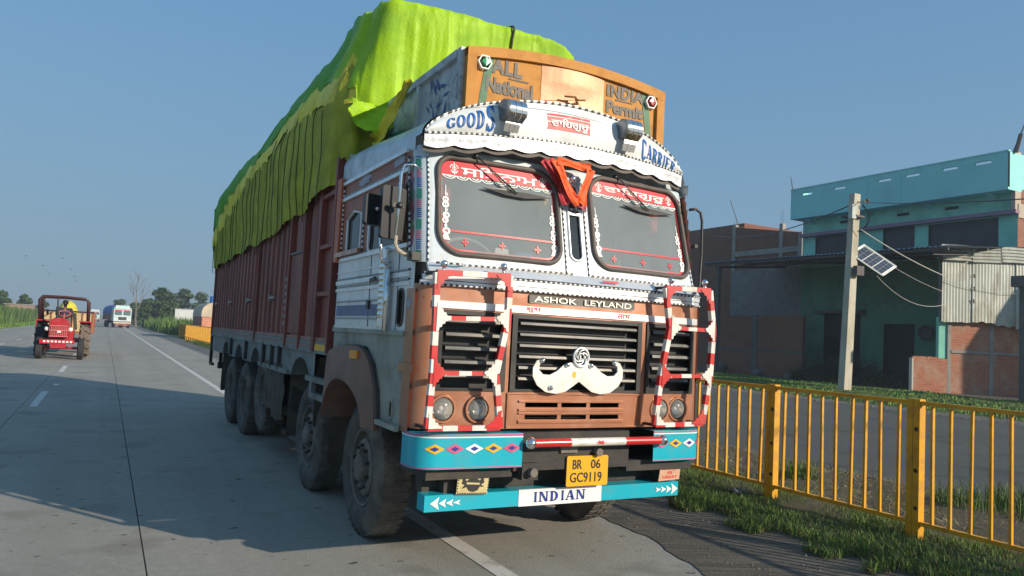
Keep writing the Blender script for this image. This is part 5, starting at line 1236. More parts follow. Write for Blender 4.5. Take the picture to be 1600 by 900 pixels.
def rim(w, xo, yc, zc, sg, front=True):
    a = lambda t: -sg*t
    b = MB()
    if front: pr = [(.050, .305), (.030, .295), (.035, .280), (.09, .268), (.095, .235), (.045, .215), (.035, .19), (.04, .15), (.08, .125), (.08, .0)]
    else: pr = [(.050, .305), (.030, .295), (.035, .280), (.16, .262), (.20, .235), (.215, .14), (.215, .0)]
    b.lathe([(a(t), r) for t, r in pr], (xo, yc, zc), 'x', 40); rm = b.build('rim', RIMM, w, smooth=True, angle=30)
    t0 = .035 if front else .20; b = MB()
    b.lathe([(a(t0+.03), .115), (a(t0-.03 if front else t0-.10), .10), (a(t0-.045 if front else t0-.13), .08), (a(t0-.05 if front else t0-.135), 0)], (xo, yc, zc), 'x', 24); b.build('hub', RIMM, rm, smooth=True, angle=30)
    for k in range(10):
        an = 6.2832*(k+.5)/10; r = .168; b = MB(); b.lathe([(a(t0), .014), (a(t0-.03), .013), (a(t0-.03), 0)], (xo, yc+r*math.cos(an), zc+r*math.sin(an)), 'x', 6); b.build('wheel_nut', DARK, rm)
    for k in range(10):
        an = 6.2832*k/10; r = .225; b = MB(); b.lathe([(a(.058 if front else .18), .022), (a(.056 if front else .179), .0)], (xo, yc+r*math.cos(an), zc+r*math.sin(an)), 'x', 10); b.build('hand_hole', BLACK, rm)
XO = 1.825
for sg, xo in ((-1, XO), (1, 2*2.93-XO)):
    for (yc, zc, fr, rd) in ((5.81, .525, True, .525), (7.59, .525, True, .525), (10.17, .70, False, .50), (11.58, .52, False, .52), (12.90, .52, False, .52)):
        w = wheel(xo, yc, zc, sg, rd, detail=True); rim(w, xo, yc, zc, sg, fr)
        if not fr: wheel(xo-sg*.32, yc, zc, sg, rd, detail=False)
b = MB()
for (yc, zc) in ((5.81, .5), (7.59, .5), (10.17, .7), (11.58, .52), (12.9, .52)):
    b.tube([(2.1, yc, zc), (3.8, yc, zc)], .07, 10)
    if yc > 10: b.sphere((2.93, yc, zc), .2, 14)
b.build('axle', DARK, truck, smooth=True)['kind'] = 'stuff'
XF[0] = True
# ================================================================== tarpaulins over the load
def ztop(y):     # height of the load along its length (crown line)
    pts = [(6.6, 4.80), (7.1, 4.95), (7.6, 5.0), (8.3, 4.88), (9.5, 4.86), (11.2, 4.84), (12.0, 4.62), (13.8, 4.54), (14.8, 4.36), (15.6, 4.08), (16.4, 3.7)]
    for i in range(len(pts)-1):
        if y <= pts[i+1][0]:
            t = (y-pts[i][0])/(pts[i+1][0]-pts[i][0]); t = max(0, t); t = t*t*(3-2*t)*.5+t*.5; return pts[i][1]+(pts[i+1][1]-pts[i][1])*t
    return pts[-1][1]
def plan(th):
    """rounded-rectangle plan of the load: returns point and outward normal for perimeter fraction 0..1 (start rear-left, going to the front along the left side)"""
    x0, x1, y0, y1, r = XL+.025, XR-.025, 6.98, 15.95, .36
    segs = [('l', y1-r, y0+r), ('c', x0+r, y0+r, 180, 270), ('f', x0+r, x1-r), ('c', x1-r, y0+r, 270, 360), ('r', y0+r, y1-r), ('c', x1-r, y1-r, 0, 90), ('b', x1-r, x0+r), ('c', x0+r, y1-r, 90, 180)]
    Ls = [abs(s_[2]-s_[1]) if s_[0] != 'c' else r*math.pi/2 for s_ in segs]; T = sum(Ls); d = (th % 1)*T
    for s_, L in zip(segs, Ls):
        if d <= L+1e-9:
            f = d/L
            if s_[0] == 'l': return Vector((x0, s_[1]+(s_[2]-s_[1])*f)), Vector((-1, 0))
            if s_[0] == 'f': return Vector((s_[1]+(s_[2]-s_[1])*f, y0)), Vector((0, -1))
            if s_[0] == 'r': return Vector((x1, s_[1]+(s_[2]-s_[1])*f)), Vector((1, 0))
            if s_[0] == 'b': return Vector((s_[1]+(s_[2]-s_[1])*f, y1)), Vector((0, 1))
            a = R(s_[3]+(s_[4]-s_[3])*f); n_ = Vector((math.cos(a), math.sin(a))); return Vector((s_[1], s_[2]))+n_*r, n_
        d -= L
    return Vector((x0, y1)), Vector((-1, 0))
PER = 2*(2.47-.72)+2*(8.97-.72)+2*math.pi*.36
def shell(name, m, hem, proud, label, seed, top=True, sT=None, cells=.34, nP=1500, fold=1., par=None):
    """cloth from its hem up over the load; ropes every `cells` metres pinch it"""
    b = MB(); rows = [0, .04, .12, .22, .34, .46, .58, .70, .80, .88, .94, .97, 1.0]
    tops = [.94, .86, .76, .64, .5, .34, .17, 0.0] if top else []
    def pt(i, j):
        th = i/nP; p, n_ = plan(th); s_ = th*PER; y = p.y; onside = abs(n_.x)
        front = max(0, -n_.y); zt = ztop(y); zs = zt-.12-.17*onside*1.0-.02*front
        hz = hem(p, n_, s_)
        cell = abs(((s_/cells) % 1)-.5)*2   # 1 at the rope, 0 between
        bulge = (.025+.04*abs(nz(int(s_/cells)*3.7, seed)))*(1-cell**3)*(1-.85*front)
        rg = lambda q_: (1-2*abs(nz(q_, seed+5)))**3
        wob = .35*nz(s_*.9, j*.22, seed+1); sw_ = s_+wob*front
        fr = (nz(sw_*2.1, j*.10, seed)*(.045+.03*front)+nz(s_*11, seed+2)*.010+(rg(sw_*2.9+j*.02)*.085+rg(sw_*7.3)*.03)*front*abs(nz(s_*.8, j*.15, 4))*2.2+rg(s_*6.1+3)*.016)*fold
        if j < len(rows):
            t = rows[j]; z = hz+(zs-hz)*t
            out = proud+bulge*(.3+.7*t)*(1-.2*front)+fr*(1.15-.7*t)+.015*math.sin(t*3.0)*(1-front)+.03*nz(s_*1.1, z*2.2, seed)
            out -= .32*smst(3.75, 4.75, z)*smst(.05, .85, max(0, -n_.x))
            q = p+n_*out
            if front > .3: q.y -= .10*math.sin(t*math.pi*.6)-.02
            return (q.x, q.y, z+.012*nz(s_*3, z*5, seed))
        k = tops[j-len(rows)]; c = Vector((XC, min(max(y, 8.3), 14.8)))
        base = p+n_*(proud+bulge*k+fr*.45*k-.30*smst(.05, .85, max(0, -n_.x)))
        q = c+(base-c)*k
        # dome from the shoulder to the crown
        zz = zs+(ztop(q.y)-zs)*(max(0, 1-k**3.2))**.6
        zz += .05*nz(q.x*2.1, q.y*1.6, seed)+.05*bulge/.07*k*.5*(1-cell**2)+.02*nz(q.x*7, q.y*6, seed)+.03*(1-2*abs(nz(q.x*3.3, q.y*2.7, seed+4)))**4
        return (q.x, q.y, zz)
    nR = len(rows)+len(tops); P_ = [[pt(i, j) for j in range(nR)] for i in range(nP)]
    b.add([q for r in P_ for q in r], [(i*nR+j, i*nR+j+1, ((i+1) % nP)*nR+j+1, ((i+1) % nP)*nR+j) for i in range(nP) for j in range(nR-1)])
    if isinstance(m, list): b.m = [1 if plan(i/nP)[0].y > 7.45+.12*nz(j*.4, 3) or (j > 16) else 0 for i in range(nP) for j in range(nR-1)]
    o = b.build(name, m, par, smooth=True)
    if label: tag(o, label, 'tarpaulin')
    return o, pt
def hem_olive(p, n_, s_):
    y = p.y
    if n_.x < -.5 or n_.x > .5:
        z = 2.74+.06*nz(y*1.6, 1)+.09*nz(y*.5, 8)+(.06*smst(9.4, 8.4, y)+.24*smst(8.3, 7.0, y))-.08*smst(10, 15, y)
    elif n_.y < 0: z = 3.02+.05*nz(p.x*3)
    else: z = 2.85
    return z+.02*nz(s_*9)
def split_y(y): # lower edge of the green sheet on the sides
    pts = [(6.9, 3.86), (7.5, 4.08), (9.0, 4.20), (9.9, 4.22), (10.3, 4.10), (11.2, 4.0), (12.0, 4.0), (13.0, 3.86), (14.5, 3.62), (15.3, 3.46), (16.2, 3.1)]
    for i in range(len(pts)-1):
        if y <= pts[i+1][0]: t = max(0, (y-pts[i][0])/(pts[i+1][0]-pts[i][0])); return pts[i][1]+(pts[i+1][1]-pts[i][1])*t
    return pts[-1][1]
def stepn(s_, k, amp): return amp*noise.noise(Vector((math.floor(s_/.17)*k+.3, k, 0)))
def hem_green(p, n_, s_):
    if abs(n_.x) > .55 or (n_.y < 0 and (p.x < XL+.10)):
        return split_y(p.y)+stepn(s_, 5.1, .17)+.02*nz(s_*14)
    if n_.y < 0: return (3.68 if p.x < 2.35 else 3.52)+.02*nz(p.x*9)
    return 3.2+stepn(s_, 5.1, .1)
def hem_yellow(p, n_, s_):
    if abs(n_.x) > .55 or (n_.y < 0 and (p.x < XL+.10)):
        return split_y(p.y)-.27+stepn(s_+.09, 3.3, .16)
    return 3.58 if n_.y < 0 else 3.05
to, pto = shell('tarpaulin', OLIVE, hem_olive, .065, 'weathered olive green tarpaulin roped down the sides of the load, under the bright green one', 9, top=False)
ty, pty = shell('tarpaulin', TARPY, hem_yellow, .09, 'yellow tarpaulin sheet showing as a strip between the green and the olive ones', 9, top=False, cells=.34)
tg, ptg = shell('tarpaulin', [TARP, TARPG], hem_green, .115, 'bright lime green tarpaulin stretched over the top and front of the load', 9, top=True, cells=.34, fold=1.)
# ropes down the sides
ropes = int(PER/.34)
for i in range(ropes):
    s_ = i*.34; th = s_/PER; p, n_ = plan(th)
    if n_.y > .5: continue
    if n_.y < -.5:
        continue
    idx = int(round(th*1500)); b = MB(); pts = []
    for (P_, n0, n1) in ((pto, 0, 9),):
        for j in range(n0, n1): q = Vector(P_(idx, j)); pts.append(q+Vector((n_.x, n_.y, 0))*.028)
    pts[0] = pts[0]+Vector((0, .0, -.10-.15*abs(nz(i*1.7))))
    zmax = split_y(p.y)-.12; pts = [q for q in pts if q.z < zmax]
    if len(pts) < 2 or nz(i*3.3) > .22: continue
    b.tube(pts, .005, 4); b.build('rope', ROPE, to)
# slack flap at the front left corner and the trailing yellow corner
b = MB(); b.grid(lambda u, v: (1.82+.50*u+.03*math.sin(v*5), 6.80-.03*math.sin(u*9+v*3)-.12*v-.04*nz(u*6, v*6), 3.72-.33*v*(.45+.9*u*(1-u)*2.2)+.02*nz(u*8)), frange(0, 1, 24), frange(0, 1, 14)); b.build('corner_flap', TARP, tg, smooth=True)
b = MB(); b.grid(lambda u, v: (2.10-.03*math.sin(v*7+u*3)-.03*v-.02*nz(u*7, v*5), 6.84-.92*u+.02*math.sin(v*9), 3.42+.30*u-v*(.05+.85*u*(1-u))+.03*nz(u*5, v*5)), frange(0, 1, 24), frange(0, 1, 12)); b.build('corner_flap', TARPY, ty, smooth=True)
b = MB(); b.grid(lambda u, v: (1.80+.36*u, 6.86-.05*math.sin(u*7), 3.72-.56*v*(1-.35*u)+.03*nz(u*6, v*4)), frange(0, 1, 16), frange(0, 1, 10)); b.build('corner_flap', OLIVE, to, smooth=True)
b = MB(); q = []
for j in range(3, 19): v = Vector(ptg(int(1500*((8.97-.72+.565)+1.25)/PER), j)); q.append(v+Vector((0, -.02, .012)))
b.tube(q, .012, 6); b.build('rope', ROPE, tg)
XF[0] = False

# ================================================================== houses on the right
def brickmat(name, ax, c1, c2, mort, w_=.24, h_=.085, mix=None):
    m = bpy.data.materials.new(name); m.use_nodes = True; n = m.node_tree; L = n.links.new; b = n.nodes['Principled BSDF']
    g = n.nodes.new('ShaderNodeNewGeometry'); dp = n.nodes.new('ShaderNodeVectorMath'); dp.operation = 'DOT_PRODUCT'; dp.inputs[1].default_value = (ax[0], ax[1], 0); L(g.outputs['Position'], dp.inputs[0])
    sp = n.nodes.new('ShaderNodeSeparateXYZ'); L(g.outputs['Position'], sp.inputs[0]); cb = n.nodes.new('ShaderNodeCombineXYZ'); L(dp.outputs['Value'], cb.inputs[0]); L(sp.outputs[2], cb.inputs[1])
    br = n.nodes.new('ShaderNodeTexBrick'); br.inputs['Scale'].default_value = 1; br.inputs['Brick Width'].default_value = w_; br.inputs['Row Height'].default_value = h_; br.inputs['Mortar Size'].default_value = .008
    br.inputs['Color1'].default_value = (*c1, 1); br.inputs['Color2'].default_value = (*c2, 1); br.inputs['Mortar'].default_value = (*mort, 1); br.inputs['Bias'].default_value = -.1; L(cb.outputs[0], br.inputs['Vector'])
    nz_ = n.nodes.new('ShaderNodeTexNoise'); nz_.inputs['Scale'].default_value = 1.3; nz_.inputs['Detail'].default_value = 9; nz_.inputs['Roughness'].default_value = .7; L(g.outputs['Position'], nz_.inputs['Vector'])
    mr = n.nodes.new('ShaderNodeMapRange'); mr.inputs[1].default_value = .45; mr.inputs[2].default_value = .65; mr.inputs[4].default_value = .8; L(nz_.outputs[0], mr.inputs[0])
    mx = n.nodes.new('ShaderNodeMix'); mx.data_type = 'RGBA'; L(mr.outputs[0], mx.inputs[0]); L(br.outputs[0], mx.inputs[6]); mx.inputs[7].default_value = (*(mix or mort), 1); L(mx.outputs[2], b.inputs['Base Color'])
    b.inputs['Roughness'].default_value = .9
    bp = n.nodes.new('ShaderNodeBump'); bp.inputs['Strength'].default_value = .6; bp.inputs['Distance'].default_value = .01; L(br.outputs['Fac'], bp.inputs['Height']); bp.invert = True; L(bp.outputs[0], b.inputs['Normal'])
    return m
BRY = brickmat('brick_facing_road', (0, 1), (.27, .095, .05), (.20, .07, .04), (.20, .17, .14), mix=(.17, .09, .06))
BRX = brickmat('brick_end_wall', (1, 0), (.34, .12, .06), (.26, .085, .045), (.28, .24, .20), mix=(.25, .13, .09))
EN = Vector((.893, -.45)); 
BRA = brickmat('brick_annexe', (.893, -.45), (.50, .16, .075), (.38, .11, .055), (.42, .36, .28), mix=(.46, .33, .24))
def emat(name, c, r=.85, **k): return mat(name, c, r, 0, k.pop('var', .12), k.pop('scale', .8), bump=k.pop('bump', .15), bscale=k.pop('bscale', 6), **k)
TEAL = emat('sea_green_wall_paint', (.27, .66, .52), dirt=(.10, .30, .26), dscale=.7, damt=.5)
PARA = emat('turquoise_parapet_paint', (.34, .76, .74), dirt=(.27, .60, .60), dscale=.8, damt=.6)
MAUVE = emat('mauve_ledge_paint', (.30, .20, .27)); PLAST = emat('grey_plaster', (.20, .19, .19), dirt=(.12, .11, .11), damt=.7)
CCON = emat('cast_concrete', (.33, .31, .28), dirt=(.20, .18, .16), dscale=2, damt=.6); CDARK = emat('dark_concrete', (.13, .13, .12), dirt=(.06, .06, .06), damt=.6)
VOID = mat('dark_opening', (.012, .013, .015), .8); TIN = mat('galvanised_tin', (.48, .50, .44), .55, .2, .15, 1.2, dirt=(.30, .26, .20), dscale=1.6, damt=.7, stretch=(1, 1, .4)); TINB = mat('blue_roof_tin', (.035, .10, .20), .4, .1, .15, 2)
IRON = mat('iron_bar', (.10, .09, .09), .7, .3, .2, 9)
hs = empty('two_storey_house', (39.4, 27, 0), 'two storey sea green house with a turquoise roof parapet across the service road', 'house')
WX = 39.4; Y0, Y1 = 20.9, 34.0
wins = [(30.7, 33.0, 7.45, 8.95), (26.3, 28.25, 7.45, 8.97), (21.8, 25.5, 7.35, 8.92)]; doors = [(26.2, 28.1, 0, 3.45), (29.6, 32.2, 0, 4.05)]
holes = wins+doors
b = MB(); b.grid(lambda y, z: (WX, y, z), sorted(set(frange(Y0, Y1, 26)+[h[0] for h in holes]+[h[1] for h in holes])), sorted(set(frange(0, 10.1, 20)+[h[2] for h in holes]+[h[3] for h in holes])), hole=lambda y, z: any(h[0] < y < h[1] and h[2] < z < h[3] for h in holes)); b.build('wall', TEAL, hs)
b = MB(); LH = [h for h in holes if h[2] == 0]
b.grid(lambda y, z: (WX-.012, y, z), sorted(set(frange(Y0, Y1, 26)+[h[0] for h in LH]+[h[1] for h in LH])), sorted(set(frange(0, 7.0, 14)+[h[3] for h in LH])), hole=lambda y, z: any(h[0] < y < h[1] and z < h[3] for h in LH)); b.build('lower_wall_shade', emat('sea_green_roof_shade', (.085, .27, .19), dirt=(.06, .15, .12), dscale=.7, damt=.7), hs)  # shade of the lean-to put into the colour, a darker sheet over the wall
b = MB(); b.box((WX+.02, Y0+.0, 0), (WX+10, Y0+.2, 12.0)); b.build('end_wall', BRX, hs)
b = MB(); b.box((WX-.25, Y0-.02, 9.2), (WX+.25, Y0+.18, 12.1)); b.box((WX-.02, Y0-.06, 8.8), (WX+3, Y0-.005, 9.5)); b.build('end_pilaster', emat('cream_plaster', (.50, .42, .34)), hs)
b = MB(); b.box((WX+.3, Y0+.2, -.1), (WX+10, Y1, 10.15)); b.build('house_core', VOID, hs)
for (a, c, z0, z1) in wins:
    b = MB(); b.add([(WX+.16, a, z0), (WX+.16, c, z0), (WX+.16, c, z1), (WX+.16, a, z1)], [(0, 1, 2, 3)]); 
    for q in (((WX, a, z0), (WX+.16, a, z0), (WX+.16, a, z1), (WX, a, z1)), ((WX, c, z0), (WX+.16, c, z0), (WX+.16, c, z1), (WX, c, z1)), ((WX, a, z1), (WX+.16, a, z1), (WX+.16, c, z1), (WX, c, z1)), ((WX, a, z0), (WX+.16, a, z0), (WX+.16, c, z0), (WX, c, z0))): b.add(q, [(0, 1, 2, 3)])
    w_ = b.build('window', mat('dim_window_pane', (.03, .045, .06), .35, 0, .2, 2), hs)
    b = MB(); k = a+.12
    while k < c: b.box((WX+.05, k-.008, z0), (WX+.07, k+.008, z1)); k += .17
    k = z0+.1
    while k < z1: b.box((WX+.055, a, k-.008), (WX+.065, c, k+.008)); k += .17
    g = b.build('window_grille', mat('dark_grille', (.075, .08, .09), .6), w_); g['kind'] = 'stuff'
for (a, c, z0, z1) in doors:
    b = MB(); b.add([(WX+.29, a, z0), (WX+.29, c, z0), (WX+.29, c, z1), (WX+.29, a, z1)], [(0, 1, 2, 3)]); b.build('doorway', VOID, hs)
b = MB(); b.box((WX-.55, 29.3, 4.05), (WX-.004, 32.6, 4.25)); b.build('door_canopy', CDARK, hs)
b = MB(); b.box((WX-.35, Y0-.1, 8.98), (WX-.004, Y1, 9.18)); b.build('window_ledge', MAUVE, hs)
PX_ = 38.5
ph = [33.0, 30.6, 27.6, 25.9, 23.8, 22.1]
b = MB(); zs_ = [10.23, 11.55, 11.70, 12.0]; ys_ = sorted([20.87, 34.26]+[y-.42 for y in ph]+[y+.42 for y in ph])
hole_ = lambda y, z: 11.55 < z < 11.70 and any(abs(y-q) < .42 for q in ph)
for xx in (PX_, PX_+.14): b.grid(lambda y, z: (xx, y, z), ys_, zs_, hole=hole_)
b.box((PX_-.03, 20.84, 12.0), (PX_+.17, 34.29, 12.07)); b.box((PX_+.14, 20.87, 10.23), (WX+1, 21.0, 12.0)); b.box((PX_+.14, 34.12, 10.23), (WX+1, 34.26, 12.0))
b.build('parapet', PARA, hs)
b = MB(); b.box((PX_, 20.87, 10.10), (WX+.3, 34.26, 10.229)); b.build('balcony_slab', PARA, hs)
for y in (33.2, 29.4, 25.4, 22.0):
    b = MB(); b.add([(PX_+.1, y-.13, 10.095), (PX_+.1, y+.13, 10.095), (WX-.003, y+.13, 9.75), (WX-.003, y-.13, 9.75), (WX-.003, y-.13, 10.095), (WX-.003, y+.13, 10.095)], [(0, 1, 2, 3), (0, 3, 4), (1, 5, 2)]); b.build('bracket', PARA, hs)
for y in (27.0, 24.2, 30.8): b = MB(); b.box((WX-.05, y-.35, 9.62), (WX-.004, y+.35, 9.76)); b.build('vent_slot', VOID, hs)
for y in (28.7, 26.6): b = MB(); b.box((PX_-.03, y-.05, 10.24), (PX_-.003, y+.05, 11.99)); b.build('parapet_rib', PARA, hs)
b = MB(); b.lathe([(0, .0), (-.03, .2), (-.09, .36), (-.14, .42), (-.12, .40)], (WX-.1, 25.45, 3.0), 'x', 20); tag(b.build('dish_antenna', IRON, smooth=True), 'small dark round dish fixed to the green wall beside the right doorway', 'dish')
for (p, q, t) in (((39, 20.9, 12.0), (39.2, 20.3, 13.9), 0), ((38.6, 34.2, 12.0), (38.7, 34.5, 13.0), 1)):
    b = MB(); b.tube([p, ((p[0]+q[0])/2, (p[1]+q[1])/2, (p[2]+q[2])/2), q], [.06 if not t else .03, .035, .015], 6)
    if not t: b.tube([(39.02, 20.8, 12.0), (39.08, 20.6, 12.9)], .10, 6)
    b.build('roof_rod', IRON, hs)
# lean-to roof of blue tin over the yard
rf = empty('lean_to_roof', (35.5, 28, 6.8), 'blue corrugated tin lean-to roof shading the front of the green house', 'roof')
b = MB(); ry = frange(20.4, 36.2, 260)
b.grid(lambda u, y: (33.0+6.36*u, y, 6.80+.55*u+(y-28)*.012+.028*math.sin(y*2*math.pi/.26)), (0, .5, 1), ry); b.grid(lambda u, y: (33.0+6.36*u, y, 6.775+.55*u+(y-28)*.012+.028*math.sin(y*2*math.pi/.26)), (0, .5, 1), ry)
b.grid(lambda v, y: (33.0, y, 6.775+.025*v+(y-28)*.012+.028*math.sin(y*2*math.pi/.26)), (0, 1), ry); b.build('roof_sheet', TINB, rf, smooth=False)
for x in (33.15, 36.2, 39.2):
    b = MB(); b.bar((x, 20.5, 6.66+.0865*(x-33)-.09), (x, 36.1, 6.66+.0865*(x-33)+.10), .08, .12); b.build('purlin', IRON, rf)
for y in (35.2, 30.0, 25.0, 21.2):
    b = MB(); b.bar((33.1, y, 6.50+(y-28)*.012), (39.3, y, 7.05+(y-28)*.012), .06, .14); b.build('rafter', IRON, rf)
for (x, y) in ((33.3, 35.1),):
    b = MB(); b.box((x-.12, y-.12, 0), (x+.12, y+.12, 6.65)); b.build('post', CDARK, rf)
# brick and plaster walls under the lean-to
def thing_mesh(b, name, m, label, cat, group=None, **k):
    return tag(b.build(name, m, **k), label, cat, group)
yw = empty('yard_wall', (36, 34, 0), 'dark unplastered brick yard wall under the left end of the blue roof', 'wall')
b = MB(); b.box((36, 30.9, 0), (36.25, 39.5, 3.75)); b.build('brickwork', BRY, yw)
for y in (34.6, 38.4): b = MB(); b.box((35.96, y-.2, 0), (36.29, y+.2, 3.78)); b.build('column', CDARK, yw)
b = MB(); b.box((35.97, 30.88, 1.5), (36.28, 39.5, 1.62)); b.build('band_course', CDARK, yw)
b = MB(); b.box((39.6, 34.05, 0), (39.8, 40.5, 7.2)); thing_mesh(b, 'plaster_wall', PLAST, 'grey plastered upper wall seen above the dark brick yard wall', 'wall')
# unfinished brick houses further back
bh = empty('brick_house', (44, 44, 0), 'unplastered red brick house with bare concrete columns left of the green house', 'house')
b = MB()
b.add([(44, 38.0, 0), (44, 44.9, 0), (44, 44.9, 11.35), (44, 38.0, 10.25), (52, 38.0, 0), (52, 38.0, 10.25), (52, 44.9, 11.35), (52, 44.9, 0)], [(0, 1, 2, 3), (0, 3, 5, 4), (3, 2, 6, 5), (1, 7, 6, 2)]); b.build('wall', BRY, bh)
b = MB(); b.box((43.9, 38.0, 8.9), (44.0, 44.9, 9.3)); b.build('floor_band', CCON, bh)
for y, z in ((44.7, 11.5), (39.9, 11.1), (38.1, 10.3)): b = MB(); b.box((43.88, y-.16, 0), (44.2, y+.16, z)); b.build('column', CCON, bh)
for y in (44.6, 44.8, 39.8, 40.0): b = MB(); b.tube([(44, y, 10.8), (44, y, 12.1)], .012, 4); b.build('starter_bar', IRON, bh)
b = MB(); b.add([(44.0, 38.0, 10.27), (43.9, 44.9, 11.37), (44.4, 44.9, 11.42), (44.4, 38.0, 10.32)], [(0, 1, 2, 3)]); b.build('wall_coping', BRX, bh)
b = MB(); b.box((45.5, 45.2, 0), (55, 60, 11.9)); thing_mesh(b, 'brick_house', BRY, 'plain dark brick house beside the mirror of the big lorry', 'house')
b = MB(); b.tube([(45.6, 46.0, 11.9), (45.4, 46.8, 14.0)], .03, 5); thing_mesh(b, 'roof_aerial', IRON, 'thin leaning aerial rod on the plain dark brick house', 'aerial')
# annexe of brick and tin
AB = Vector((33.69, 22.52)); NN = Vector((-.45, -.893))
def A(t, z, o=0): p = AB+EN*t+NN*o; return (p.x, p.y, z)
def abox(b, t0, t1, z0, z1, o0, o1, mi=None):
    vs = [A(t, z, o) for z in (z0, z1) for (t, o) in ((t0, o1), (t1, o1), (t1, o0), (t0, o0))]
    return b.add(vs, [(0, 3, 2, 1), (4, 5, 6, 7), (0, 1, 5, 4), (1, 2, 6, 5), (2, 3, 7, 6), (3, 0, 4, 7)], mi)
lw = empty('low_brick_wall', (33.7, 22.5, 0), 'low crumbling red brick wall lit by the sun in front of the tin sheets', 'wall')
b = MB(); abox(b, .06, 1.78, 0, 1.62, -.24, 0); b.build('brickwork', BRA, lw); b = MB(); abox(b, 0, .07, 0, 1.60, -.25, .01); b.build('whitewashed_edge', emat('whitewash', (.62, .58, .50)), lw)
rs = random.Random(4); b0 = MB(); b0.box((-.11, -.055, 0), (.11, .055, .07)); o = b0.build('brick', BRA); meb = o.data; bpy.data.objects.remove(o)
for i in range(7):
    p = A(.2+.22*i+rs.uniform(-.02, .02), 1.62, -.12); o = bpy.data.objects.new('brick', meb); COL.objects.link(o); o.parent = lw; o.location = Vector(p)-lw.location; o.rotation_euler = (0, 0, math.atan2(EN.y, EN.x)+rs.uniform(-.15, .15))
an = empty('brick_annexe', (36, 21.4, 0), 'red brick annexe with grey concrete columns below the tin sheets', 'annexe')
b = MB(); abox(b, 1.80, 6.5, 0, 3.5, -.22, -.02); b.build('brickwork', BRA, an)
for t0, t1, z1, m in ((1.70, 1.86, 3.5, CCON), (3.72, 3.92, 3.5, CCON)): b = MB(); abox(b, t0, t1, 0, z1, -.24, .005); b.build('column', m, an)
b = MB(); abox(b, 1.30, 1.68, 1.64, 3.6, -.28, -.05); b.build('teal_pier', TEAL, an)
b = MB(); abox(b, 1.87, 6.5, 1.93, 2.06, -.1, .03); b.build('band_course', CCON, an)
tn_ = empty('tin_screen', (36, 21.4, 3.3), 'large weathered pale corrugated tin sheets hung above the brick annexe', 'tin sheets')
def tsheet(t0, t1, z0, z1, o, name, edge=.05, s=1):
    b = MB(); n_ = int((t1-t0)/.05)
    b.grid(lambda t, v: A(t, z0+(z1-z0)*v+(edge*nz(t*3, s) if v == 0 else 0)+.02*nz(t, s), o+.018*math.sin(t*2*math.pi/.15)+.03*nz(t*1.3, v*2, s)), frange(t0, t1, n_), frange(0, 1, 6)); return b.build(name, TIN, tn_, smooth=True)
tsheet(1.26, 2.75, 3.38, 6.35, .22, 'tin_sheet', .10, 1); tsheet(2.70, 3.85, 3.42, 6.34, .26, 'tin_sheet', .08, 5); tsheet(3.80, 4.85, 3.30, 6.33, .22, 'tin_sheet', .12, 8); tsheet(4.8, 6.0, 3.2, 6.33, .25, 'tin_sheet', .12, 12)
for (t0, t1, s) in ((1.22, 2.62, 1), (2.66, 4.05, 2), (4.09, 5.2, 3), (5.2, 6.1, 4)):
    b = MB(); b.grid(lambda t, v: A(t, 6.28+.78*v+.03*nz(t, s)+.03*math.sin(t+s), .34-.10*v+.03*math.sin(v*2*math.pi*5)), frange(t0, t1, 8), frange(0, 1, 50)); b.build('tin_sheet', TIN, tn_, smooth=True)
b = MB(); abox(b, 1.3, 6.2, 3.5, 7.0, -.15, .1); b.build('backing_wall', PLAST, tn_)
for (t, z) in ((2.72, 4.3), (2.74, 4.9), (2.73, 5.5)): 
    b = MB(); b.add([A(t, z, .31), A(t+.07, z+.02, .31), A(t+.04, z+.22, .31), A(t-.03, z+.18, .31)], [(0, 1, 2, 3)]); b.build('rust_tear', RUST, tn_)
gp = empty('concrete_porch', (34, 16.5, 0), 'dark concrete porch slab and column at the right edge of the view', 'porch')
b = MB(); b.box((33.0, 13.5, 4.75), (36.5, 17.75, 5.2)); b.build('slab', CDARK, gp); b = MB(); b.box((33.25, 17.2, 0), (33.6, 17.55, 4.75)); b.build('column', CDARK, gp); b = MB(); b.box((33.3, 13.5, 0), (33.5, 17.1, 2.1)); b.build('side_wall', CDARK, gp)
b = MB(); v = [(40.1, 17.2), (43.5, 10.1), (54, 10.1), (54, 17.2)]
b.add([(x, y, 0) for x, y in v]+[(x, y, 7.0) for x, y in v], [(4, 5, 6, 7), (0, 1, 5, 4), (1, 2, 6, 5), (2, 3, 7, 6), (3, 0, 4, 7)]); thing_mesh(b, 'flat_roofed_house', PLAST, 'plain flat roofed house beyond the porch that shades the tin sheets', 'house')
# utility pole with solar panel
up = empty('utility_pole', (27.6, 21.45, 0), 'pale square concrete utility pole carrying wires and a small meter box', 'pole')
def pz(z, w0, w1): return None
b = MB(); vs = []
for z, x, w_ in ((-.3, 27.58, .23), (2.9, 27.74, .215), (8.5, 28.0, .19)):
    for dx, dy in ((-1, -1), (1, -1), (1, 1), (-1, 1)): vs.append((x+dx*w_, 21.45+dy*w_*.7, z))
b.add(vs, [(i*4+k, i*4+(k+1) % 4, (i+1)*4+(k+1) % 4, (i+1)*4+k) for i in range(2) for k in range(4)]+[(8, 9, 10, 11)])
b.build('shaft', mat('pole_concrete', (.50, .46, .36), .9, 0, .15, 2, dirt=(.30, .27, .22), dscale=3, damt=.7, stretch=(1, 1, .3), bump=.3), up)
b = MB(); b.box((27.40, 21.1, 7.35), (27.66, 21.3, 7.95)); b.build('meter_box', emat('box_white', (.5, .52, .5)), up)
b = MB(); b.bar((28.2, 21.2, 8.2), (28.55, 21.2, 8.15), .05); b.sphere((28.5, 21.2, 8.25), .09, 8); b.build('insulator_arm', IRON, up)
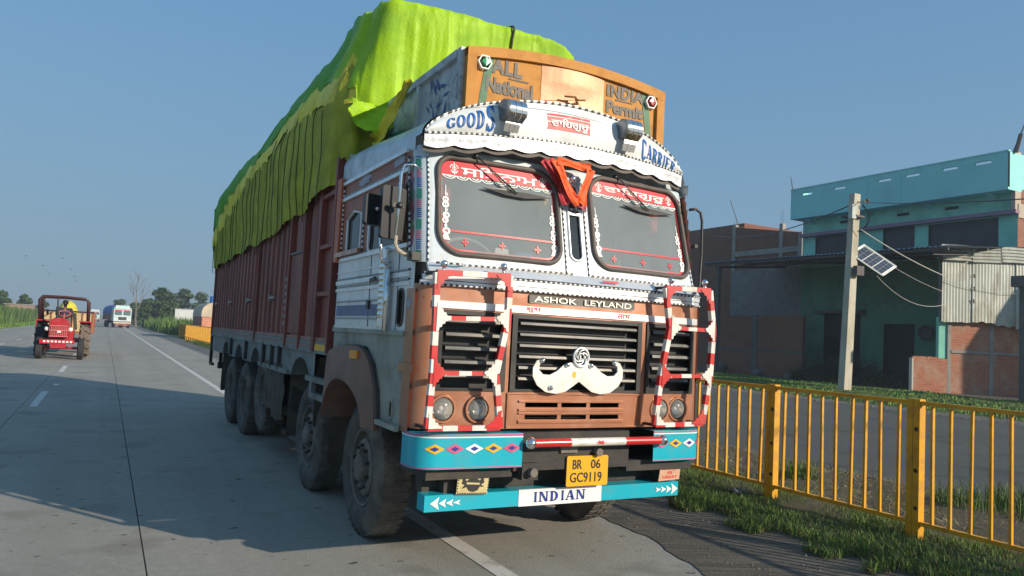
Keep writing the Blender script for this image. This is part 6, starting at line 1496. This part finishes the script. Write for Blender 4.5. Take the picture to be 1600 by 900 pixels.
b = MB(); b.box((27.62, 21.1, 7.45), (28.2, 21.8, 7.53)); b.build('clamp_band', IRON, up)
b = MB(); 
for k in range(4): b.tube([(28.15, 21.2, 8.1-.05*k), (28.45+.08*k, 21.1, 7.7), (28.35+.05*k, 21.1, 7.1+.1*k), (28.15, 21.2, 6.9)], .014, 4)
b.tube([(27.5, 21.15, 7.4), (27.35, 21.1, 6.9), (27.7, 21.1, 6.6)], .014, 4); b.build('loose_cable', BLACK, up)['kind'] = 'stuff'
sp_ = empty('solar_panel', (28.9, 21.2, 5.6), 'small framed solar panel tilted on the concrete pole', 'solar panel')
q = [Vector(p) for p in ((27.75, 21.45, 5.91), (28.78, 21.55, 6.40), (29.99, 20.85, 5.51), (28.96, 20.75, 5.02))]
def SPq(u, v, o=0):
    n_ = (q[1]-q[0]).cross(q[3]-q[0]).normalized(); n_ = n_ if n_.y < 0 else -n_; return q[0]*(1-u)*(1-v)+q[1]*u*(1-v)+q[2]*u*v+q[3]*(1-u)*v+n_*o
b = MB(); b.grid(lambda u, v: SPq(u, v, 0), (0, 1), (0, 1)); b.grid(lambda u, v: SPq(u, v, -.04), (0, 1), (0, 1)); b.build('backing', LWHITE, sp_)
b = MB()
for i in range(4):
    for j in range(6):
        u0, u1, v0, v1 = .05+.225*i+.006, .05+.225*(i+1)-.006, .045+.152*j+(.010 if j % 2 == 0 else .002), .045+.152*(j+1)-(.002 if j % 2 == 0 else .010)
        b.add([SPq(u0, v0, .006), SPq(u1, v0, .006), SPq(u1, v1, .006), SPq(u0, v1, .006)], [(0, 1, 2, 3)])
b.build('solar_cells', mat('solar_cell', (.045, .06, .085), .25, 0, .1, 3), sp_)['kind'] = 'stuff'
b = MB()
for a, c in ((0, 1), (1, 2), (2, 3), (3, 0)): b.bar(q[a], q[c], .05, .05)
b.build('panel_frame', LWHITE, sp_); b = MB(); b.bar((27.8, 21.3, 5.15), (29.2, 21.2, 5.1), .07); b.bar((27.8, 21.4, 5.6), (28.9, 21.2, 5.7), .05); b.box((27.65, 21.0, 4.95), (28.1, 21.2, 5.35)); b.build('mount_arm', IRON, sp_)
def wire(p, q_, sag, r, label, name='overhead_wire', m=None, n=16):
    p, q_ = Vector(p), Vector(q_); b = MB(); b.tube([p.lerp(q_, i/n)-Vector((0, 0, sag*4*(i/n)*(1-i/n))) for i in range(n+1)], r, 5); return thing_mesh(b, name, m or BLACK, label, 'wire')
wire((28.0, 21.3, 8.15), (45.6, 50, 11.6), .9, .030, 'black overhead wire running back from the pole top towards the brick houses')
wire((28.1, 21.3, 8.15), (10.2, -1.5, 3.6), .35, .016, 'black overhead wire running from the pole top across the green house front')
WC = mat('pale_cable', (.5, .5, .47), .6)
wire((28.1, 21.2, 6.95), A(1.4, 5.5, .3), .12, .022, 'thick pale cable from the pole to the tin sheets', m=WC)
wire((28.2, 21.2, 6.3), A(1.4, 4.75, .3), .2, .010, 'thin grey wire crossing behind the solar panel to the tin sheets', m=WC)
wire((29.2, 21.2, 5.05), A(1.4, 4.2, .3), .55, .012, 'sagging thin cable from the solar panel to the tin sheets', m=WC)
wire(A(1.3, 5.35, .32), A(6, 5.0, .32), .3, .010, 'pale cable strung across the face of the tin sheets', m=WC)
# scooter and heap of brush under the roof
bk = empty('motorcycle', (36.2, 26.9, 0), 'dark motorcycle parked in the shade in front of the doorway', 'motorcycle')
b = MB()
for dy in (-.62, .62): b.tube([(36.2, 26.9+dy+.29*math.cos(k*.3927), .30+.29*math.sin(k*.3927)) for k in range(16)], .045, 6, closed=True)
b.build('wheel', BLACK, bk)['kind'] = 'stuff'
b = MB(); b.tube([(36.2, 26.28, .3), (36.2, 26.55, .75), (36.2, 27.1, .8), (36.2, 27.52, .3)], .04, 6); b.sphere((36.2, 26.75, .85), .2, 10, sc=(.6, 1.2, .7)); b.build('frame', DARK, bk)
b = MB(); b.box((36.08, 27.0, .80), (36.32, 27.6, .90)); b.build('seat', BLACK, bk); b = MB(); b.tube([(35.85, 26.5, 1.12), (36.2, 26.42, 1.05), (36.55, 26.5, 1.12)], .02, 6); b.bar((36.2, 26.28, .3), (36.2, 26.45, 1.05), .05); b.build('handlebar', CHROME, bk); b = MB(); b.sphere((36.2, 26.3, .98), .09, 10); b.build('headlight', CHROME, bk)
def pvb(rs):
    a = rs.uniform(0, 6.28); r = math.sqrt(rs.random()); return (35.2+1.0*r*math.cos(a), 27.5+4.0*r*math.sin(a), 0, 1.6*(1-r)+.3)
blades('brush_heap', 3500, pvb, .9, .03, [mat('dry_brush', (.05, .045, .03), .9), G2], (4, 1), 11, 1.1)
for i, (x, y, z, s) in enumerate(((35.0, 36.6, .3, .5), (34.9, 33.2, .2, .35), (34.6, 30.6, .15, .3))):
    b = MB(); b.sphere((x, y, z), s, 8, sc=(1, 1.2, .8)); thing_mesh(b, 'sack', CDARK, ['dark bulging sack against the yard wall under the roof end', 'middle one of the dark sacks along the foot of the yard wall', 'smallest dark sack nearest the doorways'][i], 'sack', 'sacks by the yard wall', smooth=True)

# ================================================================== tractor, driver and trailer
TRED = mat('tractor_red', (.42, .018, .028), .35, 0, .12, 6, dirt=(.30, .10, .08), dscale=5, damt=.4, coat=.3); TPINK = mat('tractor_grille_pink', (.55, .16, .16), .5)
MUD = mat('muddy_tyre', (.16, .13, .10), .9, 0, .25, 8, bump=.3); BTY = mat('black_tyre', (.03, .03, .032), .85, 0, .2, 8); MARP = mat('maroon_frame_paint', (.05, .014, .018), .5, 0, .2, 8)
tc_ = empty('tractor', (-1.36, 32, 0), 'red farm tractor with an open maroon canopy frame coming along the road', 'tractor')
b = MB(); sec = [(-1.70, .78), (-1.70, 1.28), (-1.62, 1.42), (-1.42, 1.46), (-1.22, 1.42), (-1.12, 1.28), (-1.12, .78)]
vs = [(x, y, z) for y in (31.0, 32.7) for x, z in sec]; n_ = len(sec); b.add(vs, [tuple(range(n_)), tuple(range(2*n_-1, n_-1, -1))]+[(i, i+1, n_+i+1, n_+i) for i in range(n_-1)]); b.build('hood', TRED, tc_)
for k in range(9): b = MB(); x = -1.66+.0575*k+.01; b.box((x, 30.97, .80), (x+.018, 31.0, 1.16)); b.build('grille_bar', TPINK, tc_)
for z in (.79, 1.16, 1.0): b = MB(); b.box((-1.70, 30.955, z), (-1.12, 30.985, z+.03)); b.build('grille_rail', TPINK, tc_)
b = MB(); b.box((-1.46, 30.94, .94), (-1.34, 30.955, 1.0)); b.build('badge', LWHITE, tc_)
b = MB(); b.box((-1.95, 30.72, .55), (-.90, 30.90, .70)); b.box((-1.62, 30.74, .40), (-1.15, 31.2, .549)); bp_ = b.build('front_bumper', TRED, tc_)
for k in range(8): b = MB(); b.box((-1.84+.115*k, 30.712, .60), (-1.77+.115*k, 30.72, .66)); b.build('bumper_mark', LWHITE, bp_)
b = MB(); b.tube([(-1.95, 31.2, .40), (-.80, 31.2, .40)], .05, 8); b.build('front_axle', TRED, tc_)
for (x, hgt) in ((-1.06, 1.06), (-1.78, 1.06)):
    b = MB(); b.lathe([(.05, .03), (0, .075), (-.02, .07), (-.025, 0)], (x, 31.1, hgt), 'y', 14); b.build('headlight', LWHITE, tc_, smooth=True)
def twheel(x0, x1, y, r, m, lugs):
    b = MB(); w_ = x1-x0; b.lathe([(0, r*.55), (.0, r*.85), (w_*.15, r), (w_*.85, r), (w_, r*.85), (w_, r*.55), (w_*.6, r*.5), (w_*.6, 0)], (x0, y, r), 'x', 28); b.lathe([(w_*.3, 0), (w_*.3, r*.5), (0, r*.55)], (x0, y, r), 'x', 28)
    for k in range(lugs):
        a = 6.283*k/lugs
        for s_ in (0, 1):
            a0 = a+s_*math.pi/lugs; xm = x0+w_/2; xe = x0-.01 if s_ == 0 else x1+.01
            vs = []
            for (x, aa) in ((xm, a0), (xe, a0+.16), (xe, a0+.26), (xm, a0+.08)):
                for rr in (r-.02, r+.04): vs.append((x, y+rr*math.cos(aa), r+rr*math.sin(aa)))
            b.add(vs, [(1, 3, 5, 7), (0, 2, 3, 1), (2, 4, 5, 3), (4, 6, 7, 5), (6, 0, 1, 7)])
    return b.build('wheel', m, tc_)
twheel(-2.08, -1.86, 31.2, .38, BTY, 0); twheel(-.80, -.60, 31.2, .38, BTY, 0); twheel(-2.22, -1.86, 33.0, .64, BTY, 14); twheel(-.82, -.46, 33.0, .64, MUD, 14)
for x0, x1 in ((-2.22, -1.80), (-.86, -.44)): b = MB(); b.box((x0, 32.55, 1.32), (x1, 33.45, 1.37)); b.box((x0 if x0 < -1.5 else x1-.03, 32.55, 1.15), (x0+.03 if x0 < -1.5 else x1, 33.45, 1.32)); b.build('fender', TRED, tc_)
b = MB(); b.box((-1.75, 32.6, .6), (-1.0, 34.0, 1.05)); b.tube([(-2.0, 33, .64), (-.7, 33, .64)], .09, 8); b.build('chassis', TRED, tc_)
b = MB(); b.box((-1.62, 33.35, 1.1), (-1.12, 33.75, 1.3)); b.box((-1.62, 33.7, 1.3), (-1.12, 33.78, 1.6)); b.build('seat', BLACK, tc_)
for yy in (32.6, 34.1):
    b = MB(); b.tube([(-2.12, yy+.1, 1.30), (-2.17, yy, 2.10), (-2.08, yy, 2.22), (-1.38, yy, 2.23), (-.72, yy, 2.20), (-.60, yy, 2.10), (-.58, yy+.1, 1.30)], .052, 8); b.build('canopy_frame', MARP, tc_, smooth=True)
for x in (-2.14, -.63): b = MB(); b.tube([(x, 32.6, 2.15), (x, 34.1, 2.15)], .035, 8); b.build('canopy_rail', MARP, tc_)
for x in (-1.7, -1.0): b = MB(); b.tube([(x, 32.6, 2.22), (x, 34.1, 2.22)], .02, 6); b.build('canopy_rail', MARP, tc_)
b = MB(); b.tube([(-1.53, 31.9, 1.40), (-1.55, 31.9, 1.85)], .05, 8); b.tube([(-1.55, 31.9, 1.85), (-1.56, 31.9, 2.20)], .022, 8); b.build('exhaust_stack', BTY, tc_)
b = MB(); b.box((-1.92, 32.4, 1.55), (-1.84, 32.44, 1.75)); b.build('side_mirror', BTY, tc_)
b = MB(); N = 20; b.tube([(-1.36+.20*math.cos(6.283*k/N), 32.72+.10*math.sin(6.283*k/N), 1.62+.10*math.sin(6.283*k/N)) for k in range(N)], .018, 6, closed=True); b.tube([(-1.36, 32.4, 1.35), (-1.36, 32.72, 1.62)], .02, 6); b.build('steering_wheel', TPINK, tc_)
# the driver: one continuous skinned body
def skin(name, verts, edges, rad, m, parent=None, sub=2):
    me = bpy.data.meshes.new(name); me.from_pydata([Vector(v)-(parent.location if parent else Vector()) for v in verts], edges, []); me.materials.append(m)
    o = bpy.data.objects.new(name, me); COL.objects.link(o); o.parent = parent
    o.modifiers.new('skin', 'SKIN'); o.modifiers['skin'].use_smooth_shade = True; s = o.modifiers.new('sub', 'SUBSURF'); s.levels = sub; s.render_levels = sub
    for i, r in enumerate(rad): me.skin_vertices[0].data[i].radius = (r, r) if not isinstance(r, tuple) else r
    me.skin_vertices[0].data[0].use_root = True
    return o
dr = empty('person', (-1.37, 33.3, 1.3), 'man in a dark blue shirt driving the tractor, both hands on the wheel', 'person')
SKINM = mat('brown_skin', (.20, .095, .055), .55, 0, .05, 9); SHIRT = mat('dark_blue_shirt', (.025, .03, .06), .8, 0, .2, 9, bump=.3); TROU = mat('khaki_trousers', (.13, .12, .08), .85, 0, .2, 9); HAIR = mat('black_hair', (.012, .010, .010), .7, 0, .2, 30)
X0 = -1.37; Yb = 33.35
bodyv = [(X0, Yb, 1.34), (X0, Yb-.02, 1.52), (X0, Yb-.03, 1.72), (X0, Yb-.04, 1.83), (X0, Yb-.05, 1.90), (X0, Yb-.06, 1.99), (X0, Yb-.06, 2.07),
 (X0-.19, Yb-.03, 1.77), (X0-.26, Yb-.18, 1.58), (X0-.19, Yb-.50, 1.64), (X0-.185, Yb-.57, 1.65), (X0+.19, Yb-.03, 1.77), (X0+.26, Yb-.18, 1.58), (X0+.19, Yb-.50, 1.64), (X0+.185, Yb-.57, 1.65),
 (X0-.11, Yb-.08, 1.36), (X0-.15, Yb-.50, 1.44), (X0-.17, Yb-.62, 1.02), (X0-.17, Yb-.74, .98), (X0+.11, Yb-.08, 1.36), (X0+.16, Yb-.50, 1.44), (X0+.22, Yb-.62, 1.02), (X0+.22, Yb-.74, .98)]
be = [(0, 1), (1, 2), (2, 3), (3, 4), (4, 5), (5, 6), (2, 7), (7, 8), (8, 9), (9, 10), (2, 11), (11, 12), (12, 13), (13, 14), (0, 15), (15, 16), (16, 17), (17, 18), (0, 19), (19, 20), (20, 21), (21, 22)]
br_ = [(.15, .11), (.13, .10), (.15, .10), .06, .05, (.085, .095), (.07, .075), .07, .045, .03, .028, .07, .045, .03, .028, .085, .065, .04, .035, .085, .065, .04, .035]
skin('body', bodyv, be, br_, SKINM, dr)
skin('shirt', bodyv[:4]+[bodyv[7], bodyv[8], (X0-.235, Yb-.30, 1.60), bodyv[11], bodyv[12], (X0+.235, Yb-.30, 1.60)], [(0, 1), (1, 2), (2, 3), (2, 4), (4, 5), (5, 6), (2, 7), (7, 8), (8, 9)], [(.175, .13), (.155, .125), (.175, .12), .066, .082, .062, .05, .082, .062, .05], SHIRT, dr)
skin('trousers', [bodyv[0], bodyv[15], bodyv[16], bodyv[17], bodyv[19], bodyv[20], bodyv[21]], [(0, 1), (1, 2), (2, 3), (0, 4), (4, 5), (5, 6)], [(.17, .13), .10, .08, .06, .10, .08, .06], TROU, dr)
b = MB(); b.sphere((X0, Yb-.045, 2.055), .103, 14, sc=(.95, 1.0, .85)); b.build('hair', HAIR, dr, smooth=True)
b = MB(); b.sphere((X0, Yb-.16, 1.985), .016, 8); b.sphere((X0-.088, Yb-.06, 1.99), .018, 6); b.sphere((X0+.088, Yb-.06, 1.99), .018, 6); b.build('nose_and_ears', SKINM, dr, smooth=True)
b = MB(); b.sphere((X0-.032, Yb-.142, 2.012), .012, 6); b.sphere((X0+.032, Yb-.142, 2.012), .012, 6); b.box((X0-.05, Yb-.152, 2.030), (X0-.015, Yb-.14, 2.036)); b.box((X0+.015, Yb-.152, 2.030), (X0+.05, Yb-.14, 2.036)); b.box((X0-.025, Yb-.15, 1.945), (X0+.025, Yb-.138, 1.952)); b.build('eyes_and_mouth', HAIR, dr)
for s_ in (-1, 1):
    hx = X0+s_*.185
    for k in range(5): 
        b = MB(); yy = Yb-.575; dx = (-.03+.015*k); L = (.05, .06, .065, .06, .045)[k]
        b.tube([(hx+dx, yy-.01, 1.665), (hx+dx, yy-.035, 1.655-.01), (hx+dx, yy-.03, 1.655-L*.6)], .0085, 6); b.build('finger', SKINM, dr, smooth=True)
# trailer
tl = empty('farm_trailer', (-1.37, 36.6, 0), 'rusty orange farm trailer towed behind the red tractor', 'trailer')
TRL = mat('trailer_rust_orange', (.36, .13, .06), .7, 0, .2, 5, dirt=(.20, .10, .06), damt=.6); TRLC = mat('trailer_cream_panel', (.55, .42, .22), .7, 0, .15, 6)
b = MB(); b.box((-2.30, 34.9, .85), (-.42, 38.6, .93)); b.build('bed', TRL, tl)
for x0 in (-2.34, -.44): b = MB(); b.box((x0, 34.9, .93), (x0+.05, 38.6, 1.72)); b.build('side_board', TRL, tl)
b = MB(); b.box((-2.29, 34.86, .93), (-.44, 34.9, 1.66)); b.build('front_board', TRLC, tl)
for k in range(6): b = MB(); x = -2.27+.36*k; b.box((x, 34.82, .9), (x+.05, 34.86, 1.70)); b.build('upright', TRL, tl)
b = MB(); b.box((-2.34, 34.81, 1.68), (-.40, 34.87, 1.74)); b.build('top_rail', MARP, tl)
for x0 in (-2.2, -.75): b = MB(); b.lathe([(0, .2), (0, .38), (.04, .42), (.18, .42), (.22, .38), (.22, .2)], (x0, 37.0, .42), 'x', 20); b.build('wheel', MUD, tl)
b = MB(); b.bar((-1.37, 34.0, .6), (-1.37, 34.95, .85), .1); b.build('drawbar', TRL, tl)
b = MB(); b.grid(lambda u, v: (-1.40+.40*math.cos(u)*math.cos(v), 36.4+1.5*math.sin(u)*math.cos(v), 1.5+.66*math.sin(v)+.03*nz(u*3, v*4)), frange(0, 6.283, 30), frange(0, 1.57, 10)); thing_mesh(b, 'covered_load', TARPY, 'domed load under a bright yellow sheet standing in the farm trailer', 'load', smooth=True)

# ================================================================== other lorries
def lorry(name, loc, rz, label, cabm, covm, bodym, H=3.3, L=8.5, tail=False, cloth=None, cn='cover'):
    t = empty(name, (0, 0, 0), label, 'truck')
    W = 1.18
    if not tail:
        b = MB(); b.box((-W, 0, .95), (W, 1.8, 1.72)); b.box((-W, .1, 1.721), (W, 1.8, 2.75)); b.box((-W+.04, .02, 2.75), (W-.04, 1.8, 2.95)); b.build('cab', cabm, t)
        for x0 in (-1.05, .10): b = MB(); b.box((x0, .085, 1.85), (x0+.95, .098, 2.5)); b.build('windscreen', SGLASS if False else mat('far_windscreen', (.12, .17, .18), .15, 0, .1, 3), t)
        b = MB(); b.box((-1.05, .07, 2.5), (-.10, .083, 2.62)); b.box((.10, .07, 2.5), (1.05, .083, 2.62)); b.build('sun_strip', LRED, t)
        b = MB(); b.box((-.95, .3, 2.95), (.95, .9, 3.3)); b.build('roof_sign', cabm, t)
        b = MB(); b.box((-.55, -.02, 1.15), (.55, .0, 1.6)); b.build('grille', BLACK, t)
        for x in (-.85, .85): b = MB(); b.lathe([(0, .1), (-.03, .09), (-.03, 0)], (x, -.005, 1.15), 'y', 14); b.build('headlight', LWHITE, t)
        b = MB(); b.box((-W, -.15, .62), (W, .0, .86)); b.build('bumper', mat('far_bumper_cream', (.55, .42, .34), .5, 0, .2, 6), t); b = MB(); b.box((-.9, -.1, .40), (.9, .0, .50)); b.build('lower_bar', ORANGE, t)
        for x in (-1.35, 1.28): b = MB(); b.box((x, .1, 1.95), (x+.08, .16, 2.4)); b.build('side_mirror', BLACK, t)
        y0 = 1.95
    else: y0 = 0
    b = MB(); b.box((-1.2, y0, 1.1), (1.2, L, 2.2)); b.build('cargo_body', bodym, t)
    if tail:
        b = MB(); b.box((-1.15, y0-.03, 1.12), (1.15, y0-.003, 1.95)); b.build('tailboard', mat('tail_orange', (.60, .22, .12), .6, 0, .2, 3, dirt=(.6, .45, .35), dscale=5, damt=.7), t)
        b = MB(); b.box((-1.1, y0+.02, .62), (1.1, y0+.12, .78)); b.build('rear_bar', ORANGE, t)
    b = MB(); b.grid(lambda u, v: (-1.24*math.cos(u)*(1 if abs(math.cos(u)) > .2 else 1), y0-.02+(L-y0)*v, 2.0+(H-2.0)*abs(math.sin(u))**.6+.05*nz(u*4, v*9)), frange(0, math.pi, 24), frange(0, 1, 20))
    for vv in (0, 1): b.grid(lambda u, v: (-1.24*math.cos(u)*v, y0-.02+(L-y0)*vv, 2.0+(H-2.0)*abs(math.sin(u))**.6*v+.03*nz(u*6, v*9)), frange(0, math.pi, 24), (0, .5, 1))
    b.build('canvas_cover', covm, t, smooth=True)
    b = MB(); b.box((-.5, .4, .6), (.5, L-.3, 1.1)); b.build('chassis', DARK, t)
    for y in ([.95] if not tail else [])+[L-3.2, L-1.8] if not tail else [1.2, 2.5, L-1.5]:
        for x0 in (-1.15, .85):
            b = MB(); b.lathe([(0, .0), (0, .46), (.04, .5), (.26, .5), (.30, .46), (.30, 0)], (x0, y, .5), 'x', 20); b.build('wheel', BTY, t)
    t.location = loc; t.rotation_euler = (0, 0, rz); return t
BTARP = mat('blue_tarpaulin', (.03, .12, .38), .6, 0, .15, 3, bump=.3); CTARP = mat('cream_tarpaulin', (.55, .46, .34), .75, 0, .15, 1.5, dirt=(.35, .28, .20), dscale=2, damt=.6, bump=.4)
WB = mat('white_blue_cab_paint', (.50, .62, .62), .45, 0, .12, 2, dirt=(.45, .50, .48), damt=.5)
t2 = lorry('cargo_truck', (2.2, 125, 0), R(9), 'white-cabbed lorry with a blue cover coming along the road behind', WB, BTARP, MAROON, 3.35, 9)
t3 = copy_tree(t2); t3.location = (-2.6, 235, 0); t3.rotation_euler = (0, 0, R(2)); t3['label'] = 'tiny far-off lorry on the road between the tractor trailer and the white-cabbed lorry'
t4 = lorry('cargo_truck', (8.6, 71, 0), 0, 'lorry with a cream cover and orange tailboard parked beyond the far fence', WB, CTARP, MAROON, 3.3, 7.5, True)
b = MB(); b.lathe([(0, 0), (0, .22), (.55, .22), (.6, .18), (.6, 0)], (8.35, 72.5, 3.27), 'z', 16); thing_mesh(b, 'water_drum', BLUE, 'blue drum standing on top of the cream-covered lorry', 'drum')
wl = empty('boundary_wall', (11.5, 130, 0), 'white painted boundary wall in the crops below the trees', 'wall')
b = MB(); b.box((9.6, 130, -.1), (15, 130.25, 3.3)); b.build('wall', emat('white_wall_paint', (.60, .62, .60)), wl); b = MB(); b.box((9.55, 129.97, 3.3), (15.05, 130.28, 3.4)); b.build('coping', CCON, wl)
fh = empty('farm_house', (-13, 150, 0), 'low pinkish farm house showing above the left crop field', 'house')
b = MB(); b.box((-14.8, 150, 0), (-10.8, 154, 2.75)); b.build('wall', emat('pink_wall', (.42, .27, .24)), fh); b = MB(); b.box((-15, 149.8, 2.75), (-10.6, 154.2, 2.9)); b.build('roof', CCON, fh)
b = MB(); b.tube([(-11.5, 150, -.1), (-11.4, 150, 3.0)], .08, 6); 
# crumpled litter in the verge grass
b = MB(); b.grid(lambda u, v: (6.05+.16*u+.03*nz(v*9, u*7), 5.95+.18*v+.03*nz(u*9, v*8, 2), .06+.07*abs(nz(u*5, v*5, 3))+.03*math.sin(u*7)*math.cos(v*9)), frange(0, 1, 8), frange(0, 1, 8)); thing_mesh(b, 'plastic_bag', mat('bag_grey', (.12, .12, .14), .4), 'crumpled grey plastic bag lying in the grass under the fence', 'bag')
# birds
BIRD = mat('bird_dark', (.08, .08, .09), .8)
pos = [(50, 412), (99, 411), (74, 424), (113, 427), (83, 436), (118, 437), (122, 444)]
lab = ['bird flying highest over the left field, its wings raised', 'bird flying level with the highest one, nearer the big lorry', 'bird in the middle of the small flock above the tractor', 'upper one of three birds at the right of the flock', 'lone bird just left above the tractor canopy', 'middle one of three birds at the right of the flock', 'lowest bird of the flock, right of the tractor canopy']
for i, (px, py) in enumerate(pos):
    Y = 95.0; x = (px-168)*.000709*Y; z = 1.6+(494-py)*.000763*Y; b = MB(); s_ = .28; f = .5+.5*math.sin(i*2.1)
    b.tube([(x, Y, z), (x+.05, Y-.12, z), (x+.1, Y-.28, z+.01)], [.02, .055, .02], 6)
    for sg in (-1, 1): b.add([(x+.05, Y-.06, z+.02), (x+.05, Y-.2, z+.02), (x+.05+sg*s_*.6, Y-.18, z+.02+.16*f), (x+.05+sg*s_*1.2, Y-.04, z+.02+.1*f-.05), (x+.05+sg*s_*.6, Y-.04, z+.02+.15*f)], [(0, 1, 2, 4), (4, 2, 3)])
    thing_mesh(b, 'bird', BIRD, lab[i], 'bird', 'birds over the left field')
# ------------------------------------------------------------------ morning haze
hz = bpy.data.materials.new('haze_air'); hz.use_nodes = True; n = hz.node_tree
for x in list(n.nodes):
    if x.type == 'BSDF_PRINCIPLED': n.nodes.remove(x)
v = n.nodes.new('ShaderNodeVolumePrincipled'); v.inputs['Color'].default_value = (.80, .90, 1, 1); v.inputs['Density'].default_value = .0010; v.inputs['Anisotropy'].default_value = .2
o = [x for x in n.nodes if x.type == 'OUTPUT_MATERIAL'][0]; n.links.new(v.outputs[0], o.inputs['Volume'])
if True:
    b = MB(); b.box((-420, -40, -1.1), (420, 900, 14.5)); tag(b.build('haze', hz), kind='stuff')
